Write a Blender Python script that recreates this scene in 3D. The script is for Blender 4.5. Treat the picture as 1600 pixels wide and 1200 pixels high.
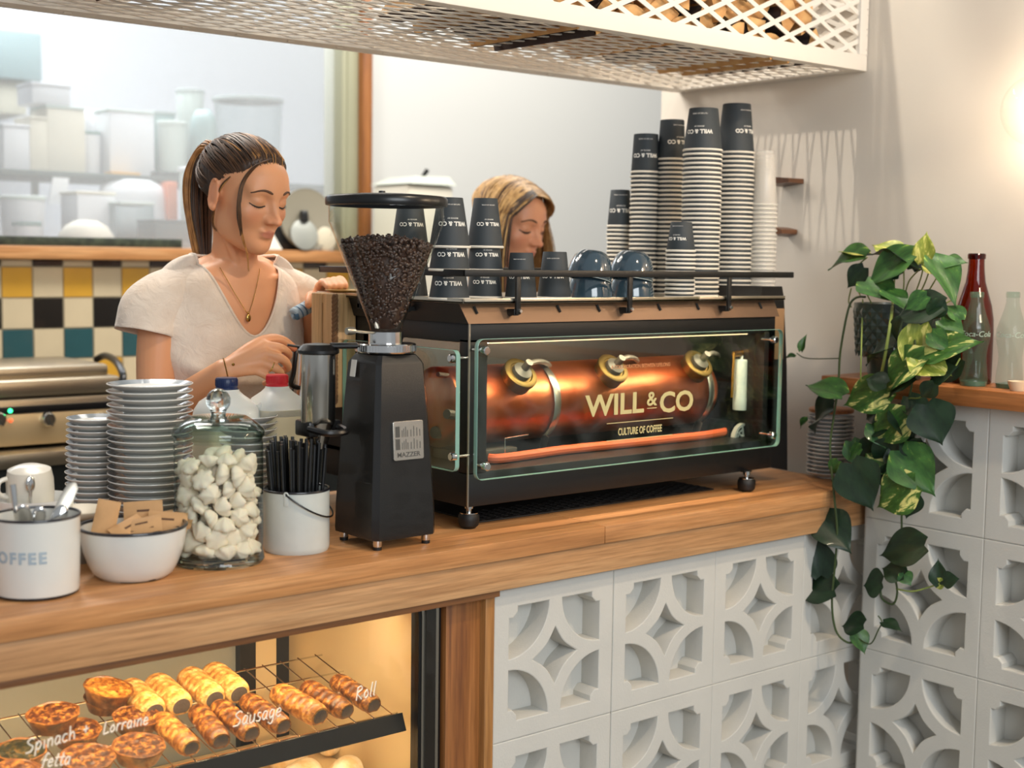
import bpy, bmesh, math, random
import numpy as np
from mathutils import Vector as V, Matrix as M, noise

for o in list(bpy.data.objects):
    bpy.data.objects.remove(o)
SC = bpy.context.scene
COL = SC.collection
PI = math.pi

# ---------------------------------------------------------------- camera
CAM = V((0.0, -1.89056, 1.44))
FPX = 2140.477
_yaw, _pit, _rol = 0.880552, -0.0908799, -0.0141876
_f = V((math.cos(_yaw)*math.cos(_pit), math.sin(_yaw)*math.cos(_pit), math.sin(_pit)))
_r = V((math.sin(_yaw), -math.cos(_yaw), 0))
_d = -_r.cross(_f)
RIGHT = _r*math.cos(_rol) + _d*math.sin(_rol)
DOWN = -_r*math.sin(_rol) + _d*math.cos(_rol)
FWD = _f
cd = bpy.data.cameras.new('camera')
cam = bpy.data.objects.new('camera', cd)
COL.objects.link(cam)
rot = M((RIGHT, -DOWN, -FWD)).transposed()
cam.matrix_world = M.Translation(CAM) @ rot.to_4x4()
cd.sensor_width = 36.0
cd.lens = 36.0*FPX/1600.0
cd.clip_start = 0.05
cd.dof.use_dof = True
cd.dof.focus_distance = 2.62
cd.dof.aperture_fstop = 3.0
SC.camera = cam

# ---------------------------------------------------------------- world, lights, exposure
w = bpy.data.worlds.new('world')
SC.world = w
w.use_nodes = True
w.node_tree.nodes['Background'].inputs[0].default_value = (0.90, 0.94, 0.98, 1)
w.node_tree.nodes['Background'].inputs[1].default_value = 0.42
SC.view_settings.view_transform = 'Standard'
SC.view_settings.look = 'None'
SC.view_settings.gamma = 1
SC.view_settings.use_curve_mapping = False
SC.view_settings.exposure = 0.0
SC.cycles.transparent_max_bounces = 48


def light(name, kind, loc, target, energy, col, size=1.0, size_y=None, spot=None):
    ld = bpy.data.lights.new(name, kind)
    ld.energy = energy
    ld.color = col
    if kind == 'AREA':
        ld.shape = 'RECTANGLE'
        ld.size = size
        ld.size_y = size_y or size
    else:
        ld.shadow_soft_size = size
    if spot:
        ld.spot_size = math.radians(spot)
        ld.spot_blend = 0.5
    o = bpy.data.objects.new(name, ld)
    COL.objects.link(o)
    o.location = loc
    d = V(target)-V(loc)
    o.rotation_euler = d.to_track_quat('-Z', 'Y').to_euler()
    return o


# daylight from the shop front behind the photographer, ceiling lamps, kitchen lamp
light('shop_window_daylight', 'AREA', (0.2, -4.6, 2.5), (1.5, 0.4, 1.1), 125, (0.9, 0.96, 1.0), 2.6, 2.0)
light('ceiling_spotlight', 'SPOT', (2.33, 0.27, 3.3), (2.66, 0.31, 1.6), 110, (1.0, 0.9, 0.76), 0.013, spot=42)
light('bar_ceiling_lamp', 'AREA', (3.0, 1.35, 3.1), (3.0, 2.2, 1.0), 58, (1.0, 0.95, 0.86), 2.4, 0.6)
light('shop_ceiling_lamp', 'SPOT', (1.9, -1.5, 3.2), (1.7, 0.1, 0.9), 95, (1.0, 0.8, 0.56), 0.06, spot=60)
light('kitchen_ceiling_lamp', 'AREA', (2.2, 4.0, 3.2), (2.4, 4.1, 1.0), 125, (0.93, 0.97, 1.0), 2.4, 1.2)


light('bar_side_fill', 'AREA', (1.3, 1.4, 2.65), (2.75, 0.4, 1.5), 32, (1.0, 0.93, 0.84), 0.6, 0.6)  # added fill from the bar side, brightens the right wall
light('warm_side_fill', 'POINT', (2.5, -1.1, 1.9), (2.2, 0.9, 1.4), 20, (1.0, 0.74, 0.48), 0.07)  # added unseen fill, warms the blonde woman's face and the cups


# ---------------------------------------------------------------- measuring helpers
def ray(px, py):
    return FWD + RIGHT*((px-800)/FPX) + DOWN*((py-600)/FPX)


def at(px, py, Y):
    d = ray(px, py)
    return CAM + d*((Y-CAM.y)/d.y)


def atx(px, py, X):
    d = ray(px, py)
    return CAM + d*((X-CAM.x)/d.x)


def atz(px, py, Z):
    d = ray(px, py)
    return CAM + d*((Z-CAM.z)/d.z)


def depth(p):
    return (V(p)-CAM).dot(FWD)


def zat(X, Y, py):
    lo, hi = -1.0, 4.0
    for _ in range(50):
        m = (lo+hi)/2
        q = V((X, Y, m))-CAM
        y = 600+FPX*q.dot(DOWN)/q.dot(FWD)
        if y > py:
            lo = m
        else:
            hi = m
    return (lo+hi)/2


def mpp(p):
    return depth(p)/FPX


# ---------------------------------------------------------------- materials
def lin(h):
    if isinstance(h, str):
        h = h.lstrip('#')
        c = [int(h[i:i+2], 16)/255 for i in (0, 2, 4)]
    else:
        c = list(h)
    return tuple((x/12.92 if x <= .04045 else ((x+.055)/1.055)**2.4) for x in c)+(1,)


class NT:
    def __init__(s, name):
        s.m = bpy.data.materials.new(name)
        s.m.use_nodes = True
        s.t = s.m.node_tree
        s.n = s.t.nodes
        s.b = s.n['Principled BSDF']

    def new(s, k, **kw):
        n = s.n.new(k)
        for a, b in kw.items():
            setattr(n, a, b)
        return n

    def link(s, a, b):
        s.t.links.new(a, b)

    def coord(s, scale=(1, 1, 1), kind='Object'):
        tc = s.new('ShaderNodeTexCoord')
        mp = s.new('ShaderNodeMapping')
        mp.inputs['Scale'].default_value = scale
        s.link(tc.outputs[kind], mp.inputs[0])
        return mp.outputs[0]

    def noise(s, vec, scale, detail=4, rough=.55, dist=0):
        n = s.new('ShaderNodeTexNoise')
        n.inputs['Scale'].default_value = scale
        n.inputs['Detail'].default_value = detail
        n.inputs['Roughness'].default_value = rough
        n.inputs['Distortion'].default_value = dist
        if vec:
            s.link(vec, n.inputs['Vector'])
        return n

    def ramp(s, fac, stops):
        r = s.new('ShaderNodeValToRGB')
        e = r.color_ramp.elements
        while len(e) < len(stops):
            e.new(.5)
        for i, (p, c) in enumerate(stops):
            e[i].position = p
            e[i].color = lin(c)
        s.link(fac, r.inputs[0])
        return r

    def bump(s, h, strength, dist=.002):
        b = s.new('ShaderNodeBump')
        b.inputs['Strength'].default_value = strength
        b.inputs['Distance'].default_value = dist
        s.link(h, b.inputs['Height'])
        s.link(b.outputs[0], s.b.inputs['Normal'])


def mat(name, col, rough=.5, metal=0, spec=.5, bump=0, bscale=60, var=0, vscale=6, coat=0, sss=0, emit=0, col2=None, aniso=None):
    k = NT(name)
    b = k.b
    b.inputs['Base Color'].default_value = lin(col)
    b.inputs['Roughness'].default_value = rough
    b.inputs['Metallic'].default_value = metal
    b.inputs['Specular IOR Level'].default_value = spec
    b.inputs['Coat Weight'].default_value = coat
    if sss:
        b.inputs['Subsurface Weight'].default_value = sss
        b.inputs['Subsurface Radius'].default_value = (.01, .004, .002)
        b.inputs['Subsurface Scale'].default_value = .6
    if emit:
        b.inputs['Emission Color'].default_value = lin(col)
        b.inputs['Emission Strength'].default_value = emit
    vec = None
    if bump or var:
        vec = k.coord(aniso or (1, 1, 1))
    if var:
        n = k.noise(vec, vscale, 5)
        c = lin(col)
        c2 = lin(col2) if col2 else tuple(x*(1-var) for x in c[:3])+(1,)
        r = k.ramp(n.outputs[0], [(.3, '000000'), (.7, 'ffffff')])
        r.color_ramp.elements[0].color = c2
        r.color_ramp.elements[1].color = c
        k.link(r.outputs[0], b.inputs['Base Color'])
    if bump:
        n = k.noise(vec, bscale, 4)
        k.bump(n.outputs[0], bump)
    return k.m


def wood(name, c1, c2, c3, axis=0, scale=1.0, rough=.45, plank=None, coat=.15):
    k = NT(name)
    s = [26*scale, 26*scale, 26*scale]
    s[axis] = 1.6*scale
    vec = k.coord(s)
    n1 = k.noise(vec, 1.0, 6, .6, .6)
    s2 = [190*scale]*3
    s2[axis] = 7*scale
    v2 = k.coord(s2)
    n2 = k.noise(v2, 1.0, 3, .6)
    r1 = k.ramp(n1.outputs[0], [(.28, c1), (.5, c2), (.74, c3)])
    mx = k.new('ShaderNodeMix', data_type='RGBA', blend_type='MULTIPLY')
    mx.inputs[0].default_value = .45
    r2 = k.ramp(n2.outputs[0], [(.3, '8a7a68'), (.6, 'ffffff')])
    k.link(r1.outputs[0], mx.inputs[6])
    k.link(r2.outputs[0], mx.inputs[7])
    out = mx.outputs[2]
    k.link(out, k.b.inputs['Base Color'])
    k.b.inputs['Roughness'].default_value = rough
    k.b.inputs['Coat Weight'].default_value = coat
    k.b.inputs['Coat Roughness'].default_value = .3
    k.bump(n2.outputs[0], .12, .001)
    return k.m


def thin_glass(name, tint='ffffff', rough=.02, edge=None, dens=1.0, refl=1.0, ior=1.5):
    """clear pane: see-through, tinted more where it is seen edge-on, with a mirror film"""
    k = NT(name)
    k.n.remove(k.b)
    out = [n for n in k.n if n.type == 'OUTPUT_MATERIAL'][0]
    tr = k.new('ShaderNodeBsdfTransparent')
    gl = k.new('ShaderNodeBsdfGlossy')
    gl.inputs['Roughness'].default_value = rough
    gl.inputs['Color'].default_value = (refl, refl, refl, 1)
    mx = k.new('ShaderNodeMixShader')
    fr = k.new('ShaderNodeFresnel')
    fr.inputs['IOR'].default_value = ior
    lw = k.new('ShaderNodeLayerWeight')
    lw.inputs['Blend'].default_value = .5
    pw = k.new('ShaderNodeMath', operation='POWER')
    pw.inputs[1].default_value = 3.2/dens
    k.link(lw.outputs['Facing'], pw.inputs[0])
    cm = k.new('ShaderNodeMix', data_type='RGBA')
    cm.inputs[6].default_value = lin(tint)
    cm.inputs[7].default_value = lin(edge or tint)
    k.link(pw.outputs[0], cm.inputs[0])
    k.link(cm.outputs[2], tr.inputs[0])
    geo = k.new('ShaderNodeNewGeometry')
    inv = k.new('ShaderNodeMath', operation='SUBTRACT')
    inv.inputs[0].default_value = 1.0
    k.link(geo.outputs['Backfacing'], inv.inputs[1])
    out_side = k.new('ShaderNodeMath', operation='MULTIPLY')
    k.link(fr.outputs[0], out_side.inputs[0])
    k.link(inv.outputs[0], out_side.inputs[1])
    k.link(out_side.outputs[0], mx.inputs[0])
    k.link(tr.outputs[0], mx.inputs[1])
    k.link(gl.outputs[0], mx.inputs[2])
    k.link(mx.outputs[0], out.inputs[0])
    return k.m


def solid_glass(name, tint='ffffff'):
    k = NT(name)
    k.b.inputs['Base Color'].default_value = lin(tint)
    k.b.inputs['Transmission Weight'].default_value = 1
    k.b.inputs['Roughness'].default_value = .02
    k.b.inputs['IOR'].default_value = 1.48
    return k.m


# ---------------------------------------------------------------- mesh helpers
FR = M(((1, 0, 0, 0), (0, 0, -1, 0), (0, 1, 0, 0), (0, 0, 0, 1)))     # drawing plane -> faces -Y
RW = M(((0, 0, -1, 0), (-1, 0, 0, 0), (0, 1, 0, 0), (0, 0, 0, 1)))    # drawing plane -> faces -X


def tr(x, y, z):
    return M.Translation((x, y, z))


def rotm(a, ax):
    return M.Rotation(math.radians(a), 4, ax)


class MB:
    def __init__(s):
        s.v = []
        s.f = []
        s.m = []

    def add(s, vs, fs, mi=0, T=None):
        o = len(s.v)
        for p in vs:
            s.v.append(T @ V(p) if T is not None else V(p))
        for f in fs:
            s.f.append([i+o for i in f])
            s.m.append(mi)
        return s

    def box(s, x0, x1, y0, y1, z0, z1, mi=0, b=0, T=None, seg=2):
        vs = [(x, y, z) for x in (x0, x1) for y in (y0, y1) for z in (z0, z1)]
        fs = [(0, 1, 3, 2), (4, 6, 7, 5), (0, 4, 5, 1), (2, 3, 7, 6), (0, 2, 6, 4), (1, 5, 7, 3)]
        if b:
            bm = bmesh.new()
            bv = [bm.verts.new(p) for p in vs]
            for f in fs:
                bm.faces.new([bv[i] for i in f])
            bmesh.ops.bevel(bm, geom=bm.edges[:], offset=b, segments=seg, profile=.5, affect='EDGES')
            bm.verts.index_update()
            vs = [tuple(q.co) for q in bm.verts]
            fs = [[q.index for q in f.verts] for f in bm.faces]
            bm.free()
        return s.add(vs, fs, mi, T)

    def lathe(s, prof, n=32, mi=0, T=None, a0=0, a1=2*PI, mis=None):
        full = abs(a1-a0-2*PI) < 1e-6
        cols = n if full else n+1
        vs = []
        rows = []
        for r, z in prof:
            if r < 1e-7:
                rows.append([len(vs)])
                vs.append((0, 0, z))
            else:
                row = []
                for i in range(cols):
                    a = a0+(a1-a0)*i/n
                    row.append(len(vs))
                    vs.append((r*math.cos(a), r*math.sin(a), z))
                rows.append(row)
        o = len(s.v)
        for p in vs:
            s.v.append(T @ V(p) if T is not None else V(p))
        for k in range(len(rows)-1):
            A, B = rows[k], rows[k+1]
            mm = mis[k] if mis else mi
            for i in range(n):
                j = (i+1) % cols
                if len(A) == 1 and len(B) == 1:
                    continue
                if len(A) == 1:
                    f = [A[0], B[j], B[i]]
                elif len(B) == 1:
                    f = [A[i], A[j], B[0]]
                else:
                    f = [A[i], A[j], B[j], B[i]]
                s.f.append([q+o for q in f])
                s.m.append(mm)
        return s

    def tube(s, pts, r, n=8, mi=0, T=None, cap=True, closed=False, flat=1.0, up=None):
        pts = [V(p) for p in pts]
        N = len(pts)
        rr = r if isinstance(r, (list, tuple)) else [r]*N
        vs = []
        prev = None
        for i in range(N):
            a = pts[(i-1) % N] if (i > 0 or closed) else pts[0]
            b = pts[(i+1) % N] if (i < N-1 or closed) else pts[-1]
            t = (b-a)
            t = t.normalized() if t.length > 1e-9 else V((0, 0, 1))
            if prev is None:
                u = V(up) if up else (V((0, 0, 1)) if abs(t.z) < .9 else V((1, 0, 0)))
                u = (u-t*u.dot(t)).normalized()
            else:
                u = (prev-t*prev.dot(t))
                u = u.normalized() if u.length > 1e-9 else t.orthogonal().normalized()
            prev = u
            q = t.cross(u)
            for k in range(n):
                an = 2*PI*k/n
                vs.append(pts[i]+u*(math.cos(an)*rr[i]*flat)+q*(math.sin(an)*rr[i]))
        fs = []
        for i in range(N if closed else N-1):
            j = (i+1) % N
            for k in range(n):
                l = (k+1) % n
                fs.append((i*n+k, i*n+l, j*n+l, j*n+k))
        if cap and not closed:
            fs.append(tuple(range(n-1, -1, -1)))
            fs.append(tuple((N-1)*n+k for k in range(n)))
        return s.add(vs, fs, mi, T)

    def sph(s, c, r, nu=20, nv=12, mi=0, T=None):
        if not isinstance(r, (tuple, list)):
            r = (r, r, r)
        prof = [(math.sin(PI*i/nv), -math.cos(PI*i/nv)) for i in range(nv+1)]
        prof[0] = (0, -1)
        prof[-1] = (0, 1)
        L = tr(*c) @ M.Diagonal((r[0], r[1], r[2], 1))
        return s.lathe(prof, nu, mi, (T @ L) if T is not None else L)

    def cyl(s, p, q, r, n=20, mi=0, r2=None):
        return s.tube([p, q], [r, r if r2 is None else r2], n, mi)

    def data(s, d, mi=0, T=None):
        return s.add(d[0], d[1], mi, T)

    def build(s, name, mats, parent=None, loc=None, sharp=35, smooth=True):
        off = V((0, 0, 0))
        q = parent
        while q is not None:
            off += q.location
            q = q.parent
        me = bpy.data.meshes.new(name)
        me.from_pydata([tuple(p-off) for p in s.v], [], s.f)
        if not isinstance(mats, (list, tuple)):
            mats = [mats]
        for m_ in mats:
            me.materials.append(m_)
        me.polygons.foreach_set('material_index', s.m)
        me.polygons.foreach_set('use_smooth', [smooth]*len(s.f))
        me.update()
        bm = bmesh.new()
        bm.from_mesh(me)
        bmesh.ops.recalc_face_normals(bm, faces=bm.faces[:])
        bm.to_mesh(me)
        bm.free()
        if smooth and sharp < 180:
            me.set_sharp_from_angle(angle=math.radians(sharp))
        o = bpy.data.objects.new(name, me)
        COL.objects.link(o)
        if parent:
            o.parent = parent
        if loc is not None:
            o.location = loc
        return o


def grab(ob):
    dg = bpy.context.evaluated_depsgraph_get()
    me = bpy.data.meshes.new_from_object(ob.evaluated_get(dg))
    d = ([tuple(p.co) for p in me.vertices], [list(f.vertices) for f in me.polygons])
    bpy.data.meshes.remove(me)
    return d


_tc = {}


def text(sx, size=.05, ext=.0004, off=0.0, space=1.0, center=True):
    key = (sx, size, ext, off, space, center)
    if key in _tc:
        return _tc[key]
    cu = bpy.data.curves.new('t', 'FONT')
    cu.body = sx
    cu.size = size
    cu.extrude = ext
    cu.offset = off
    cu.space_character = space
    cu.resolution_u = 3
    o = bpy.data.objects.new('t', cu)
    COL.objects.link(o)
    d = grab(o)
    bpy.data.objects.remove(o)
    bpy.data.curves.remove(cu)
    if center:
        xs = [p[0] for p in d[0]]
        ys = [p[1] for p in d[0]]
        cx, cy = (min(xs)+max(xs))/2, (min(ys)+max(ys))/2
        d = ([(p[0]-cx, p[1]-cy, p[2]) for p in d[0]], d[1])
    _tc[key] = d
    return d


def shape(loops, ext, bev=0.0):
    cu = bpy.data.curves.new('s', 'CURVE')
    cu.dimensions = '2D'
    cu.fill_mode = 'BOTH'
    cu.extrude = ext
    cu.bevel_depth = bev
    cu.bevel_resolution = 1
    for lp in loops:
        sp = cu.splines.new('POLY')
        sp.points.add(len(lp)-1)
        for i, p in enumerate(lp):
            sp.points[i].co = (p[0], p[1], 0, 1)
        sp.use_cyclic_u = True
    o = bpy.data.objects.new('s', cu)
    COL.objects.link(o)
    d = grab(o)
    bpy.data.objects.remove(o)
    bpy.data.curves.remove(cu)
    return d


def rrect(x0, x1, y0, y1, r, n=6):
    pts = []
    for cx, cy, a in ((x1-r, y1-r, 0), (x0+r, y1-r, 90), (x0+r, y0+r, 180), (x1-r, y0+r, 270)):
        for i in range(n+1):
            t = math.radians(a+90*i/n)
            pts.append((cx+r*math.cos(t), cy+r*math.sin(t)))
    return pts


def circ(cx, cy, r, n=32):
    return [(cx+r*math.cos(2*PI*i/n), cy+r*math.sin(2*PI*i/n)) for i in range(n)]


def smooth_path(pts, n=6):
    """Catmull-Rom through the points"""
    pts = [V(p) for p in pts]
    out = []
    for i in range(len(pts)-1):
        p0 = pts[max(i-1, 0)]
        p1, p2 = pts[i], pts[i+1]
        p3 = pts[min(i+2, len(pts)-1)]
        for k in range(n):
            t = k/n
            out.append(.5*((2*p1)+(p2-p0)*t+(2*p0-5*p1+4*p2-p3)*t*t+(3*p1-p0-3*p2+p3)*t**3))
    out.append(pts[-1])
    return out


def lerp_list(vals, n):
    out = []
    for i in range(len(vals)-1):
        for k in range(n):
            out.append(vals[i]+(vals[i+1]-vals[i])*k/n)
    out.append(vals[-1])
    return out


# ---------------------------------------------------------------- scene bookkeeping
def tag(o, label, cat, group=None):
    o['label'] = label
    o['category'] = cat
    if group:
        o['group'] = group
    return o


def thing(name, label, cat, loc=(0, 0, 0), rz=0, group=None):
    o = bpy.data.objects.new(name, None)
    o.empty_display_size = .05
    COL.objects.link(o)
    o.location = loc
    o.rotation_euler = (0, 0, rz)
    return tag(o, label, cat, group)


def structure(o):
    o['kind'] = 'structure'
    return o


def dup(root, loc, label=None, rot=None, group=None):
    def cp(o, parent):
        c = o.copy()
        COL.objects.link(c)
        c.parent = parent
        for ch in o.children:
            cp(ch, c)
        return c
    kids = list(root.children)
    r = root.copy()
    COL.objects.link(r)
    for ch in kids:
        cp(ch, r)
    r.location = loc
    if rot is not None:
        r.rotation_euler = rot
    if label:
        r['label'] = label
    if group:
        r['group'] = group
    return r


def empty_at(name, label, cat, loc=(0, 0, 0), rz=0, group=None):
    return thing(name, label, cat, loc, rz, group)

# ================================================================ shared materials
WHITE_WALL = mat('white_wall_paint', 'd6cec2', .8, bump=.08, bscale=90, var=.05, vscale=2)
GREY_WALL = mat('pale_grey_paint', 'c9cac8', .8, bump=.05, bscale=90)
KITCHEN_PAINT = mat('cool_white_paint', 'cdd0d6', .8)
BLOCK = mat('painted_concrete', 'cfcdc6', .75, bump=.25, bscale=220, var=.06, vscale=9)
MORTAR = mat('painted_mortar', 'c9c7c0', .8, bump=.2, bscale=150)
OAK = wood('oiled_oak', 'ab7546', 'c68c57', 'd9a571', 0, 1.0, .42)
OAK_PLANE = wood('planed_oak', 'b48558', 'c69667', 'd5aa7c', 0, 1.0, .6, coat=0)
OAK_V = wood('oak_upright', '6e3f20', '99602f', 'b57a45', 2, 1.0, .5)
OAK_Y = wood('oak_ledge', '96562d', 'b4723e', 'c98a54', 1, 1.0, .45)
PINE = wood('pine_panel', 'c69a62', 'd8b07a', 'e3c290', 2, 1.3, .5)
BLACK = mat('black_powder_coat', '141414', .42, bump=.15, bscale=900)
BLACK_G = mat('black_plastic', '0e0e0f', .3)
RUBBER = mat('black_rubber', '0b0b0b', .55)
CHROME = mat('chrome', 'd8d8d6', .12, 1)
STEEL = mat('brushed_steel', 'b9b4a8', .32, 1, aniso=(1, 40, 40), bump=.1, bscale=20)
STEEL_W = mat('warm_steel_lining', 'e2cda2', .42, .35, bump=.05, bscale=30)
BRASS = mat('brass', 'b98a3c', .3, 1)
WHITE_G = mat('white_glaze', 'e4e3de', .22, coat=.4)
ENAMEL = mat('white_enamel', 'dcdcd6', .25, coat=.5, var=.04, vscale=14)
NAVY_RIM = mat('dark_rim_enamel', '15161f', .3, coat=.4)
WHITE_MET = mat('white_painted_steel', 'e6e1d8', .45)
WHITE_PAPER = mat('white_paper', 'e6e1d6', .8)
GLASS = thin_glass('clear_glass', 'f6faf8', edge='c4d4cc')
PANE = thin_glass('pane_glass', 'f2f8f5', edge='86a89c')
GREEN_EDGE = mat('glass_cut_edge', '8fb8a8', .15, spec=.8, coat=.5)
INK_WHITE = mat('white_chalk_pen', 'f2efe6', .7)
INK_GOLD = mat('gold_lettering', 'cbbd86', .5)
DARK = mat('dark_recess', '15130f', .7)


# ================================================================ room shell
m = MB()
m.box(-4, 7, -5, 7, -.05, 0)
structure(m.build('floor', mat('polished_concrete', '8d8880', .5, var=.2, vscale=3)))

m = MB()
m.box(2.88, 6.0, 2.5, 2.6, 0, 3.0)
m.box(-1.5, 2.88, 2.5, 2.6, 0, 1.42)
m.box(-1.5, 2.88, 2.5, 2.6, 2.55, 3.0)
structure(m.build('wall_back', GREY_WALL))

m = MB()
m.box(2.75, 2.9, -2.2, .81, 1.1436, 3.0)
m.box(2.75, 2.9, -.012, .81, 0, 1.1436)
structure(m.build('wall_right', WHITE_WALL))

# wall tiles: one tiled panel, 100 mm squares
TC = mat('cream_tile', 'd2c3a4', .25, coat=.3, var=.06, vscale=12)
TY = mat('yellow_tile', 'd9a63c', .25, coat=.3, var=.08, vscale=12)
TK = mat('black_tile', '1c1a18', .25, coat=.3)
TB = mat('teal_tile', '2d565c', .25, coat=.3, var=.1, vscale=12)
TBR = mat('maroon_tile', '2b1410', .25, coat=.3)
GROUT = mat('grey_grout', 'a39a84', .9)
m = MB()
m.box(.7, 2.88, 2.494, 2.5, .88, 1.419, 5)
for i in range(-9, 13):
    for j in range(6):
        x0 = 1.516+.1*i
        z1 = 1.4945-.1*j
        z0 = z1-.1
        zt = min(z1, 1.419)
        odd = (i % 2 != 0)
        if j == 0:
            mi = 4 if odd else 0
        elif j == 1:
            mi = 0 if odd else 1
        elif j == 2:
            mi = 2 if odd else 0
        elif j == 3:
            mi = 0 if odd else 3
        elif j == 4:
            mi = 1 if odd else 0
        else:
            mi = 0 if odd else 2
        m.box(x0+.002, min(x0+.098, 2.88), 2.489, 2.495, z0+.002, zt-.002, mi, b=.0012, seg=1)
structure(m.build('wall_back_tiles', [TC, TY, TK, TB, TBR, GROUT]))

# pass-through window to the kitchen: sill, metal jamb, wooden post
m = MB()
m.box(-1.5, 2.86, 2.42, 2.62, 1.419, 1.461, b=.004)
structure(m.build('window_1_sill', OAK))
m = MB()
m.box(2.77, 2.842, 2.47, 2.60, 1.461, 2.6, b=.004)
m.box(2.79, 2.797, 2.465, 2.48, 1.461, 2.6)
m.box(-1.5, 2.77, 2.47, 2.6, 2.5, 2.6)
structure(m.build('window_1', mat('grey_green_jamb', '9a9a82', .5)))
m = MB()
m.box(2.842, 2.884, 2.44, 2.60, 1.419, 2.6, b=.003)
structure(m.build('trim_1', OAK_V))

_k = NT('hazy_window_glass')
_k.b.inputs['Base Color'].default_value = lin('dfe4e8')
_k.b.inputs['Roughness'].default_value = .25
_k.b.inputs['Alpha'].default_value = .24
m = MB()
m.box(-1.5, 2.775, 2.525, 2.531, 1.4612, 2.56)
structure(m.build('window_1_pane', _k.m))

# kitchen behind the opening
m = MB()
m.box(-2, 6, 5.4, 5.5, 0, 3.4)
m.box(5.3, 5.4, 2.6, 5.5, 0, 3.4)
structure(m.build('wall_kitchen', KITCHEN_PAINT))
m = MB()
m.box(-1.5, 4.2, 2.62, 3.3, 1.43, 1.482, b=.004)
tag(m.build('kitchen_worktop', mat('black_stone', '20231f', .4, var=.4, vscale=30)),
    'black stone kitchen worktop just behind the wooden window sill', 'worktop')


# ================================================================ breeze blocks
def block_loops(x0, y0, w, h):
    """front of one screen block: square with four notched quarter-round holes and a concave diamond"""
    mg, nt, rr, R2 = .031*w/.2965, .021, .103*w/.2965, .137*w/.2965
    loops = [[(x0, y0), (x0+w, y0), (x0+w, y0+h), (x0, y0+h)]]
    cx, cy = x0+w/2, y0+h/2
    for sx in (-1, 1):
        for sy in (-1, 1):
            ox, oy = cx+sx*(w/2-mg), cy+sy*(h/2-mg)
            pts = [(ox-sx*nt, oy), (ox-sx*nt, oy-sy*nt*.55), (ox-sx*nt*.55, oy-sy*nt), (ox, oy-sy*nt)]
            arc = [(ox-sx*rr*math.sin(t), oy-sy*rr*math.cos(t)) for t in [PI/2*i/12 for i in range(13)]]
            lp = pts+arc
            loops.append(lp)
    # diamond bounded by arcs about the four corners
    vx = w/2-mg
    b = vx-math.sqrt(max(R2*R2-(vx)**2, 0)) if R2 > vx else .049
    dv = .060*w/.2965
    dia = []
    for k in range(4):
        ang0 = k*PI/2
        p = (dv*math.cos(ang0), dv*math.sin(ang0))
        q = (dv*math.cos(ang0+PI/2), dv*math.sin(ang0+PI/2))
        for i in range(8):
            t = i/8
            px, py = p[0]+(q[0]-p[0])*t, p[1]+(q[1]-p[1])*t
            pull = 1-.55*math.sin(PI*t)*.35
            dia.append((cx+px*pull, cy+py*pull))
    loops.append(dia)
    return loops


def block_wall(m, T, cols, rows, mi=0):
    for (x0, w_) in cols:
        for (y0, h_) in rows:
            d = shape(block_loops(x0+.002, y0+.002, w_-.004, h_-.004), .027, .0025)
            m.data(d, mi, T)


m = MB()
cols = [(1.553, .3), (1.856, .2965), (2.153, .2935), (2.4465, .293)]
rows = [(.5425, .2885), (.2525, .289), (-.0375, .289)]
T = tr(0, .06, 0) @ FR
block_wall(m, T, cols, rows)
m.box(1.552, 2.60, .080, .095, 0, .834, 1)
for x in [c[0] for c in cols]+[2.742]:
    m.box(x-.003, x+.003, .0335, .08, 0, .834, 1)
for z in (.5410, .2515):
    m.box(1.55, 2.742, .0335, .08, z-.003, z+.003, 1)
o = m.build('breeze_block_panel', [BLOCK, MORTAR], sharp=30)
tag(o, 'white screen block panel under the counter right of the oak post', 'block wall')

m = MB()
T = tr(2.64, 0, 0) @ RW
colsr = [(.0125+.3025*i, .3015) for i in range(6)]
rowsr = [(.862, .2805), (.5565, .304), (.2515, .304), (-.0535, .304)]
block_wall(m, T, colsr, rowsr)
m.box(2.668, 2.745, -2.0, -.012, 0, 1.143, 1)
for i in range(7):
    y = -.012-.3025*i
    m.box(2.6135, 2.668, y-.003, y+.003, 0, 1.142, 1)
for z in (.8613, .5563, .2513):
    m.box(2.6135, 2.668, -1.83, -.012, z-.003, z+.003, 1)
o = m.build('breeze_block_wall', [BLOCK, MORTAR], sharp=30)
tag(o, 'white screen block wall carrying the wooden ledge at right', 'block wall')

m = MB()
m.box(2.57, 2.749, -2.0, .096, 1.1435, 1.182, b=.003)
tag(m.build('wall_ledge', OAK_Y), 'narrow oak ledge holding the plant pot and bottles', 'ledge')

# ================================================================ counter
m = MB()
m.box(-1.2, 1.799, 0, .64, .896, .93, b=.002)
m.box(1.80, 2.655, 0, .64, .896, .93, b=.002)
tag(m.build('counter_worktop', OAK), 'long thick oak worktop carrying the coffee machine', 'worktop')

ct = thing('counter_fascia', 'long planed oak board under the front edge of the worktop', 'fascia', (0.7, .02, .826))
m = MB()
m.box(-1.2, 2.66, .007, .03, .8385, .8955, b=.0015)
m.build('fascia_board', OAK_PLANE, ct)
m = MB()
m.box(-1.2, 1.55, .012, .05, .8265, .838, b=.001)
m.build('trim_strip', wood('dark_oak_strip', '6d4526', '7d5230', '8d603a', 0, 1), ct)
ct = thing('counter_post', 'upright oak post between the pastry cabinet and the white blocks', 'post', (1.5, .08, 0))
m = MB()
m.box(1.449, 1.528, .04, .14, 0, .826, b=.002)
m.build('post_board', OAK_V, ct)
m = MB()
m.box(1.528, 1.5495, .026, .14, 0, .826, b=.002)
m.build('edge_strip', wood('oak_edge', '8d5f35', 'a9753f', 'bd8a52', 2, 1), ct)

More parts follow.
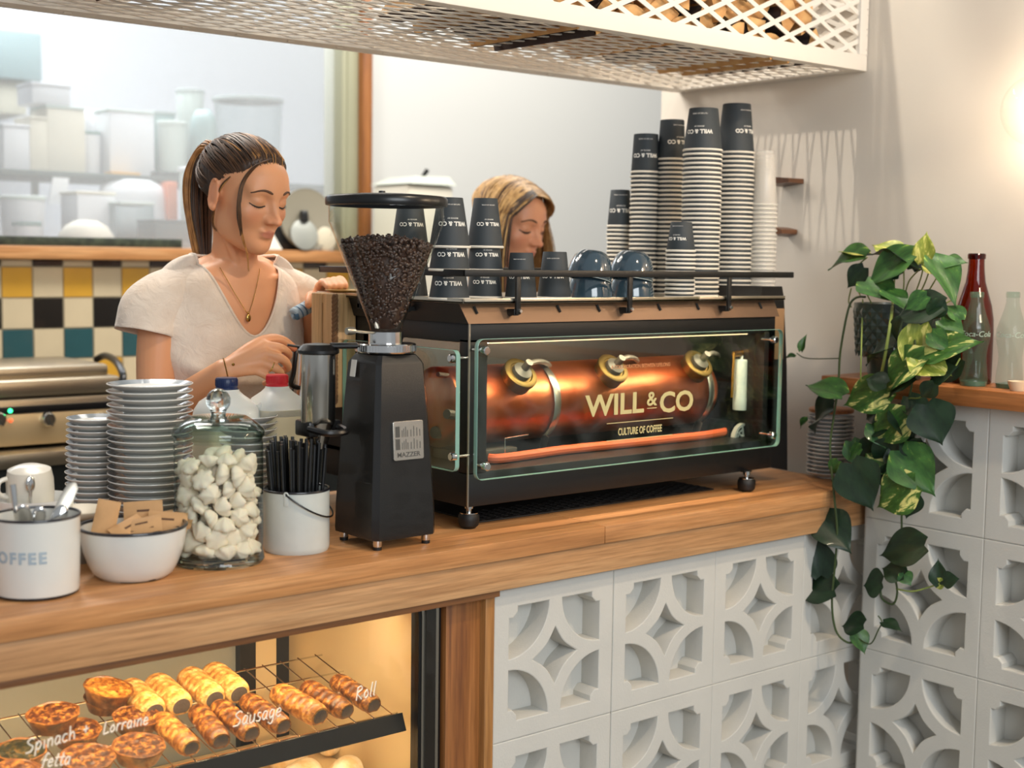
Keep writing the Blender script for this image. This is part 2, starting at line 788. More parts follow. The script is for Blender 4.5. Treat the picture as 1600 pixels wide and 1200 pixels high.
# perforated rubber mat lying under the coffee machine
m = MB()
m.box(1.62, 2.29, .165, .50, .9302, .9335, b=.001)
for i in range(30):
    for j in range(4):
        m.lathe([(.0085, 0), (.0085, .0012), (.006, .0012), (.006, 0)], 6, T=tr(1.635+.0222*i, .178+.021*j+(.0105 if i % 2 else 0), .9335))
tag(m.build('bar_mat', mat('black_bar_mat', '17120f', .6), sharp=30), 'black perforated rubber mat under the coffee machine', 'mat')

# ================================================================ pastry display case
case = thing('pastry_display_case', 'warm lit glass pastry cabinet set into the counter front', 'display case', (.74, .3, .16))


def ring_strip(m, x0, x1, z0, z1, r, wd, y0, y1, mi):
    a = rrect(x0, x1, z0, z1, r, 10)
    b_ = rrect(x0+wd, x1-wd, z0+wd, z1-wd, max(r-wd, .004), 10)
    vs = []
    n = len(a)
    for (lp, y) in ((a, y0), (b_, y0), (b_, y1), (a, y1)):
        vs += [(p[0], y, p[1]) for p in lp]
    fs = []
    for q in range(4):
        A, B = q*n, ((q+1) % 4)*n
        for i in range(n):
            j = (i+1) % n
            fs.append((A+i, A+j, B+j, B+i))
    m.add(vs, fs, mi)


m = MB()
ring_strip(m, .05, 1.446, .16, .886, .07, .006, .052, .075, 1)
ring_strip(m, .056, 1.440, .166, .880, .065, .009, .050, .075, 0)
ring_strip(m, .065, 1.431, .175, .871, .06, .021, .046, .075, 2)
ring_strip(m, .086, 1.410, .196, .850, .045, .007, .050, .075, 0)
ring_strip(m, .093, 1.403, .203, .843, .04, .006, .052, .075, 1)
m.build('door_frame', [STEEL, BLACK_G, mat('dark_glass_border', '201c17', .15, coat=.5)], case, sharp=40)
m = MB()
m.data(shape([rrect(.095, 1.402, .205, .842, .038)], .002), 0, tr(0, .06, 0) @ FR)
m.build('front_glass', thin_glass('case_glass', 'fbfaf6', edge='d8e0d8'), case)
m = MB()
m.box(1.418, 1.43, .076, .56, .16, .84)
m.box(.05, 1.43, .076, .58, .16, .175)
m.box(.04, .052, .076, .56, .16, .84)
m.build('steel_lining', STEEL_W, case)
# rear: frame with sliding panes
m = MB()
m.box(1.385, 1.418, .54, .56, .16, .84, 0)
m.box(1.335, 1.385, .535, .56, .16, .84, 1)
m.box(1.300, 1.335, .53, .56, .16, .84, 2)
m.build('rear_frame', [DARK, STEEL_W, BLACK_G], case)
m = MB()
m.box(.75, .765, .54, .56, .175, .84, 0)
m.build('rear_mullion', DARK, case)
m = MB()
m.box(.055, .748, .56, .57, .175, .84, 2)
m.build('rear_black_panel', [DARK, STEEL_W, BLACK_G], case)
m = MB()
m.box(.76, 1.30, .55, .556, .2, .84)
m.build('rear_pane', mat('smoked_rear_pane', '8d8f86', .2, coat=.4), case)
# inclined wire rack
rk = MB()
YA, ZA, YB, ZB = .092, .620, .36, .668


def rz_(y):
    return ZA+(ZB-ZA)*(y-YA)/(YB-YA)


for i in range(34):
    x = .10+i*.0385
    rk.tube([(x, YA, ZA), (x, YB, ZB)], .0013, 5)
for y in (.1, .2, .28, .357):
    rk.tube([(.09, y, rz_(y)-.002), (1.385, y, rz_(y)-.002)], .0018, 5)
rko = rk.build('wire_rack', CHROME, case)
m = MB()
m.add([(.09, .088, .622), (1.388, .088, .622), (1.388, .075, .592), (.09, .075, .592), (.09, .094, .62), (1.388, .094, .62), (1.388, .083, .59), (.09, .083, .59)],
      [(0, 1, 2, 3), (4, 7, 6, 5), (0, 4, 5, 1), (3, 2, 6, 7), (0, 3, 7, 4), (1, 5, 6, 2)])
m.build('rack_lip', BLACK_G, case)
m = MB()
m.box(.09, 1.41, .10, .52, .448, .454)
m.build('lower_shelf', STEEL_W, case)
m = MB()
m.box(.15, 1.36, .10, .135, .815, .826)
m.build('light_tube', mat('warm_lamp_tube', 'ffc27a', .4, emit=9), case)
ld = bpy.data.lights.new('case_lamp', 'AREA')
ld.shape = 'RECTANGLE'
ld.size = 1.2
ld.size_y = .03
ld.energy = 4.2
ld.color = (1, .80, .52)
lo = bpy.data.objects.new('case_lamp', ld)
COL.objects.link(lo)
lo.location = (.76, .16, .81)
lo.rotation_euler = (math.radians(18), 0, 0)
m = MB()
m.box(.15, 1.36, .096, .106, .598, .606)
m.build('light_tube', mat('warm_fill_tube_low', 'ffc27a', .4, emit=6), case)  # added glowing tube behind the lip, brightens the lower shelf
ld = bpy.data.lights.new('case_lower_fill', 'AREA')  # added fill under the rack for lower shelf and lining
ld.shape = 'RECTANGLE'
ld.size = 1.2
ld.size_y = .008
ld.energy = 2.6
ld.color = (1, .80, .52)
lo = bpy.data.objects.new('case_lower_fill', ld)
COL.objects.link(lo)
lo.location = (.76, .101, .5975)
lo.rotation_euler = (math.radians(25), 0, 0)


# ---- handwriting on the glass: single-stroke letters
def bez(*p):
    return smooth_path([(a, b, 0) for a, b in p], 5)


GL = {
 'S': (.62, [[(.58, .9), (.35, 1.02), (.1, .82), (.28, .58), (.5, .38), (.36, .06), (.0, .04)]]),
 'p': (.5, [[(.08, .62), (.02, -.35)], [(.08, .4), (.25, .64), (.42, .42), (.28, .08), (.06, .14)]]),
 'i': (.25, [[(.1, .6), (.1, .0)]]),
 'n': (.5, [[(.06, .6), (.06, 0)], [(.06, .38), (.25, .62), (.38, .42), (.38, 0)]]),
 'a': (.5, [[(.38, .54), (.16, .6), (.04, .26), (.16, .0), (.36, .22), (.38, .56), (.38, .1), (.46, 0)]]),
 'c': (.45, [[(.38, .52), (.16, .58), (.03, .26), (.16, 0), (.4, .1)]]),
 'h': (.5, [[(.06, 1.05), (.06, 0)], [(.06, .36), (.25, .6), (.38, .4), (.4, 0)]]),
 '+': (.6, [[(.1, .45), (.5, .5)], [(.3, .75), (.3, .2)]]),
 'f': (.4, [[(.42, .95), (.25, 1.05), (.15, .8), (.1, 0), (.02, -.2)], [(.0, .52), (.38, .56)]]),
 'e': (.45, [[(.06, .3), (.36, .36), (.28, .6), (.08, .46), (.08, .1), (.24, 0), (.42, .12)]]),
 't': (.36, [[(.2, .95), (.14, .1), (.28, 0), (.34, .08)], [(.0, .62), (.36, .66)]]),
 'L': (.5, [[(.1, 1.0), (.05, .05), (.15, .0), (.48, .08)]]),
 'o': (.48, [[(.22, .6), (.04, .34), (.16, 0), (.38, .22), (.26, .58), (.2, .58)]]),
 'r': (.4, [[(.06, .6), (.06, 0)], [(.06, .36), (.2, .6), (.38, .54)]]),
 'u': (.5, [[(.06, .6), (.06, .12), (.2, 0), (.36, .2), (.38, .6), (.4, 0)]]),
 's': (.4, [[(.34, .56), (.12, .6), (.12, .38), (.32, .22), (.24, 0), (.02, .06)]]),
 'g': (.5, [[(.38, .54), (.16, .6), (.04, .28), (.16, .02), (.36, .24), (.38, .58), (.36, -.2), (.2, -.4), (.02, -.24)]]),
 'R': (.62, [[(.1, .98), (.04, 0)], [(.04, .92), (.34, 1.02), (.46, .76), (.1, .5), (.5, .0)]]),
 'l': (.24, [[(.16, 1.05), (.06, .1), (.14, 0)]]),
 ' ': (.35, []),
}


def handwrite(name, s, p0, p1, size, parent):
    """write along the line p0->p1 (x,z on the glass)"""
    d = V((p1[0]-p0[0], p1[1]-p0[1]))
    d.normalize()
    up = V((-d.y+.18, d.x))
    m = MB()
    x = 0
    for ch in s:
        adv, strokes = GL[ch]
        for st in strokes:
            pts = [V((a, b, 0)) for a, b in st]
            pts = smooth_path(pts, 5) if len(pts) > 2 else pts
            w_ = [V((p0[0]+(d.x*(x+q.x)+up.x*q.y)*size, .0565, p0[1]+(d.y*(x+q.x)+up.y*q.y)*size)) for q in pts]
            m.tube(w_, .0011, 5)
        x += adv+.06
    return m.build(name, INK_WHITE, parent)


def gl_(px, py):
    p = at(px, py, .0565)
    return (p.x, p.z)


def write_px(name, s, a, b, hpx):
    p0, p1 = gl_(*a), gl_(*b)
    L = math.hypot(p1[0]-p0[0], p1[1]-p0[1])
    adv = sum(GL[c][0]+.06 for c in s)
    handwrite(name, s, p0, p1, L/adv, case)


write_px('handwritten_word', 'Spinach +', (40, 1178), (141, 1147), 30)
write_px('handwritten_word', 'fetta', (64, 1199), (110, 1194), 24)
write_px('handwritten_word', 'Lorraine', (161, 1147), (232, 1131), 20)
write_px('handwritten_word', 'Sausage', (364, 1136), (440, 1118), 22)
write_px('handwritten_word', 'Roll', (556, 1095), (588, 1085), 22)

# ================================================================ espresso machine
COPPER = mat('hot_copper', 'ea9060', .38, 1, var=.3, vscale=9, col2='b8552f', bump=.04, bscale=30)
HOOD_REFLECT = mat('hood_warm_reflection', '7d6450', .4, .6)  # reflected warm light painted into the colour of the hood's front
CAPB = mat('dull_cap_brass', '66552f', .55, 1)
HOSE = mat('orange_hose', 'e0673c', .5)
DULL = mat('dull_grey_metal', '54524c', .55, .6)
em = thing('espresso_machine', 'large black espresso machine with a glass front over a copper boiler', 'coffee machine', (2.03, .36, .93))
MX0, MX1, MY0, MY1 = 1.556, 2.43, .12, .62
m = MB()
m.box(MX0, MX1, MY0, MY1, .974, 1.04, b=.002)
m.box(MX0, MX1, MY0, MY1, 1.283, 1.322, b=.002)
m.box(MX0, 1.60, MY0, .150, 1.035, 1.29, b=.0015)
m.box(2.395, MX1, MY0, .150, 1.035, 1.29, b=.0015)
m.box(MX0, MX1, .46, .475, 1.03, 1.29)
m.box(MX0, MX0+.02, .46, MY1, 1.03, 1.29)
m.box(MX0, MX1, .60, MY1, 1.18, 1.29)
m.box(2.41, MX1, .12, .475, 1.03, 1.29)
m.build('body', BLACK, em)
# sloped hood under the cup tray, with short vent slots
m = MB()
hv = [(1.549, .114, 1.3195), (2.436, .114, 1.3195), (2.436, .626, 1.3195), (1.549, .626, 1.3195),
      (1.537, .128, 1.356), (2.432, .128, 1.356), (2.432, .626, 1.356), (1.537, .626, 1.356)]
m.add(hv, [(0, 1, 5, 4)], 0)
m.add(hv, [(1, 2, 6, 5), (2, 3, 7, 6), (3, 0, 4, 7), (4, 5, 6, 7), (0, 3, 2, 1)], 1)
hood = m.build('hood', [HOOD_REFLECT, BLACK], em, smooth=False)
for px in (743, 873, 935, 1030, 1090, 1188):
    x = at(px, 482, .12).x
    m = MB()
    m.tube([(x-.001, .1235, 1.352), (x+.004, .1185, 1.338)], .0022, 6)
    m.build('vent_slot', DARK, hood)
# end housing at the right
m = MB()
prof = [(2.432, .976), (2.545, .952), (2.530, 1.20), (2.512, 1.36), (2.504, 1.386), (2.432, 1.386)]
vs = [(x, .165, z) for x, z in prof]+[(x, .6, z) for x, z in prof]
n = len(prof)
m.add(vs, [tuple(range(n)), tuple(range(2*n-1, n-1, -1))]+[(i, (i+1) % n, n+(i+1) % n, n+i) for i in range(n)])
eh = m.build('end_housing', BLACK, em, sharp=30)
m = MB()
m.box(2.452, 2.508, .158, .166, 1.218, 1.335, b=.001)
pl = m.build('tan_plate', mat('tan_metal_plate', 'b08a64', .4, .4), eh)
# cup tray, two lipped sheets
TRAY = mat('tray_steel', 'cfc6b4', .3, 1)
m = MB()
m.box(1.530, 2.16, .106, .618, 1.357, 1.3615, b=.001)
m.box(1.530, 2.16, .106, .110, 1.357, 1.3665, b=.001)
m.box(1.530, 1.534, .106, .618, 1.357, 1.3665, b=.001)
m.build('cup_tray', TRAY, em)
m = MB()
m.box(2.163, 2.445, .106, .618, 1.357, 1.3615, b=.001)
m.box(2.163, 2.445, .106, .110, 1.357, 1.3665, b=.001)
m.build('cup_tray', TRAY, em)
# rail with posts
RZ0, RZ1 = 1.407, 1.420
m = MB()
m.box(1.525, 2.459, .095, .101, RZ0, RZ1, b=.0015)
m.box(1.525, 1.531, .0955, .60, RZ0, RZ1, b=.0015)
m.box(1.525, 2.459, .594, .60, RZ0, RZ1, b=.0015)
rail = m.build('cup_rail', BLACK, em)
for px in (810, 985, 1140):
    x = at(px, 460, .098).x
    m = MB()
    m.box(x-.0055, x+.0055, .0965, .1025, 1.336, RZ0+.001, b=.001)
    m.box(x-.008, x+.004, .100, .122, 1.334, 1.346, b=.001)
    p = m.build('rail_post', BLACK, em)
    m = MB()
    m.lathe([(0, .004), (.003, .004), (.0045, .001), (.0045, 0)], 12, T=tr(x+.003, .0965, 1.3425) @ FR)
    m.build('screw', CHROME, p)
for y in (.28, .45):
    m = MB()
    m.box(1.526, 1.532, y-.005, y+.005, 1.336, RZ0+.001, b=.001)
    m.box(1.526, 1.545, y-.006, y+.004, 1.338, 1.346)
    m.build('rail_post', BLACK, em)
# feet
FOOT = [(0, 0), (.012, 0), (.0185, .006), (.0205, .016), (.020, .024), (.017, .029), (.0, .029)]
STEM = [(.018, .029), (.018, .0305), (.005, .0315), (.005, .038), (.0085, .038), (.0085, .0455), (0, .0455)]
for (x, y) in ((1.575, .140), (2.338, .112), (1.60, .56), (2.36, .56)):
    m = MB()
    m.lathe(FOOT, 24, T=tr(x, y, .93))
    f_ = m.build('foot', RUBBER, em)
    m = MB()
    m.lathe(STEM, 20, T=tr(x, y, .93))
    m.build('foot_stem', CHROME, f_)
    if y < .13:
        m = MB()
        m.box(x-.012, x+.012, y-.004, y+.02, .974, .977)
        m.build('foot_bracket', BLACK, f_)


# glass sheets with bolts
def glass_sheet(name, loop, th, T, parent):
    vs, fs = shape([loop], th/2, .0008)
    me_v = [T @ V(p) for p in vs]
    m = MB()
    for f in fs:
        zs = [vs[i][2] for i in f]
        m.f.append(list(f))
        m.m.append(0 if (max(zs)-min(zs) < 1e-6) else 1)
    m.v = me_v
    return m.build(name, [PANE, GREEN_EDGE], parent)


GY = .086
a, b_ = at(743, 529, GY), at(1219, 516, GY)
c_, d_ = at(744, 749, GY), at(1217, 697, GY)
gx0, gx1, gz0, gz1 = (a.x+c_.x)/2, (b_.x+d_.x)/2, (c_.z+d_.z)/2, (a.z+b_.z)/2
fg = glass_sheet('front_glass', rrect(gx0, gx1, gz0, gz1, .014), .009, tr(0, GY, 0) @ FR, em)
BOLT = [(0, .0075), (.006, .0075), (.0078, .006), (.0085, .002), (.0085, -.004), (.0065, -.006), (.003, -.006), (.003, -.036)]
for px, py in ((759, 548), (760, 729), (1211, 531), (1208, 680)):
    p = at(px, py, GY-.008)
    m = MB()
    m.lathe(BOLT, 18, T=tr(p.x, GY-.006, p.z) @ FR)
    m.build('glass_bolt', CHROME, em)
SX = 1.526
s0, s1 = atx(716, 548, SX), atx(716, 738, SX)
sg = glass_sheet('side_glass', rrect(-.50, -s0.y, s1.z, s0.z, .012), .008, tr(SX, 0, 0) @ RW, em)
for px, py in ((707, 560), (708, 714)):
    p = atx(px, py, SX-.008)
    m = MB()
    m.lathe(BOLT, 18, T=tr(SX-.006, p.y+.003, p.z) @ RW)
    m.build('glass_bolt', CHROME, em)
m = MB()
m.box(1.5545, 1.5575, .1185, .1215, .975, 1.322, 0)
m.build('corner_edge', STEEL, em)


# lettering on the front glass
def fit(m, s, x0, x1, z0, z1, y, off=0.0, mi=0, space=1.0):
    d = text(s, .05, .0003, off, space)
    xs = [p[0] for p in d[0]]
    ys = [p[1] for p in d[0]]
    sx = (x1-x0)/(max(xs)-min(xs))
    sy = (z1-z0)/(max(ys)-min(ys))
    m.add([((x0+x1)/2+p[0]*sx, y-p[2], (z0+z1)/2+p[1]*sy) for p in d[0]], d[1], mi)


LY = GY-.0053
A = lambda px, py: at(px, py, LY)
m = MB()
fit(m, 'WILL', A(914, 640).x, A(1006, 640).x, A(960, 648.5).z, A(960, 615).z, LY, .0012)
fit(m, '&', A(1011, 620).x, A(1027, 620).x, A(1019, 634).z, A(1019, 612).z, LY, .0008)
fit(m, 'CO', A(1031, 630).x, A(1083, 630).x, A(1057, 643.5).z, A(1057, 610.5).z, LY, .0012)
z = A(1019, 637.5).z
m.box(A(1011, 637).x, A(1026, 637).x, LY-.0003, LY, z-.0008, z+.0008)
fit(m, 'CULTURE OF COFFEE', A(966, 670).x, A(1034, 670).x, A(1000, 677.5).z, A(1000, 666).z, LY, .0010)
for yy in (657.5, 684):
    z = A(1000, yy).z
    m.box(A(948, 670).x, A(1051, 670).x, LY-.0003, LY, z-.0007, z+.0007)
m.build('lettering', INK_GOLD, fg, smooth=False)
m = MB()
fit(m, 'A COLLABORATION BETWEEN LIFELONG', A(955, 570).x, A(1047, 570).x, A(1000, 574.5).z, A(1000, 568.5).z, LY, .0004)
m.build('small_lettering', mat('faded_lettering', 'c98a5c', .5), fg, smooth=False)

# added glowing strip and fill light under the hood, brightening the boiler
m = MB()
m.box(1.64, 2.38, .158, .172, 1.278, 1.284)
m.build('added_glow_strip', mat('warm_added_glow', 'ffd2a0', .4, emit=2.5), em)
ld = bpy.data.lights.new('boiler_fill_light', 'AREA')
ld.shape = 'RECTANGLE'
ld.size = .74
ld.size_y = .012
ld.energy = 4.5
ld.color = (1, .78, .55)
lo = bpy.data.objects.new('boiler_fill_light', ld)
COL.objects.link(lo)
lo.location = (2.0, .165, 1.2765)
lo.rotation_euler = (math.radians(38), 0, 0)

# insides: boiler, caps, straps, hoses, pump motor
BY, BR = .295, .080
BZ = zat(1.8, BY, 628)
bx0, bx1 = 1.585, at(1117, 615, BY-.05).x
RX = M(((0, 0, 1, 0), (1, 0, 0, 0), (0, 1, 0, 0), (0, 0, 0, 1)))      # lathe axis -> +X
m = MB()
m.lathe([(0, 0), (BR*.8, .004), (BR, .022), (BR*1.01, .024), (BR*1.01, .032), (BR, .034), (BR, bx1-bx0-.03), (BR*.85, bx1-bx0-.01), (0, bx1-bx0)], 48, T=tr(bx0, BY, BZ) @ RX)
boil = m.build('boiler', COPPER, em, sharp=50)
for px in (802, 946, 1079):
    x = at(px, 575, BY-.05).x
    T = tr(x, BY, BZ) @ rotm(48, 'X') @ tr(0, 0, BR-.004)
    m = MB()
    m.lathe([(.034, -.01), (.034, .016), (.037, .017), (.037, .025), (.034, .027), (.026, .027), (.024, .024), (0, .024)], 32, T=T)
    m.build('boiler_cap', CAPB, boil)
    m = MB()
    m.lathe([(.02, .024), (.02, .034), (.008, .04), (.008, .06), (0, .06)], 16, T=T)
    a = T @ V((0, 0, .052))
    m.tube(smooth_path([a, a+V((.03, .01, .004)), a+V((.07, .03, .0)), a+V((.11, .06, -.01))], 5), .0055, 8)
    m.build('pipe_fitting', DULL, boil)
for px in (866, 1106):
    x = at(px, 610, BY-.07).x
    m = MB()
    pts = [(x, BY-(BR+.003)*math.cos(t), BZ+(BR+.003)*math.sin(t)) for t in [math.radians(d) for d in range(80, -60, -8)]]
    m.tube(pts, .009, 8, flat=.18, up=(0, 0, 1))
    e = V(pts[-1])
    m.tube([e, e+V((.0, .012, -.03))], .011, 8, flat=.2)
    m.build('boiler_strap', STEEL, boil)
m = MB()
hp = [at(764, 716, .19), at(776, 722, .18), at(800, 730, .18), at(840, 738, .19), at(880, 727, .2), at(940, 716, .2), at(1000, 708, .2), at(1060, 697, .2), at(1100, 691, .2), at(1135, 694, .22)]
hp = [V((p.x, p.y, max(p.z, 1.05))) for p in hp]
m.tube(smooth_path(hp, 6), .0095, 10)
m.build('hose', HOSE, em)
m = MB()
m.box(1.62, 1.76, .22, .32, 1.041, 1.062, b=.003)
m.build('grey_junction_box', DULL, em)
m = MB()
m.tube([(1.71, .2, 1.05), (1.71, .2, 1.085), (1.77, .2, 1.088)], .0015, 6)
m.build('bent_wire', CHROME, em)
pc = at(1159, 600, .2)
m = MB()
z0, z1 = zat(pc.x, .2, 640), zat(pc.x, .2, 561)
m.lathe([(0, z0), (.019, z0), (.0195, z0+.004), (.0195, z0+.028), (.0185, z0+.03), (.0185, z1-.003), (.016, z1), (.006, z1), (.006, z1+.01), (0, z1+.01)], 28, T=tr(pc.x, .2, 0))
m.build('white_cylinder', mat('white_plastic', 'b9c2ba', .4), em)
m = MB()
m.tube([(pc.x-.03, .2, z1+.012), (pc.x+.02, .2, z1+.016)], .007, 10)
m.tube([(pc.x-.03, .2, z1+.016), (pc.x-.033, .2, z0+.03)], .003, 8)
m.build('brass_fitting', BRASS, em)
fc = at(1160, 684, .19)
m = MB()
m.lathe([(.028, -.006), (.034, -.006), (.034, .006), (.028, .006), (.028, -.006)], 32, T=tr(*fc) @ FR)
m.lathe([(.0, .006), (.008, .006), (.009, 0), (0, 0)], 20, T=tr(*fc) @ FR)
m.lathe([(.018, .004), (.021, .004), (.021, 0), (.018, 0), (.018, .004)], 28, T=tr(*fc) @ FR)
for k in range(8):
    t = PI*k/4+.2
    m.tube([fc+V((.008*math.cos(t), -.003, .008*math.sin(t))), fc+V((.03*math.cos(t), -.003, .03*math.sin(t)))], .0028, 6)
m.build('pump_fan', mat('pale_fan_plastic', 'b9b8ae', .5), em)
m = MB()
m.cyl((fc.x, fc.y+.012, fc.z), (fc.x, fc.y+.1, fc.z), .036, 28)
m.build('pump_motor', BLACK_G, em)
m = MB()
m.tube([at(1186, 520, .22), at(1187, 600, .22), at(1186, 695, .22)], .005, 10)
m.build('copper_pipe', mat('dull_copper', '7a3a26', .35, 1), em)
for (y, z, r) in ((.25, 1.215, .008), (.22, 1.14, .016), (.26, 1.10, .02)):
    m = MB()
    m.tube(smooth_path([(1.58, y, z), (1.64, y+.02, z-.01), (1.66, y+.08, z-.02)], 5), r*.6, 10)
    m.build('valve_pipe', DULL, em)

# timber end panel on the barista's side and the rope-wrapped steam wand
m = MB()
yA, yB = atx(521, 500, 1.50).y, atx(486, 500, 1.50).y
zT = atx(505, 458, 1.50).z
ys = atx(503, 500, 1.50).y
m.box(1.500, 1.555, yA, ys-.0025, 1.13, zT, b=.003)
m.box(1.500, 1.555, ys+.0025, yB, 1.13, zT, b=.003)
m.box(1.502, 1.553, ys-.003, ys+.003, zT-.02, zT-.002)
m.box(1.502, 1.553, ys-.003, ys+.003, 1.13, 1.20)
ep = m.build('timber_end_panel', PINE, em)
m = MB()
for ph in (0, 2.09, 4.19):
    hel = []
    for k in range(100):
        t = k*.55+ph
        hel.append((1.501+.0035*math.cos(t), yA-.004+.0035*math.sin(t), 1.14+(zT-1.142)*k/99))
    m.tube(hel, .0036, 6)
m.build('rope_edge', mat('brown_rope', '7c5a3c', .9), ep)
m = MB()
g0, g1 = at(460, 491, .665), at(486, 477, .665)
ax = (g1-g0)
u = ax.normalized().orthogonal()
q = ax.normalized().cross(u)
for ph, mi in ((0, 0), (2.1, 1), (4.2, 0)):
    m.tube([g0+ax*(k/60)+(u*math.cos(k*.42+ph)+q*math.sin(k*.42+ph))*.0065 for k in range(61)], .0062, 8, mi)
wd = m.build('steam_wand_grip', [mat('pale_blue_cord', 'a8bcc8', .7), mat('blue_cord', '4a6f8c', .7)], em)
m = MB()
m.tube(smooth_path([g1-ax*.1, g1+V((.02, -.01, .015)), (1.56, .63, 1.33)], 5), .004, 8)
m.build('wand_pipe', CHROME, wd)

# ================================================================ grinder
gr = thing('coffee_grinder', 'tall black coffee grinder with a glass hopper full of beans', 'coffee grinder', (1.375, .13, .93))
GCX, GCY = 1.376, .130
hx, hy = .068, .069
m = MB()


def oct_ring(cx, cy, ax_, ay_, ch, z):
    return [(cx-ax_+ch, cy-ay_, z), (cx+ax_-ch, cy-ay_, z), (cx+ax_, cy-ay_+ch, z), (cx+ax_, cy+ay_-ch, z),
            (cx+ax_-ch, cy+ay_, z), (cx-ax_+ch, cy+ay_, z), (cx-ax_, cy+ay_-ch, z), (cx-ax_, cy-ay_+ch, z)]


gzt = zat(GCX-.05, GCY-.05, 566)
zs_ = [.948, .955, 1.0, 1.10, 1.18, gzt-.006, gzt, gzt+.010, gzt+.016]
sc_ = [.99, 1.0, .985, .90, .825, .745, .70, .60, .40]
rings = [oct_ring(GCX, GCY, hx*s_, hy*s_, .010*s_, z) for s_, z in zip(sc_, zs_)]
vs = [p for r_ in rings for p in r_]
fs = [tuple(range(7, -1, -1)), tuple((len(rings)-1)*8+i for i in range(8))]
for k in range(len(rings)-1):
    for i in range(8):
        j = (i+1) % 8
        fs.append((k*8+i, k*8+j, (k+1)*8+j, (k+1)*8+i))
m.add(vs, fs)
body = m.build('body', mat('black_hammered_paint', '131313', .34, bump=.25, bscale=700, coat=.25), gr, sharp=25)
for (x, y) in ((GCX-.052, GCY-.054), (GCX+.052, GCY-.054), (GCX-.052, GCY+.054), (GCX+.052, GCY+.054)):
    m = MB()
    m.lathe([(0, 0), (.0075, 0), (.0078, .005), (.0078, .006)], 20, 1, tr(x, y, .93))
    m.lathe([(.0078, .006), (.0082, .007), (.0082, .0185), (0, .0185)], 20, 0, tr(x, y, .93))
    m.build('foot', [CHROME, RUBBER], gr)
# maker's badge on the right face
bz0, bz1 = zat(GCX+.02, GCY-.06, 716), zat(GCX+.02, GCY-.06, 657)
by = GCY-hy*.90-.002
tilt = math.degrees(math.atan2(hy*(.985-.825), .18))
bcx = at(638, 686, by).x
bw, bh = .0315, (bz1-bz0)/2
T = tr(bcx, by+.001, (bz0+bz1)/2) @ rotm(-tilt, 'X') @ FR
m = MB()
m.data(shape([rrect(-bw, bw, -bh, bh, .003)], .0015, .0006), 0, T)
bd = m.build('badge', mat('badge_silver', 'cfcac0', .25, .9), body)
m = MB()
T2 = T @ tr(0, 0, .0022)
m.data(text('MAZZER', .0115, .0002, .0002), 0, T2 @ tr(0, -bh+.009, 0) @ M.Diagonal((1.12, 1, 1, 1)))
for k in range(2):
    for (x0, x1, t) in ((-bw+.004, -bw+.013, 0), (-bw+.016, 0, 1), (.002, bw-.004, 2)):
        z0_ = -bh+.018+k*.022
        if t == 0:
            m.box(x0, x1, z0_, z0_+.019, 0, .0002, 0, T=T2)
        else:
            for q in range(4):
                xx = x0+(x1-x0)*(q+.5)/4
                m.box(xx-.0006, xx+.0006, z0_, z0_+.012+.003*((q*t) % 3), 0, .0002, 0, T=T2)
m.build('badge_lettering', mat('badge_grey', '4b4a46', .5), bd, smooth=False)
# collar, ring, hopper
cz = [zat(GCX, GCY, y) for y in (548, 536, 518, 505)]
m = MB()
m.lathe([(.030, gzt+.012), (.052, gzt+.013), (.054, cz[0]), (.054, cz[1]-.002), (.052, cz[1]), (.031, cz[1]+.001), (.031, cz[2]), (0, cz[2])], 60, T=tr(GCX, GCY, 0))
for k in range(60):
    t = 2*PI*k/60
    m.box(-.0008, .0008, .0535, .0549, cz[0]+.001, cz[1]-.003, T=tr(GCX, GCY, 0) @ M.Rotation(t, 4, 'Z'))
m.build('adjusting_collar', CHROME, gr)
hz0, hz1, hz2 = zat(GCX, GCY, 516), zat(GCX, GCY, 352), zat(GCX, GCY, 322)
HR = 92*mpp((GCX, GCY, 1.55))
m = MB()
PR = [(.028, hz0), (.031, hz0+.012), (HR*.965, hz1), (HR*.985, hz1+.004), (HR*.985, hz2)]
m.lathe(PR, 64, T=tr(GCX, GCY, 0))
m.build('hopper', thin_glass('hopper_clear', 'fbfcfa', edge='c7cdc4', ior=1.32), gr, sharp=60)
m = MB()
lz = hz2
m.lathe([(HR*.97, lz-.001), (HR*1.03, lz), (HR*1.04, lz+.004), (HR*1.04, lz+.013), (HR*1.0, lz+.017), (HR*.5, lz+.021), (0, lz+.022)], 64, T=tr(GCX, GCY, 0))
m.lathe([(.006, lz+.02), (.006, lz+.026), (0, lz+.027)], 12, T=tr(GCX-.01, GCY, 0))
m.build('hopper_lid', BLACK_G, gr, sharp=50)
m = MB()
kx = GCX-.028
m.tube([(kx, GCY-.005, hz0-.004), (kx-.05, GCY-.012, hz0+.001)], .0022, 8)
m.lathe([(0, -.008), (.006, -.008), (.007, 0), (.006, .008), (0, .008)], 16, T=tr(kx-.055, GCY-.013, hz0+.001) @ rotm(90, 'Y'))
m.build('shut_off_rod', STEEL, gr)

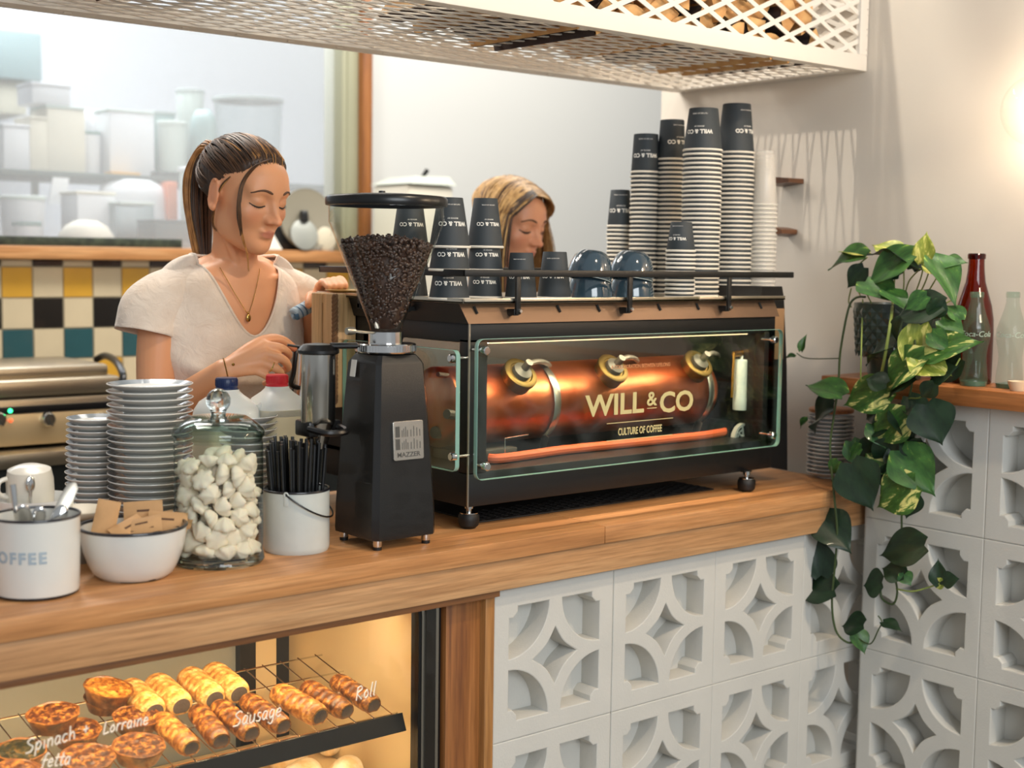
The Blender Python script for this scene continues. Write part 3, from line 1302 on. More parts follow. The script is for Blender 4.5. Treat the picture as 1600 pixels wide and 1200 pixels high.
# dosing chamber on the left side
dx, dy = at(497, 600, .17).x, .17
dr = 27*mpp((dx, dy, 1.2))
dz = [zat(dx, dy, y) for y in (700, 662, 552, 537)]
m = MB()
m.lathe([(dr*.5, dz[0]), (dr*.95, dz[1]), (dr, dz[1]+.004), (dr, dz[2])], 36, T=tr(dx, dy, 0))
dc = m.build('dosing_chamber', mat('polished_aluminium', 'b9b6ae', .16, 1), gr)
m = MB()
m.lathe([(dr*1.12, dz[2]-.001), (dr*1.22, dz[2]+.001), (dr*1.22, dz[2]+.006), (dr*.9, dz[3]-.001), (dr*.3, dz[3]+.001), (0, dz[3]+.001)], 36, T=tr(dx, dy, 0))
m.tube([(dx+.012, dy-.02, dz[3]-.003), (dx+.058, dy-.035, dz[3]-.003)], .0055, 10)
m.tube([(dx+.058, dy-.035, dz[3]-.003), (dx+.085, dy-.04, dz[3]-.003)], .003, 8)
m.build('chamber_lid', BLACK_G, dc)
m = MB()
m.lathe([(0, .002), (.0028, .002), (.0028, -.002), (0, -.002)], 10, T=tr(dx+dr*.45, dy-dr*.9, zat(dx, dy-.02, 559)) @ FR)
m.build('chamber_screw', BLACK_G, dc)
m = MB()
lv0 = at(475, 543, .19)
lv1 = at(449, 539, .2)
m.tube([lv0, lv1], .0022, 8)
m.build('dosing_lever', BLACK_G, dc)
m = MB()
fz = zat(dx, dy-.02, 672)
m.tube(smooth_path([(dx-.03, dy-.02, fz+.004), (dx-.02, dy-.06, fz), (dx+.02, dy-.06, fz), (dx+.03, dy-.02, fz+.004)], 6), .006, 8)
m.box(dx-.03, dx+.036, dy-.02, dy+.03, fz-.012, fz+.016, b=.004)
m.build('portafilter_fork', BLACK_G, dc)
m = MB()
lx = GCX-hx*.80
m.data(shape([rrect(-.008, .008, -.015, .015, .001)], .0004), 0, tr(lx-.001, GCY+.02, zat(lx, GCY+.02, 575)) @ rotm(8, 'Y') @ RW)
m.build('rating_label', WHITE_PAPER, body)

# beans: nobody could count them
RB = random.Random(5)
BEAN = mat('roasted_beans', '4a3024', .32, var=.55, vscale=90, coat=.3)
bt = zat(GCX, GCY, 382)
m = MB()


def hop_r(z):
    t = (z-(hz0+.012))/(hz1-hz0-.012)
    return .031+(HR*.965-.031)*max(0, min(1, t))-.003


bprof = [(math.sin(PI*i/5)*.5, -math.cos(PI*i/5)*.5) for i in range(6)]
bprof[0] = (0, -.5)
bprof[-1] = (0, .5)


def bean(c, s_):
    T = tr(*c) @ M.Rotation(RB.uniform(0, 6.3), 4, 'Z') @ M.Rotation(RB.uniform(0, 3.1), 4, 'X') @ M.Diagonal((.0074*s_, .0056*s_, .0098*s_, 1))
    m.lathe(bprof, 7, T=T)


for k in range(1500):
    z = hz0+.006+(bt-hz0-.008)*math.sqrt(RB.random())
    a = RB.uniform(0, 2*PI)
    r = hop_r(z)-.004
    bean((GCX+r*math.cos(a), GCY+r*math.sin(a), z), RB.uniform(.85, 1.1))
for k in range(420):
    a = RB.uniform(0, 2*PI)
    rr_ = math.sqrt(RB.random())
    r = (hop_r(bt)-.004)*rr_
    bean((GCX+r*math.cos(a), GCY+r*math.sin(a), bt+.012*(1-rr_)+.004*math.sin(3*a)+RB.uniform(-.003, .004)), RB.uniform(.9, 1.1))
m.lathe([(0, hz0), (.02, hz0+.004), (hop_r(bt)-.009, bt-.008), (0, bt+.004)], 24, T=tr(GCX, GCY, 0))
o = m.build('coffee_beans', BEAN, sharp=180)
o['kind'] = 'stuff'
tag(o, 'dark roasted coffee beans filling the grinder hopper', 'coffee beans')

# ================================================================ paper cups on the machine
TZ = 1.3616
CUP = mat('slate_paper', '31383d', .62, bump=.05, bscale=300)
RIM = mat('rolled_white_rim', 'e9e2d4', .7)


def wrap(m, d, r0, z0, r1, z1, phi, zc, flip=True, T=None, lift=.0004, sc=1.0):
    """bend flat lettering round a cone (radius r0 at z0, r1 at z1)"""
    sg = -1 if flip else 1
    vs = []
    for p in d[0]:
        z = zc+sg*p[1]*sc
        r = r0+(r1-r0)*(z-z0)/(z1-z0)
        a = phi+sg*p[0]*sc/r
        rr_ = r+lift+p[2]
        vs.append((rr_*math.cos(a), rr_*math.sin(a), z))
    m.add(vs, d[1], 0, T)


def paper_cup(label, R0, R1, H, group=None, body=None, rim=None):
    c = thing('paper_cup', label, 'paper cup', (0, 0, 0), 0, group)
    m = MB()
    m.lathe([(R0*.95, .003), (R0*.965, .004), (R1, H-.001), (R1-.0008, H), (R1-.002, H), (R1-.003, H-.006), (0, H-.006)], 36)
    if body is None:
        m.lathe([(R0*.93, .002), (R1*.94, H-.008)], 36)
    m.build('cup_wall', body or CUP, c)
    m = MB()
    m.lathe([(R0*.945+.0028*math.cos(t), .0026+.0026*math.sin(t)) for t in [2*PI*k/10 for k in range(11)]], 36)
    m.build('rolled_rim', rim or RIM, c)
    return c


def cup_text(c, R0, R1, H, phi, sc=1.0, zf=.55):
    m = MB()
    z0, z1 = .004, H
    wrap(m, text('WILL & CO', .0125, .0001, .0004), R0*.965, z0, R1, z1, phi, H*zf*.8, sc=sc)
    wrap(m, text('BREWED BY', .0042, .0001, 0), R0*.965, z0, R1, z1, phi, H*zf*.8+.0115*sc, sc=sc)
    wrap(m, text('CULTURE OF COFFEE', .0036, .0001, 0), R0*.965, z0, R1, z1, phi, H*.86, sc=sc)
    m.build('lettering', INK_WHITE, c, smooth=False)


def phi_cam(x, y, off=0):
    return math.atan2(CAM.y-y, CAM.x-x)+math.radians(off)


def cup_stack(px, Y, w, wt, y_top, y_rim, step_px, toplab, lab, grp, off=0, texted=True, zbase=TZ, sc=1.0):
    x = at(px, 455, Y).x
    k = mpp((x, Y, 1.45))
    R0, R1 = w*k/2/.95*.96, wt*k/2
    zt, zr = zat(x, Y, y_top), zat(x, Y, y_rim)
    H = zt-zr
    n = max(1, round((zr-zbase)/(step_px*k)))
    st = (zr-zbase)/n
    proto = None
    rr = random.Random(int(px))
    for i in range(n):
        loc = (x+rr.uniform(-.0008, .0008), Y+rr.uniform(-.0008, .0008), zbase+i*st)
        if proto is None:
            proto = paper_cup(lab, R0, R1, H, grp)
            proto.location = loc
        else:
            dup(proto, loc, rot=(0, 0, rr.uniform(0, 6)))
    t = paper_cup(toplab, R0, R1, H)
    if texted:
        cup_text(t, R0, R1, H, phi_cam(x, Y, off), sc)
    t.location = (x, Y, zr)


# three-cup columns and single cups at the left of the tray
def column(px, Y, w, wt, tops, labs, off=0):
    """tops: pixel rows (rim_y, top_y) of each inverted cup, lowest first"""
    x = at(px, 455, Y).x
    k = mpp((x, Y, 1.42))
    R0, R1 = w*k/2, wt*k/2
    H = zat(x, Y, tops[-1][1])-zat(x, Y, tops[-1][0])
    for i, ((yr, yt), lb) in enumerate(zip(tops, labs)):
        z = TZ if i == 0 else zat(x, Y, yr)
        c = paper_cup(lb, R0, R1, H)
        cup_text(c, R0, R1, H, phi_cam(x, Y, off+(-6, 4, 8)[i % 3]), .9*w/66, .42 if i < len(tops)-1 else .6)
        c.location = (x, Y, z)


column(702, .185, 66, 40, [(459, 380), (424, 345), (388, 309)],
       ['slate paper cup at the bottom of the left front three-cup column', 'slate paper cup in the middle of the left front three-cup column', 'slate paper cup topping the left front three-cup column, beside the hopper'], 2)
column(757, .245, 58, 37, [(459, 380), (424, 347), (388, 310)],
       ['slate paper cup at the bottom of the column before the blonde woman', 'slate paper cup in the middle of the column before the blonde woman', 'slate paper cup topping the column before the blonde woman'], 6)
column(640, .30, 60, 38, [(459, 380), (424, 347), (388, 311)],
       ['slate paper cup at the bottom of the column seen through the hopper', 'slate paper cup in the middle of the column seen through the hopper', 'slate paper cup topping the column seen through the glass hopper'], 0)
column(814, .175, 52, 36, [(462, 389)], ['single upturned slate paper cup left of its twin on the tray'], -4)
column(866, .175, 55, 37, [(462, 388)], ['single upturned slate paper cup beside the blue ceramic cups'], -2)

G1 = 'nested paper cups in the stacks on the machine'
cup_stack(1092, .235, 61, 45, 170, 237, 7.1, 'top cup of the wide paper cup stack third tallest from the right end'.replace('third tallest from the right end', 'just left of the tallest'),
          'nested paper cup in the wide stack left of the tallest stack', 'cups nested in the second tallest stack', -14)
cup_stack(1143, .315, 59, 43, 163, 241, 7.1, 'top cup of the tallest paper cup stack on the coffee machine',
          'nested paper cup in the tallest stack beside the clear cups', 'cups nested in the tallest stack', 44)
cup_stack(1044, .385, 45, 37, 188, 251, 7.0, 'top cup of the narrow stack between the wide stack and its neighbour',
          'nested paper cup in the narrow stack left of the wide stack', 'cups nested in the third tallest stack', 40)
cup_stack(1004, .425, 45, 38, 210, 271, 7.0, 'top cup of the stack standing left of three taller stacks, white lettering facing out',
          'nested paper cup in the stack left of three taller stacks', 'cups nested in the fourth tallest stack', -2)
cup_stack(966, .50, 39, 30, 297, 355, 6.6, 'top cup of the low back stack behind the blue ceramic cups',
          'nested paper cup in the low back stack behind the blue cups', 'cups nested in the low back stack', 4)
cup_stack(1062, .155, 46, 33, 347, 394, 6.4, 'top cup of the short stack of small cups just behind the rail',
          'nested small paper cup in the short stack just behind the rail', 'small cups nested in the short stack', -22, sc=.7)
# clear plastic cups
_k = NT('clear_plastic')
_k.b.inputs['Base Color'].default_value = lin('eeeae2')
_k.b.inputs['Roughness'].default_value = .22
_k.b.inputs['Alpha'].default_value = .30
CLEAR = _k.m
CLRIM = mat('frosted_rim', 'dcd8ce', .3)
x, Y = at(1189, 455, .27).x, .27
k = mpp((x, Y, 1.5))
z_t, z_r = zat(x, Y, 236), zat(x, Y, 322)
n = 21
st = (z_r-TZ)/n
lab = 'clear plastic cup nested in the see-through stack at the right end'
p0 = None
for i in range(n+1):
    if p0 is None:
        p0 = paper_cup(lab, 21.5*k, 14.5*k, z_t-z_r, 'clear cups nested in the right end stack', CLEAR, CLRIM)
        p0.location = (x, Y, TZ)
    elif i < n:
        dup(p0, (x, Y, TZ+st*i))
    else:
        c = dup(p0, (x, Y, z_r), 'top clear plastic cup of the see-through stack at the right end')
        del c['group']

# blue ceramic cups, upturned in leaning pairs
CER = mat('slate_blue_ceramic', '2f4350', .12, coat=1.0, spec=.6)


def ceramic(label, R, H):
    c = thing('ceramic_cup', label, 'ceramic cup')
    m = MB()
    m.lathe([(R, 0), (R*1.0, H*.15), (R*.93, H*.5), (R*.80, H*.78), (R*.62, H*.95), (R*.5, H), (R*.46, H), (R*.44, H*.96), (0, H*.96)], 40)
    m.lathe([(R, 0), (R*.96, 0), (R*.95, H*.15), (R*.88, H*.5), (R*.72, H*.78), (0, H*.92)], 40)
    m.build('bowl', CER, c)
    m = MB()
    m.lathe([(R*.98+.0012*math.cos(t), .0012*math.sin(t)) for t in [2*PI*k/8 for k in range(9)]], 40)
    m.build('pale_rim', mat('worn_pale_rim', '9fb0b6', .3), c)
    return c


for (px, l1, l2, tl) in ((922, 'lower blue ceramic cup of the left upturned pair', 'upper blue ceramic cup tilted on the left upturned pair', 12),
                         (987, 'lower blue ceramic cup of the right upturned pair', 'upper blue ceramic cup tilted on the right upturned pair', 9)):
    x, Y = at(px, 455, .20).x, .20
    R = 35*mpp((x, Y, 1.4))
    c = ceramic(l1, R, .058)
    c.location = (x, Y, TZ+.0015)
    c = ceramic(l2, R, .058)
    c.location = (x-.004, Y, TZ+.040)
    c.rotation_euler = (0, math.radians(tl), 0)

# ================================================================ plates
PLATE_RIM = mat('blue_grey_plate_band', '77828a', .25, coat=.4)
PLATE_U = mat('plate_glaze', 'd9d8d2', .25, coat=.4)


def plate(label, R, H, group=None):
    p = thing('plate', label, 'plate', group=group)
    m = MB()
    m.lathe([(0, .002), (R*.56, .002), (R*.58, 0), (R*.62, 0), (R*.64, .003), (R*.86, H*.55), (R*.975, H*.86)], 48, 0)
    m.lathe([(R*.80, H*.62), (R*.62, H*.34), (0, H*.30)], 48, 0)
    m.build('dish', PLATE_U, p)
    m = MB()
    m.lathe([(R*.975, H*.86), (R, H*.93), (R*.995, H), (R*.98, H*1.01)], 48, 0)
    m.build('white_edge', WHITE_G, p)
    m = MB()
    m.lathe([(R*.98, H*1.01), (R*.80, H*.62)], 48, 0)
    m.build('blue_band', PLATE_RIM, p)
    return p


def plate_stack(px, py_top, Y, w, zb, pitch, name, grp, tilt=0, shift=0):
    P = at(px, py_top, Y)
    R = w/2*mpp(P)
    n = round((P.z-zb)/pitch)
    st = (P.z-zb)/n
    pr = None
    rr = random.Random(int(px*3))
    for i in range(n):
        t = i/(n-1)
        loc = (P.x+rr.uniform(-.0012, .0012)+shift*(1-t), Y+rr.uniform(-.0012, .0012), zb+i*st)
        if pr is None:
            pr = plate('white plate inside '+name, R, .0165 if w > 80 else .014, grp)
            pr.location = loc
        elif i < n-1:
            dup(pr, loc, rot=(0, 0, rr.uniform(0, 6)))
        else:
            c = dup(pr, loc, 'topmost white plate of '+name)
            del c['group']


CZ = .9301
plate_stack(234, 602, .37, 132, CZ, .0123, 'the tall stack left of the marshmallow jar', 'plates in the tall stack')
plate_stack(152, 656, .50, 94, CZ, .0112, 'the shorter stack at far left', 'plates in the shorter left stack', shift=-.006)
plate_stack(386, 652, .40, 94, CZ, .0123, 'the stack half hidden behind the glass jar', 'plates in the stack behind the jar')
plate_stack(1299, 652, .135, 72, CZ, .0094, 'the stack in the corner by the right wall', 'plates in the corner stack')
# wooden lid on the corner stack
P = at(1299, 640, .135)
m = MB()
m.lathe([(0, 0), (.034*1.5, 0), (.053, .002), (.053, .008), (.050, .010), (0, .010)], 36, T=tr(P.x, .135, P.z-.006))
tag(m.build('wooden_lid', OAK_Y, sharp=40), 'round wooden lid lying on the corner plate stack', 'lid')

# ================================================================ enamelware and jar at the left
def mug_like(m_out, m_rim, x, y, r0, r1, h, th=.002, curve=0, n=56):
    pass


# mug
k = mpp((.745, .12, 1.0))
MX, MY, MR = .742, .124, 66*k
mz = zat(MX, MY-MR, 813)
mg = thing('enamel_mug', 'white enamel mug lettered COFFEE and crammed with cutlery', 'mug', (MX, MY, CZ))
m = MB()
h = mz-CZ
m.lathe([(0, 0), (MR*.90, 0), (MR*.95, .003), (MR*.97, .010), (MR*.985, h*.5), (MR, h-.003)], 64, T=tr(MX, MY, CZ))
m.lathe([(0, .004), (MR*.93, .004), (MR*.955, h*.5), (MR*.975, h-.003)], 64, T=tr(MX, MY, CZ))
m.build('mug_body', ENAMEL, mg)
m = MB()
m.lathe([(MR*.992+.0022*math.cos(t), h-.001+.0022*math.sin(t)) for t in [2*PI*q/10 for q in range(11)]], 64, T=tr(MX, MY, CZ))
m.build('dark_rim', NAVY_RIM, mg)
m = MB()
m.lathe([(MR*.90, -.0001), (MR*.955, .0025), (MR*.962, .005)], 64, T=tr(MX, MY, CZ))
m.build('dark_base_line', NAVY_RIM, mg)
m = MB()
zc_ = zat(MX, MY-MR, 871)
ph = phi_cam(MX, MY)
d0 = text('COFFEE', .0235, .0002, .0006, 1.25)
wrap(m, d0, MR*.975, CZ, MR, mz, ph-math.radians(31), zc_, False, tr(MX, MY, 0))
m.build('lettering', mat('faded_blue_print', '7f97a8', .5), mg, smooth=False)
m = MB()
d0 = text('COFFEE', .0235, .0002, -.0003, 1.25)
wrap(m, d0, MR*.975, CZ, MR, mz, ph-math.radians(31), zc_, False, tr(MX, MY, 0), lift=.0006)
m.build('lettering_inline', mat('pale_blue_print', 'b4c0c8', .5), mg, smooth=False)
m = MB()
hz = CZ+h*.5
m.tube(smooth_path([(MX-MR*.97, MY+.01, hz+.035), (MX-MR-.03, MY+.012, hz+.03), (MX-MR-.036, MY+.012, hz-.005), (MX-MR*.97, MY+.01, hz-.03)], 6), .006, 10)
m.build('handle', ENAMEL, mg)


def cutlery(kind, label, a, b, group=None):
    """a: point down in the mug, b: free end"""
    a, b = V(a), V(b)
    L = (b-a).length
    d = (b-a).normalized()
    sd = d.cross(V((CAM-b))).normalized()
    nn = sd.cross(d)
    t = thing(kind, label, kind.replace('_', ' ').split()[-1], a, 0, group)
    m = MB()
    if kind == 'butter_knife':
        prof = [(0, .0035), (.45, .0045), (.5, .006), (.55, .0085), (.8, .0105), (.95, .009), (1, .003)]
        m.tube([a+d*(L*q) for q, r in prof], [r for q, r in prof], 10, flat=.16, up=nn)
        m.build('blade', mat('dull_knife_steel', 'b3aca0', .35, 1), t)
    elif kind == 'teaspoon':
        prof = [(0, .003), (.6, .0022), (.68, .003)]
        m.tube([a+d*(L*q) for q, r in prof], [r for q, r in prof], 8, flat=.5, up=nn)
        m.build('spoon_handle', CHROME, t)
        m = MB()
        c = a+d*(L*.84)
        R_ = M((sd, d, nn)).transposed().to_4x4()
        R_.translation = c
        m.sph((0, 0, 0), (.0115, L*.17, .0035), 18, 10, T=R_)
        m.build('spoon_bowl', CHROME, t)
    else:
        prof = [(0, .003), (.5, .0028), (.85, .004), (1, .0046)]
        m.tube([a+d*(L*q) for q, r in prof], [r for q, r in prof], 8, flat=.4, up=nn)
        m.build('spoon_handle', CHROME, t)
    return t


zi = CZ+.02
cutlery('butter_knife', 'wide flat butter knife leaning right out of the mug', (MX-.01, MY-.01, zi+.03), at(117, 754, MY+.0))
cutlery('upturned_spoon', 'steel spoon standing handle up at the left of the mug', (MX-.02, MY, zi), at(20, 757, MY+.01))
cutlery('teaspoon', 'teaspoon with bowl up at the front right of the mug', (MX-.01, MY-.0, zi), at(100, 790, MY-.01))
cutlery('teaspoon', 'teaspoon with bowl up in the middle of the mug', (MX-.02, MY+.02, zi), at(64, 792, MY-.01))
cutlery('teaspoon', 'teaspoon with bowl up at the left inside of the mug', (MX+.01, MY+.02, zi), at(34, 790, MY-.02))

# white pot behind the mug with an upturned cup and a spoon
P = at(52, 776, .32)
pr_ = 62*mpp(P)
pot = thing('white_bowl', 'white bowl behind the enamel mug holding an upturned cup', 'bowl', (P.x, .32, CZ))
m = MB()
hh = P.z-CZ
m.lathe([(0, 0), (pr_*.6, 0), (pr_*.8, hh*.4), (pr_*.97, hh*.9), (pr_, hh), (pr_*.96, hh), (pr_*.93, hh*.9), (pr_*.75, hh*.4), (0, .012)], 48, T=tr(P.x, .32, CZ))
m.build('bowl_body', WHITE_G, pot)
c = thing('ceramic_cup', 'cream ceramic cup lying upturned in the white bowl', 'ceramic cup')
Rc = 36*mpp(P)
m = MB()
m.lathe([(Rc*.95, 0), (Rc, .02), (Rc*.99, .045), (Rc*.9, .062), (Rc*.5, .068), (0, .068)], 40)
m.build('cup_body', mat('cream_glaze', 'ded6c6', .3, coat=.3), c)
m = MB()
m.tube(smooth_path([(-Rc*.97, 0, .052), (-Rc-.012, 0, .048), (-Rc-.014, 0, .03), (-Rc*.98, 0, .02)], 5), .004, 8)
m.build('cup_handle', mat('cream_glaze_handle', 'ded6c6', .3, coat=.3), c)
c.location = (P.x-.002, .325, zat(P.x, .325, 773)-.018)
c.rotation_euler = (math.radians(6), math.radians(-4), 0)
q0 = at(48, 772, .28)
t = thing('teaspoon', 'teaspoon sticking up in front of the cream upturned cup', 'teaspoon', q0)
m = MB()
m.tube([q0+V((0, 0, -.04)), q0+V((0, .0, .005))], .0022, 8)
m.build('spoon_handle', CHROME, t)
m = MB()
m.sph(tuple(q0+V((0, 0, .016))), (.0075, .0025, .014), 16, 10)
m.build('spoon_bowl', CHROME, t)
P = at(122, 797, .30)
m = MB()
m.lathe([(0, .0), (.03, 0), (.05, .012), (.052, .016), (.049, .016), (.028, .005), (0, .005)], 40, T=tr(P.x, .30, max(CZ, P.z-.014)))
o = m.build('saucer', mat('cream_saucer_glaze', 'e6dcc6', .25, coat=.4))
P2 = P
sd = thing('saucer_pile', 'x', 'x') if False else None
tag(o, 'cream saucer peeking out between the mug and the left plate stack', 'saucer')
zz = max(CZ, P.z-.014)
if zz > CZ+.02:
    m = MB()
    m.lathe([(0, 0), (.034, 0), (.036, .01), (.036, zz-CZ-.001), (0, zz-CZ-.001)], 36, T=tr(P.x, .30, CZ))
    tag(m.build('tea_tin', mat('tin_grey', '8f8b82', .4, .5), sharp=40), 'short grey tin under the cream saucer behind the bowl', 'tin')

# bowl of sugar sachets
k = mpp((.885, .12, 1.0))
BX, BYY, BRR = at(208, 830, .14).x, .14, 83.5*k
bz = zat(BX, BYY-BRR, 833)
bh_ = bz-CZ
bw_ = thing('enamel_bowl', 'white enamel bowl with black rim full of sugar sachets', 'bowl', (BX, BYY, CZ))
m = MB()
m.lathe([(0, .004), (BRR*.56, .004), (BRR*.60, 0), (BRR*.64, .002), (BRR*.74, bh_*.10), (BRR*.83, bh_*.27), (BRR*.92, bh_*.52), (BRR*.975, bh_*.8), (BRR*.99, bh_-.002)], 64, T=tr(BX, BYY, CZ))
m.lathe([(BRR*.975, bh_-.002), (BRR*.955, bh_*.8), (BRR*.90, bh_*.52), (BRR*.80, bh_*.25), (BRR*.6, .009), (0, .008)], 64, T=tr(BX, BYY, CZ))
m.build('bowl_body', ENAMEL, bw_)
m = MB()
m.lathe([(BRR*.985+.0026*math.cos(t), bh_-.001+.0026*math.sin(t)) for t in [2*PI*q/10 for q in range(11)]], 64, T=tr(BX, BYY, CZ))
m.build('black_rim', NAVY_RIM, bw_)
m = MB()
m.lathe([(BRR*.60, -.0001), (BRR*.635, .0015), (BRR*.65, .005)], 64, T=tr(BX, BYY, CZ), a0=3.9, a1=5.2)
m.sph((BX+.006, BYY-BRR*.64, CZ+.004), (.008, .002, .003), 10, 6)
m.build('chipped_base', NAVY_RIM, bw_)

KRAFT = mat('kraft_paper', 'c69a6a', .75, var=.12, vscale=40, bump=.2, bscale=120)
KPRINT = mat('brown_print', '5a3c26', .7)


def sachet(label, c, ex, ey, W=.062, Hh=.036):
    ex, ey = V(ex).normalized(), V(ey)
    ey = (ey-ex*ey.dot(ex)).normalized()
    ez = ex.cross(ey)
    R_ = M((ex, ey, ez)).transposed().to_4x4()
    R_.translation = V(c)
    t = thing('sugar_sachet', label, 'sachet', c)
    m = MB()
    N = 10
    for s_ in (1, -1):
        vs = []
        for i in range(N+1):
            for j in range(N+1):
                u, v_ = i/N*2-1, j/N*2-1
                b_ = max(0, 1-abs(u)**3)*max(0, 1-abs(v_)**3)
                vs.append((u*W/2, v_*Hh/2, s_*(.0045*b_+.0002)))
        m.add(vs, [(i*(N+1)+j, (i+1)*(N+1)+j, (i+1)*(N+1)+j+1, i*(N+1)+j+1) for i in range(N) for j in range(N)], 0, R_)
    m.build('paper_packet', KRAFT, t)
    m = MB()
    m.box(-W*.3, W*.3, -Hh*.30, -Hh*.24, .0032, .0036, T=R_)
    m.box(-W*.16, W*.16, .0*Hh, Hh*.1, .0046, .0049, T=R_)
    m.build('printed_band', KPRINT, t)
    return t


cdir = (CAM-V((BX, BYY, bz))).normalized()
S_ = [
 ('kraft sachet standing upright at the left of the bowl', (165, 812), .02, (0.25, 0, 1), (1, -.3, 0)),
 ('kraft sachet at the back of the bowl, propped upright', (224, 800), .045, (1, -.5, .05), (.1, .3, 1)),
 ('kraft sachet lying across the front of the sachet heap', (222, 822), -.01, (1, -.6, .25), (.3, .8, .6)),
 ('kraft sachet sloping down at the right of the heap', (262, 815), .0, (1, -.5, -.1), (.2, .6, .8)),
 ('kraft sachet flat on top of the heap in the middle', (243, 812), .025, (1, -.3, .15), (.1, .9, .4)),
 ('kraft sachet tucked low against the right rim', (275, 820), .015, (.6, -.8, .3), (.6, .5, .6)),
 ('kraft sachet half buried left of the sachet heap', (203, 826), .0, (1, .3, .3), (-.2, .8, .6)),
]
for lb, (px, py), dy_, ex, ey in S_:
    sachet(lb, at(px, py, BYY+dy_), ex, ey)
for lb, dx_, dy_ in (('kraft sachet lying flat at the bottom left inside the bowl', -.02, .0), ('kraft sachet lying flat at the bottom right inside the bowl', .022, .012)):
    sachet(lb, (BX+dx_, BYY+dy_, CZ+.05), (1, .4+dx_*20, .1), (0, 1, .1))

# marshmallow jar
JX, JY = 1.061, .157
JR = 68.5*mpp((JX, JY, 1.05))
jz0, jz1 = CZ, zat(JX, JY-JR, 690)
J = M.Translation((JX, JY, 0))
jar = thing('glass_jar', 'big lidded glass jar full of white meringue drops', 'jar', (JX, JY, CZ))
JG = thin_glass('jar_glass', 'fafcfa', edge='7f988b', dens=1.35)
m = MB()
m.lathe([(JR*.98, jz0+.001), (JR*1.03, jz0+.006), (JR*.985, jz0+.022), (JR, jz0+.04), (JR, jz1-.012), (JR*.985, jz1)], 64, T=J)
m.build('jar_body', JG, jar)
m = MB()
m.lathe([(0, jz0), (JR*.98, jz0), (JR*1.03, jz0+.006), (JR*.97, jz0+.016), (JR*.8, jz0+.010), (0, jz0+.009)], 64, T=J)
m.build('jar_foot', solid_glass('jar_foot_glass', 'e4eee8'), jar)
lz0 = jz1
lz1, kz0, kz1 = zat(JX, JY, 654), zat(JX, JY, 645), zat(JX, JY, 607)
LR = JR*1.04
lp = [(LR*.97, lz0), (LR, lz0+.004), (LR, lz0+.010), (LR*.97, lz0+.014), (LR*.9, lz0+.02), (LR*.62, lz0+.034), (LR*.34, lz1-.004), (LR*.2, lz1), (0, lz1)]
m = MB()
m.lathe(lp, 64, T=J)
m.lathe([(r*.95, z-.006) for r, z in lp], 64, T=J)
lid = m.build('jar_lid', thin_glass('lid_glass', 'e2ebe5', edge='66806f', dens=1.5, ior=1.6), jar, sharp=60)
m = MB()
kr = (kz1-kz0)/2
m.lathe([(0, lz1-.002), (kr*.8, lz1-.002), (kr*.6, lz1+.004), (kr*.62, kz0+.002)]+[(kr*math.sin(t), kz0+kr-kr*math.cos(t)) for t in [PI*q/16 for q in range(4, 17)]], 40, T=J)
m.build('lid_knob', solid_glass('knob_glass', 'eef4f0'), lid, sharp=60)

MER = mat('meringue', 'ece0ca', .8, sss=.15, bump=.15, bscale=160)
RM = random.Random(11)


def meringue_mesh(seed):
    r_ = random.Random(seed)
    m = MB()
    N = 26
    prof = [(0, -.52), (.6, -.5), (.95, -.35), (1.0, -.05), (.85, .3), (.55, .62), (.22, .86), (0, .95)]
    vs, rows = [], []
    for (r, z) in prof:
        row = []
        for i in range(N):
            a = 2*PI*i/N
            f = 1+.16*math.cos(6*a+z*2.6+seed)
            row.append(len(vs))
            vs.append((r*f*math.cos(a)*.0182, r*f*math.sin(a)*.0182, z*.0150))
        rows.append(row)
    fs = []
    for k_ in range(len(rows)-1):
        for i in range(N):
            fs.append((rows[k_][i], rows[k_][(i+1) % N], rows[k_+1][(i+1) % N], rows[k_+1][i]))
    m.add(vs, fs)
    return m


glab = 'white meringue drop among many heaped in the glass jar'
protos = [meringue_mesh(s_).build('meringue', MER, sharp=180) for s_ in (1, 2, 3)]
for p in protos:
    tag(p, glab, 'meringue', 'meringues in the jar')
spots = []
zfull = zat(JX, JY, 708)
tries = 0
while len(spots) < 120 and tries < 60000:
    tries += 1
    zlim = CZ+.026+(zfull-CZ-.03)*min(1, (tries/26000))
    a, rr_ = RM.uniform(0, 2*PI), JR*.985-.0195
    rr_ = rr_*(1 if RM.random() < .72 else math.sqrt(RM.random()))
    p = V((JX+rr_*math.cos(a), JY+rr_*math.sin(a), RM.uniform(CZ+.026, zlim)))
    if p.z > zfull-.03*(rr_/JR)+.005:
        continue
    if all((p-q).length > .0255 for q in spots):
        spots.append(p)
for i, p in enumerate(spots):
    o = protos[i] if i < 3 else protos[i % 3].copy()
    if i >= 3:
        COL.objects.link(o)
    o.location = p
    o.rotation_euler = (RM.uniform(0, 6.3), RM.uniform(0, 6.3), RM.uniform(0, 6.3))
    s_ = RM.uniform(.9, 1.12)
    o.scale = (s_, s_, s_)

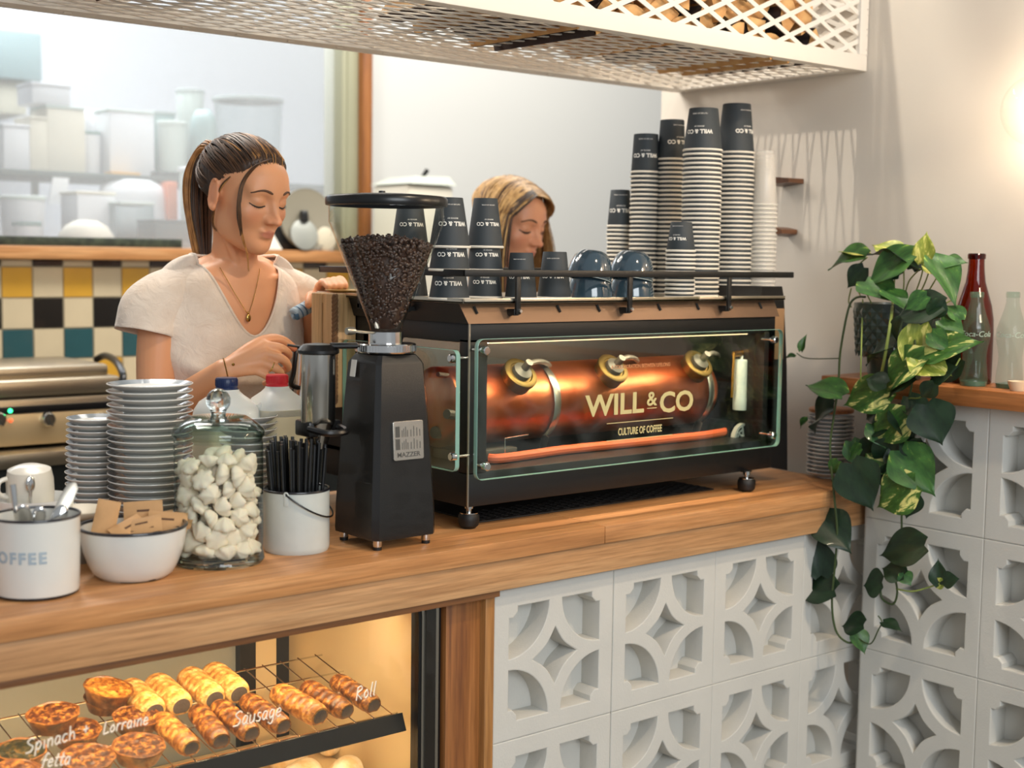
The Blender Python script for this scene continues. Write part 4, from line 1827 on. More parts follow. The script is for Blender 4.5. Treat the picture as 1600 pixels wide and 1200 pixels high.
# pail of straws
PX, PY = 1.214, .165
PRr = 51.5*mpp((PX, PY, 1.0))
pz = zat(PX, PY-PRr, 769)
pail = thing('enamel_pail', 'pale enamel pail with wire handle packed with black straws', 'pail', (PX, PY, CZ))
T = tr(PX, PY, 0)
PAILM = mat('grey_white_enamel', 'c9cec9', .35, coat=.3, var=.08, vscale=25)
m = MB()
m.lathe([(0, CZ), (PRr*.95, CZ), (PRr*.985, CZ+.004), (PRr, CZ+.01), (PRr, pz-.003)], 56, T=T)
m.lathe([(0, CZ+.004), (PRr*.965, CZ+.005), (PRr*.975, pz-.003)], 56, T=T)
m.build('pail_body', PAILM, pail)
m = MB()
m.lathe([(PRr*.99+.0022*math.cos(t), pz-.001+.0022*math.sin(t)) for t in [2*PI*q/10 for q in range(11)]], 56, T=T)
m.build('dark_rim', NAVY_RIM, pail)
e0 = at(441, 777, PY-PRr*.93)
a0_ = math.atan2(e0.y-PY, e0.x-PX)
ears = []
for aa in (a0_, a0_+PI):
    ex_, ey_ = PX+PRr*1.01*math.cos(aa), PY+PRr*1.01*math.sin(aa)
    ears.append(V((ex_, ey_, e0.z)))
    m = MB()
    R_ = tr(ex_, ey_, e0.z) @ M.Rotation(aa+PI/2, 4, 'Z') @ FR
    m.lathe([(.0035+.0016*math.cos(t), .0016*math.sin(t)) for t in [2*PI*q/8 for q in range(9)]], 18, T=R_)
    m.box(-.004, .004, -.02, -.003, -.001, .001, b=.0008, T=R_)
    m.build('handle_lug', PAILM, pail)
m = MB()
hp = []
for q in range(25):
    t = PI*q/24
    a = a0_+t
    r = PRr*1.03+.004*math.sin(t)
    hp.append((PX+r*math.cos(a), PY+r*math.sin(a), e0.z-.044*math.sin(t)))
m.tube(hp, .0016, 8)
m.build('wire_handle', BLACK_G, pail)
STRAW = mat('black_straw', '121315', .35, coat=.3)
RS = random.Random(3)
sproto = None
zs0 = zat(PX, PY, 690)
cnt = 0
pts = []
tries = 0
while len(pts) < 48 and tries < 5000:
    tries += 1
    a, r = RS.uniform(0, 2*PI), PRr*.86*math.sqrt(RS.random())
    p = (r*math.cos(a), r*math.sin(a))
    if all((p[0]-q[0])**2+(p[1]-q[1])**2 > .0068**2 for q in pts):
        pts.append(p)
for i, (ox, oy) in enumerate(pts):
    L = RS.uniform(.93, 1.05)*(zs0-CZ-.006)
    if sproto is None:
        m = MB()
        m.tube([(0, 0, 0), (0, 0, 1)], .0031, 8)
        sproto = m.build('straw', STRAW)
        tag(sproto, 'thin black straw among many standing in the enamel pail', 'straw', 'straws in the pail')
        o = sproto
    else:
        o = sproto.copy()
        COL.objects.link(o)
    o.location = (PX+ox*.80, PY+oy*.80, CZ+.006)
    o.scale = (1, 1, L)
    o.rotation_euler = (-oy*.9/.06*.10+RS.uniform(-.02, .02), ox*.9/.06*.10+RS.uniform(-.02, .02), 0)

# milk bottles
HDPE = mat('milk_bottle_plastic', 'e3e2da', .4, sss=.1, coat=.2)
MILK = mat('milk_seen_through_plastic', 'e9dcb8', .35, coat=.3)


def milk_bottle(label, px, cap_y0, cap_y1, Y, capmat, lvl, hw):
    x = at(px, cap_y1, Y).x
    k = mpp((x, Y, 1.1))
    zc0, zc1 = zat(x, Y, cap_y1), zat(x, Y, cap_y0)
    b_ = thing('milk_bottle', label, 'milk bottle', (x, Y, CZ))
    m = MB()
    W = hw*k
    ring = []
    zl = zat(x, Y, lvl)
    prof = [(.0, CZ), (.9, CZ), (1, CZ+.008), (1, CZ+.06), (1, zl-.001), (1, zl), (1, zc0-.055), (.96, zc0-.04), (.80, zc0-.024), (.55, zc0-.011), (.42, zc0-.004), (.40, zc0)]
    N = 40
    vs = []
    for r, z in prof:
        for i in range(N):
            a = 2*PI*i/N
            p_ = 4.0 if r > .6 else 2.4
            c_, s_ = math.cos(a), math.sin(a)
            q = (abs(c_)**p_+abs(s_)**p_)**(-1/p_)
            vs.append((x+r*W*q*c_, Y+r*W*q*s_, z))
    for kk in range(len(prof)-1):
        for i in range(N):
            m.f.append([kk*N+i, kk*N+(i+1) % N, (kk+1)*N+(i+1) % N, (kk+1)*N+i])
            m.m.append(1 if kk < 5 else 0)
    m.v = [V(p) for p in vs]
    m.build('bottle_body', [HDPE, MILK], b_, sharp=60)
    cr = 17*k
    m = MB()
    m.lathe([(0, zc1), (cr*.92, zc1), (cr, zc1-.002), (cr, zc0+.006), (cr*.97, zc0+.005), (cr*.97, zc0+.004), (cr*1.02, zc0+.003), (cr*1.02, zc0), (0, zc0)], 36, T=tr(x, Y, 0))
    for i in range(36):
        a = 2*PI*i/36
        m.box(-.0005, .0005, cr-.0002, cr+.0006, zc0+.007, zc1-.003, T=tr(x, Y, 0) @ M.Rotation(a, 4, 'Z'))
    m.build('screw_cap', capmat, b_, sharp=40)
    m = MB()
    m.tube(smooth_path([(x+W*.85, Y-W*.6, zc0-.03), (x+W*1.0, Y-W*.8, zc0-.05), (x+W*.98, Y-W*.75, zc0-.09)], 5), .008, 10)
    m.build('bottle_grip', HDPE, b_)
    return b_


milk_bottle('plastic milk bottle with a navy screw cap behind the jar', 354, 590, 608, .45, mat('navy_cap', '1c2c55', .35), 668, 46)
milk_bottle('plastic milk bottle with a red screw cap behind the straws', 433, 585, 603, .43, mat('red_cap', 'd22f36', .35), 637, 43)

# saucer with the gold rim on the machine's rear left corner
P = at(527, 452, .56)
m = MB()
m.lathe([(0, 0), (.035, 0), (.058, .007), (.060, .009), (.056, .009), (.034, .003), (0, .003)], 40, T=tr(P.x+.03, .545, TZ+.0005))
tag(m.build('saucer', mat('ochre_glaze', 'b08a4a', .35, coat=.3, var=.3, vscale=30)), 'ochre glazed saucer on the rear left corner of the machine', 'saucer')

# ================================================================ hanging mesh basket with firewood
bk = thing('mesh_basket', 'long white expanded metal basket hung over the counter', 'basket', (1.0, .44, 1.895))
KX0, KX1, KY0, KY1, KZ0, KZ1 = -.9, 2.748, .131, .742, 1.896, 2.40
FW = .037
m = MB()
m.box(KX0, KX1, KY0, KY0+.012, KZ0, KZ0+FW, b=.001)
m.box(KX0, KX1, KY0, KY0+.012, KZ1-FW, KZ1, b=.001)
m.box(KX1-.030, KX1, KY0, KY0+.012, KZ0+FW, KZ1-FW, b=.0005)
m.box(KX0, KX0+.03, KY0, KY0+.012, KZ0+FW, KZ1-FW, b=.0005)
m.build('front_frame', WHITE_MET, bk)
m = MB()
m.box(KX0, KX1-.002, KY0+.0125, KY0+.035, KZ0+.001, KZ0+.005)
m.box(KX0, KX1-.002, KY1-.05, KY1-.005, KZ0+.001, KZ0+.005)
m.box(KX0, KX1, KY1-.004, KY1, KZ0, KZ0+FW)
m.box(KX1-.035, KX1-.0045, KY0+.013, KY1-.005, KZ0+.0015, KZ0+.0055)
m.box(KX1-.004, KX1-.0005, KY0+.0125, KY1-.0045, KZ0+.0005, KZ0+FW)
for i in range(30):
    x = KX0+.1+i*.122
    m.box(x, x+.014, KY1-.03, KY1-.022, KZ0-.0002, KZ0+.001)
m.build('bottom_frame', WHITE_MET, bk)


def mesh_panel(name, u0, u1, v0, v1, T, lw=.107, sw=.047, bar=.0105, th=.0025):
    """expanded metal: two families of flat bars clipped to the panel"""
    m = MB()
    L = (u1-u0)
    H = (v1-v0)
    s = sw/lw
    for sg in (1, -1):
        k0 = -int(H/sw)-2
        k1 = int(L/lw)+int(H/sw)+3
        for k_ in range(k0, k1):
            # line u = u0 + k*lw + sg*(v-v0)/s
            ua, ub = u0+k_*lw, u0+k_*lw+sg*H/s
            va, vb = v0, v1
            pa, pb = V((ua, va, 0)), V((ub, vb, 0))
            d = pb-pa
            t0, t1 = 0.0, 1.0
            if abs(d.x) > 1e-9:
                ta, tb = (u0-pa.x)/d.x, (u1-pa.x)/d.x
                t0, t1 = max(t0, min(ta, tb)), min(t1, max(ta, tb))
            if t1-t0 < 1e-3:
                continue
            a, b_ = pa+d*t0, pa+d*t1
            n_ = V((-d.y, d.x, 0)).normalized()*(bar/2)
            z = V((0, 0, th/2))
            a, b_ = a+z*(sg*.55), b_+z*(sg*.55)
            vs = [a+n_+z, a-n_+z, b_-n_+z, b_+n_+z, a+n_-z, a-n_-z, b_-n_-z, b_+n_-z]
            m.add(vs, [(0, 1, 2, 3), (7, 6, 5, 4), (0, 4, 5, 1), (1, 5, 6, 2), (2, 6, 7, 3), (3, 7, 4, 0)], 0, T)
    return m.build(name, WHITE_MET, bk, smooth=False)


mesh_panel('front_mesh', KX0, KX1-.028, KZ0+.03, KZ1-.03, tr(0, KY0+.008, 0) @ FR)
mesh_panel('bottom_mesh', KX0, KX1-.02, KY0+.02, KY1-.02, tr(0, 0, KZ0+.006), sw=.040, bar=.006)
mesh_panel('end_mesh', -KY1, -KY0, KZ0+.02, KZ1-.03, tr(KX1-.004, 0, 0) @ RW)
mesh_panel('rear_mesh', KX0, KX1-.02, KZ0+.03, KZ1-.03, tr(0, KY1-.004, 0) @ FR)

WOODC = mat('split_pine', 'd9b27a', .8, var=.25, vscale=18, bump=.3, bscale=60, col2='b98550')
BARK = mat('dark_bark', '4a3c38', .9, var=.4, vscale=30, bump=.8, bscale=40)
RL = random.Random(21)


def log_piece(label, x, y, z, L, r, rot, frac, grp=None):
    """split log along Y: pie slice with bark on its round side"""
    a0, a1 = rot-frac/2, rot+frac/2
    N = 7
    pts = [(0, 0)]+[(r*math.cos(a0+(a1-a0)*i/N), r*math.sin(a0+(a1-a0)*i/N)) for i in range(N+1)]
    cx = sum(p[0] for p in pts)/len(pts)
    cz = sum(p[1] for p in pts)/len(pts)
    pts = [(p[0]-cx, p[1]-cz) for p in pts]
    t = thing('split_log', label, 'log', (x, y, z), 0, grp)
    n = len(pts)
    vs = [(x+p[0], y-L/2, z+p[1]) for p in pts]+[(x+p[0]*.95, y+L/2, z+p[1]*.95) for p in pts]
    m = MB()
    m.add(vs, [tuple(range(n)), tuple(range(2*n-1, n-1, -1)), (0, n, n+1, 1), (n-1, 2*n-1, n, 0)])
    m.build('split_wood', WOODC, t, sharp=30)
    m = MB()
    b0 = [(p[0]*1.03, p[1]*1.03) for p in pts[1:]]
    vs = [(x+p[0], y-L/2+.003, z+p[1]) for p in b0]+[(x+p[0]*.95, y+L/2-.003, z+p[1]*.95) for p in b0]
    nb = len(b0)
    m.add(vs, [(i, i+1, nb+i+1, nb+i) for i in range(nb-1)])
    m.build('bark', BARK, t, sharp=80)
    return t


# two tiers of split logs stacked at the right end, ends to the front
col = 0
ll = 'split pine log with dark bark stacked in the right part of the mesh basket'
for tier, zc_ in ((0, 1.940), (1, 2.0), (2, 2.06), (3, 2.12)):
    x = 2.575 - (0.03 if tier % 2 else 0)
    while x > 1.6:
        if tier > 1 and x < 1.9:
            break
        r = RL.uniform(.054, .064)
        log_piece(ll, x, KY0+.035+.16, zc_+RL.uniform(-.004, .004), RL.uniform(.30, .36), r, RL.uniform(0, 6.28), RL.uniform(1.5, 2.3), 'split logs in the basket')
        x -= RL.uniform(.066, .078)
for i, x in enumerate((1.18, 1.10, 1.02, .94, .55)):
    log_piece('split pine log lying alone at the left end of the basket' if i == 4 else ll.replace('right', 'middle'), x, .42+RL.uniform(-.03, .03), 1.945, .3, .068, RL.uniform(0, 6), 1.8, None if i == 4 else 'split logs in the middle')

# ================================================================ wall lamp
lp_ = atx(1622, 172, 2.64)
lamp = thing('wall_lamp', 'clear glass globe lamp glowing on the right wall', 'lamp', (2.748, lp_.y, lp_.z))
m = MB()
m.lathe([(0, 0), (.045, 0), (.045, .012), (.02, .02), (.016, .045), (0, .045)], 28, T=tr(2.749, lp_.y, lp_.z) @ RW)
m.build('lamp_base', BRASS, lamp)
m = MB()
m.sph((2.64, lp_.y, lp_.z), .074, 40, 24)
m.build('globe', thin_glass('globe_glass', 'ffffff', edge='f4f2ee', rough=.05, ior=1.35), lamp)
m = MB()
m.sph((2.66, lp_.y, lp_.z), .026, 24, 16)
m.build('bulb', mat('glowing_bulb', 'ffe8cc', .4, emit=105), lamp)

# pegs on the wall behind the cups
PEG = wood('walnut_peg', '4a2c1a', '6a4226', '7d5230', 0, 2)
for (a, b_, lb) in (((1203, 281), (1236, 284), 'upper walnut wall peg right of the clear cups'), ((1211, 360), (1226, 364), 'lower walnut wall peg half behind the clear cups')):
    pa, pb = atx(*a, 2.70), atx(*b_, 2.70)
    L = abs(pa.y-pb.y)
    m = MB()
    c = (pa+pb)/2
    hgt = .019 if L > .03 else .028
    hh_ = .012 if L > .03 else .03
    m.add([(2.749, c.y-L/2, c.z-hh_*.5), (2.749, c.y+L/2, c.z-hh_), (2.749, c.y+L/2, c.z+hh_), (2.749, c.y-L/2, c.z+hh_*.5),
           (2.69, c.y-L/2, c.z-hh_*.4), (2.69, c.y+L/2, c.z-hh_*.8), (2.69, c.y+L/2, c.z+hh_), (2.69, c.y-L/2, c.z+hh_*.4)],
          [(0, 1, 2, 3), (7, 6, 5, 4), (0, 4, 5, 1), (1, 5, 6, 2), (2, 6, 7, 3), (3, 7, 4, 0)])
    tag(m.build('wall_peg', PEG), lb, 'peg')

# ================================================================ bottles on the ledge
LZ = 1.1822


def bottle(name, label, px, py_b, py_t, X, prof, m_, wpx, rib=None):
    p = atx(px, py_b-6, X)
    z0, z1 = LZ, zat(X, p.y, py_t)
    H = z1-z0
    R_ = wpx/2*mpp(p)
    b_ = thing(name, label, 'bottle', (X, p.y, LZ))
    m = MB()
    pr_ = [(r*R_, z*H) for r, z in prof]
    if rib:
        N = 48
        vs = []
        for r, z in pr_:
            for i in range(N):
                a = 2*PI*i/N
                f = 1
                if rib[0] < z/H < rib[1] or .06 < z/H < .34:
                    f = 1-.05*abs(math.sin(a*5))
                vs.append((X+r*f*math.cos(a), p.y+r*f*math.sin(a), z0+z))
        m.add(vs, [(k_*N+i, k_*N+(i+1) % N, (k_+1)*N+(i+1) % N, (k_+1)*N+i) for k_ in range(len(pr_)-1) for i in range(N)])
    else:
        m.lathe(pr_, 40, T=tr(X, p.y, z0))
    m.build('glass_body', m_, b_, sharp=80)
    m = MB()
    m.lathe([(0, .0005), (prof[1][0]*R_*.97, .0005), (prof[2][0]*R_*.93, .010), (0, .014)], 40, T=tr(X, p.y, z0))
    m.build('thick_base', GLBASE, b_, sharp=80)
    m = MB()
    tr_ = prof[-1][0]*R_
    m.lathe([(tr_*.85, H-.013), (tr_*1.12, H-.012), (tr_*1.14, H-.003), (tr_*1.02, H), (tr_*.8, H)], 32, T=tr(X, p.y, z0))
    m.build('lip', m_, b_)
    return b_, p, R_, H


GLBASE = mat('dark_bottle_base', '4a6a5a', .15, coat=.6)
COLA = [(0, 0), (.86, 0), (.93, .02), (.95, .08), (.90, .16), (.82, .26), (.80, .33), (.86, .42), (.97, .50), (1.0, .56), (.97, .61), (.86, .68), (.68, .76), (.52, .83), (.44, .89), (.42, .95), (.42, 1.0)]
_k = NT('green_tint_glass')
_k.b.inputs['Base Color'].default_value = lin('5c8a70')
_k.b.inputs['Roughness'].default_value = .08
_k.b.inputs['Alpha'].default_value = .17
_k.b.inputs['Coat Weight'].default_value = .6
GLG = _k.m
BRG = thin_glass('brown_glass', 'b5591f', edge='4a180a', dens=1.2)
for px, lb in ((1521, 'green tinted contour soda bottle beside the plant'), (1577, 'green tinted contour soda bottle at the right edge of the ledge')):
    b_, p, R_, H = bottle('soda_bottle', lb, px, 598, 456, 2.645 if px < 1550 else 2.66, COLA, GLG, 46, rib=(.62, .78))
    m = MB()
    X_ = b_.location.x
    d0 = text('Coca-Cola', .017, .0003, 0)
    d0 = ([(q[0]+q[1]*.22, q[1], q[2]) for q in d0[0]], d0[1])
    wrap(m, d0, R_*1.0, H*.5, R_*1.0, H*.62, phi_cam(X_, p.y, 4), H*.56, False, tr(X_, p.y, LZ), lift=.0006)
    m.build('embossed_lettering', mat('frosted_emboss', 'a3b5a7', .3), b_, smooth=False)
BEER = [(0, 0), (.95, 0), (1, .015), (1, .1), (1, .40), (.97, .5), (.86, .6), (.66, .7), (.5, .78), (.43, .86), (.40, .93), (.40, 1.0)]
bottle('brown_bottle', 'tall amber brown bottle behind the soda bottle', 1518, 592, 396, 2.70, BEER, BRG, 60)
p = atx(1594, 592, 2.625)
m = MB()
m.lathe([(0, 0), (.016, 0), (.021, .014), (.022, .02), (.019, .02), (.014, .004), (0, .004)], 32, T=tr(2.62, p.y, LZ))
tag(m.build('small_dish', mat('cream_dish', 'd8c3a4', .4)), 'small cream dish at the right edge of the ledge', 'dish')

# ================================================================ trailing plant
PXX = 2.647
pc = atx(1397, 588, PXX)
POTM = mat('dark_green_ceramic', '2f4038', .35, coat=.3)
plant = thing('potted_pothos', 'trailing variegated pothos in a dark green diamond patterned pot', 'plant', (PXX, pc.y, LZ))
zr_ = zat(PXX, pc.y, 474)
zm_ = zat(PXX, pc.y, 556)
RP = 65*mpp(pc)
m = MB()
m.lathe([(0, LZ), (RP*.60, LZ), (RP*.62, LZ+.003), (RP*.66, zm_-.004), (RP*.86, zm_), (RP*.90, zm_+.01), (RP, zr_-.006), (RP, zr_), (RP*.94, zr_), (RP*.92, zr_-.012), (0, zr_-.014)], 64, T=tr(PXX, pc.y, 0))
NN = 22
for row in range(7):
    for i in range(NN):
        a = 2*PI*(i+(row % 2)*.5)/NN
        z = zm_+.012+(zr_-zm_-.026)*row/6.3
        r = RP*(.90+.10*(z-zm_)/(zr_-zm_))
        dz_ = (zr_-zm_)/6.4*.92
        da = PI/NN*.95
        q = lambda a_, z_, e: (PXX+(r+e)*math.cos(a_), pc.y+(r+e)*math.sin(a_), z_)
        m.add([q(a, z-dz_*.9, 0), q(a+da, z, 0), q(a, z+dz_*.9, 0), q(a-da, z, 0), q(a, z, .0035)], [(0, 1, 4), (1, 2, 4), (2, 3, 4), (3, 0, 4)])
m.build('pot', POTM, plant, sharp=20)
m = MB()
m.lathe([(0, zr_-.008), (RP*.92, zr_-.010)], 40, T=tr(PXX, pc.y, 0))
m.build('soil', mat('potting_soil', '1e1712', .95, bump=1, bscale=120), plant)


def leaf_mat(name, dark, mid, light, bias):
    k_ = NT(name)
    vec = k_.coord((7, 2.6, 1))
    n = k_.noise(vec, 1.0, 4, .6, .5)
    r = k_.ramp(n.outputs[0], [(.30, dark), (bias, mid), (min(bias+.06, .97), light), (1, light)])
    k_.link(r.outputs[0], k_.b.inputs['Base Color'])
    k_.b.inputs['Roughness'].default_value = .42
    k_.b.inputs['Specular IOR Level'].default_value = .35
    k_.b.inputs['Coat Weight'].default_value = .06
    k_.b.inputs['Subsurface Weight'].default_value = .05
    return k_.m


LM = {'d': leaf_mat('leaf_dark', '122318', '1d3622', '36552c', .68),
      'g': leaf_mat('leaf_green', '1f4022', '3c6a30', '86a045', .62),
      'v': leaf_mat('leaf_variegated', '20421f', '3f6c2c', 'd9d685', .54),
      'y': leaf_mat('leaf_yellow_green', '5f7428', '8f9a3e', 'cfcb72', .52)}


def leaf_mesh(fold, droop, wav, wid=.42):
    NL, NWd = 14, 4
    vs, fs = [], []
    for i in range(NL+1):
        t = i/NL
        wv = wid*(math.sin(PI*min(1, t*.97+.03)**.62))**.9*(1-t**6)+(.0 if t > .02 else 0)
        if t < .12:
            wv = wid*(.55+.45*t/.12)*(.8 if t < .01 else 1)*.8
        back = -.10*(1-t/.12) if t < .12 else 0
        for j in range(-NWd, NWd+1):
            s_ = j/NWd
            x = s_*wv
            y = t+(back*abs(s_) if t < .12 else 0)
            z = abs(s_)*wv*fold-droop*t*t+wav*math.sin(t*9+s_*3)*abs(s_)
            vs.append((x, y, z))
    W_ = 2*NWd+1
    for i in range(NL):
        for j in range(W_-1):
            fs.append((i*W_+j, i*W_+j+1, (i+1)*W_+j+1, (i+1)*W_+j))
    # give the blade a real thickness
    n0 = len(vs)
    vs += [(x, y, z-.008) for x, y, z in vs]
    fs += [tuple(q+n0 for q in reversed(f)) for f in fs]
    return vs, fs


LV = {}
for v_, (fo, dr, wv) in enumerate([(.25, .18, .02), (.45, .30, .03), (.15, .10, .015), (.6, .4, .03)]):
    for kx_ in LM:
        m = MB()
        m.add(*leaf_mesh(fo, dr, wv))
        o = m.build('leaf', LM[kx_], sharp=180)
        LV[(v_, kx_)] = o.data
        bpy.data.objects.remove(o)
RLf = random.Random(9)


def leaf(b, t, X, kind, var=0, dx=0.0, face=.55, wide=1.0, roll=0):
    """blade from pixel b (stalk) to pixel t (tip) hanging in the plane X; dx moves the tip toward (-) or from the viewer"""
    pb = atx(b[0], b[1], X)
    pt = atx(t[0], t[1], X+dx)
    d = pt-pb
    L = d.length
    yv = d.normalized()
    tocam = (CAM-pb).normalized()
    up = (tocam*face+V((0, 0, 1))*(1-face)+V((RLf.uniform(-.25, .25), RLf.uniform(-.25, .25), RLf.uniform(-.15, .15))))
    zv = (up-yv*up.dot(yv)).normalized()
    if roll:
        zv = M.Rotation(math.radians(roll), 3, yv) @ zv
    xv = yv.cross(zv)
    o = bpy.data.objects.new('leaf', LV[(var, kind)])
    COL.objects.link(o)
    o.parent = plant
    R_ = M((xv, yv, zv)).transposed().to_4x4()
    o.matrix_local = M.Translation(pb-plant.location) @ R_ @ M.Diagonal((L*wide, L, L, 1))
    return o


VX = 2.548   # hanging vines hug the ledge front
TOP = PXX-.045
LEAVES = [
 # crown
 ((1352, 402), (1288, 405), TOP, 'g', 1, -.02, .35), ((1352, 398), (1310, 388), TOP+.01, 'y', 2, 0, .4), ((1437, 422), (1367, 372), TOP, 'd', 1, .0, .3),
 ((1405, 395), (1362, 378), TOP+.01, 'y', 2, .0, .5), ((1424, 398), (1344, 440), TOP-.03, 'g', 0, -.03, .6, .8), ((1350, 418), (1322, 450), TOP, 'd', 0, -.02, .6),
 ((1442, 410), (1447, 361), TOP, 'y', 2, .0, .9, .9), ((1456, 406), (1502, 462), TOP-.02, 'g', 1, -.02, .5, .8), ((1474, 412), (1509, 405), TOP, 'g', 0, 0, .4),
 ((1462, 425), (1440, 402), TOP+.01, 'y', 0, 0, .6), ((1405, 430), (1370, 410), TOP+.01, 'd', 0, 0, .6), ((1425, 420), (1440, 385), TOP+.01, 'd', 2, 0, .7), ((1390, 440), (1372, 425), TOP+.01, 'd', 2, 0, .7),
 ((1352, 440), (1400, 466), TOP-.05, 'g', 2, -.02, .5), ((1385, 455), (1420, 478), TOP-.06, 'g', 0, -.02, .6, .9), ((1472, 478), (1388, 492), TOP-.08, 'd', 0, -.02, .6, .85),
 ((1448, 462), (1412, 484), TOP-.08, 'g', 2, -.02, .5), ((1470, 470), (1450, 505), TOP-.08, 'd', 1, -.01, .7),
 ((1395, 543), (1344, 556), TOP-.09, 'd', 1, 0, .4), ((1438, 508), (1420, 592), TOP-.09, 'y', 2, -.01, .9, .8), ((1440, 552), (1532, 528), TOP-.09, 'v', 2, .01, .6, .7),
 ((1444, 558), (1366, 606), TOP-.10, 'v', 1, -.02, .55, .8), ((1428, 556), (1484, 582), TOP-.10, 'y', 0, 0, .8), ((1502, 562), (1462, 598), TOP-.06, 'd', 0, 0, .7),
 ((1470, 500), (1508, 520), TOP-.05, 'g', 2, 0, .6), ((1500, 500), (1480, 470), TOP-.03, 'g', 1, 0, .6), ((1430, 590), (1375, 612), TOP-.10, 'd', 1, -.01, .6),
 ((1455, 590), (1495, 570), TOP-.09, 'd', 2, 0, .6),
 # below the ledge
 ((1316, 618), (1257, 591), VX-.03, 'g', 0, .0, .5, .8), ((1391, 608), (1310, 633), VX-.02, 'v', 0, -.03, .75, .85), ((1302, 640), (1252, 662), VX, 'd', 3, .01, .6),
 ((1447, 632), (1472, 696), VX-.02, 'd', 2, 0, .95, 1.35), ((1416, 648), (1358, 690), VX-.02, 'v', 2, -.01, .8), ((1398, 640), (1432, 690), VX-.01, 'd', 1, .0, .7), ((1420, 620), (1448, 662), VX, 'd', 2, 0, .8),
 ((1408, 704), (1458, 772), VX-.02, 'g', 0, -.01, .8, 1.05), ((1330, 724), (1362, 798), VX-.05, 'd', 2, -.01, .9, 1.15), ((1430, 756), (1362, 792), VX-.03, 'v', 0, -.02, .8, 1.15), ((1425, 770), (1418, 815), VX-.01, 'd', 1, 0, .8),
 ((1396, 690), (1368, 738), VX-.01, 'd', 0, 0, .8), ((1398, 700), (1415, 745), VX, 'd', 1, 0, .8, 1.1), ((1372, 690), (1340, 720), VX-.01, 'd', 2, 0, .7), ((1330, 690), (1352, 735), VX, 'g', 2, 0, .6), ((1352, 716), (1400, 742), VX-.02, 'v', 2, 0, .7, .8),
 ((1284, 806), (1329, 860), VX-.06, 'd', 0, -.01, .85, 1.05), ((1283, 899), (1276, 834), VX-.06, 'd', 2, 0, .95, 1.0), ((1304, 922), (1236, 911), VX-.06, 'd', 0, -.01, .8, .9),
 ((1444, 852), (1366, 864), VX-.01, 'd', 0, -.02, .7, .9), ((1378, 910), (1346, 914), VX-.02, 'd', 2, 0, .9, 1.5), ((1412, 898), (1374, 884), VX-.02, 'd', 0, 0, .7, 1.1), ((1410, 895), (1424, 915), VX-.02, 'g', 2, 0, .9, 1.3),
 ((1468, 914), (1464, 873), VX+.0, 'd', 0, 0, .8, .9), ((1474, 907), (1498, 904), VX+.0, 'd', 2, 0, .8, 1.2), ((1462, 914), (1480, 906), VX, 'y', 2, 0, .8),
 ((1349, 976), (1310, 974), VX-.03, 'd', 0, 0, .7, 1.1), ((1338, 984), (1353, 1022), VX-.03, 'g', 2, 0, .9, 1.0), ((1380, 972), (1409, 982), VX-.02, 'd', 0, 0, .6, .9), ((1252, 548), (1257, 522), VX+.03, 'g', 1, 0, .6, .6), ((1242, 558), (1222, 556), VX+.03, 'g', 1, 0, .5, .5),
 ((1262, 655), (1244, 668), VX-.02, 'g', 1, 0, .6, .6),
 ((1385, 668), (1352, 672), VX-.02, 'd', 0, 0, .7), ((1376, 640), (1345, 655), VX-.02, 'd', 1, 0, .7), ((1412, 690), (1440, 715), VX-.01, 'd', 2, 0, .7), ((1424, 660), (1452, 640), VX, 'd', 0, 0, .7),
 ((1390, 728), (1378, 766), VX-.02, 'd', 2, 0, .8), ((1346, 700), (1322, 716), VX-.03, 'g', 0, 0, .6), ((1362, 662), (1384, 700), VX-.02, 'g', 2, 0, .7), ((1402, 745), (1424, 752), VX-.02, 'g', 0, 0, .7),
 ((1442, 690), (1420, 716), VX, 'd', 1, 0, .7), ((1310, 720), (1296, 742), VX-.05, 'g', 2, 0, .7), ((1455, 520), (1482, 548), TOP-.09, 'g', 0, 0, .6), ((1410, 500), (1392, 540), TOP-.1, 'd', 1, 0, .6), ((1385, 600), (1350, 590), TOP-.11, 'd', 2, 0, .6), ((1460, 600), (1436, 624), TOP-.11, 'd', 0, 0, .7),
]
for L_ in LEAVES:
    leaf(*L_)
STEM_D = mat('vine_stem', '3a4a26', .5)
STEM_L = mat('young_stem', '8a9a4c', .5)


def vine(pts, r, m_, name='vine'):
    w_ = [atx(px, py, X) for px, py, X in pts]
    m = MB()
    m.tube(smooth_path(w_, 6), r, 7)
    m.build(name, m_, plant)


vine([(1352, 464, PXX-.04), (1336, 466, PXX-.08), (1325, 485, VX), (1313, 550, VX), (1310, 600, VX), (1303, 650, VX), (1297, 700, VX-.04), (1303, 770, VX-.06), (1308, 830, VX-.06), (1305, 880, VX-.06), (1300, 940, VX-.06), (1306, 985, VX-.06), (1325, 1004, VX-.05), (1342, 998, VX-.03)], .0026, STEM_D)
vine([(1342, 998, VX-.03), (1360, 1006, VX-.03), (1372, 985, VX-.03), (1378, 972, VX-.02), (1372, 962, VX-.02)], .0016, STEM_D)
vine([(1395, 470, PXX-.05), (1392, 500, TOP-.09), (1382, 560, TOP-.1), (1372, 605, VX), (1360, 640, VX)], .0034, STEM_L)
vine([(1422, 476, PXX-.05), (1430, 540, TOP-.1), (1425, 600, VX), (1412, 660, VX), (1412, 720, VX), (1409, 790, VX), (1408, 845, VX), (1398, 890, VX-.01), (1402, 925, VX-.01), (1395, 944, VX-.01), (1378, 935, VX-.01), (1376, 915, VX-.01)], .0024, STEM_D)
vine([(1400, 920, VX-.01), (1425, 924, VX-.01), (1450, 918, VX), (1468, 912, VX)], .0018, STEM_L)
vine([(1348, 468, PXX-.04), (1346, 540, TOP-.1), (1345, 590, TOP-.1), (1348, 605, VX)], .0016, STEM_L)
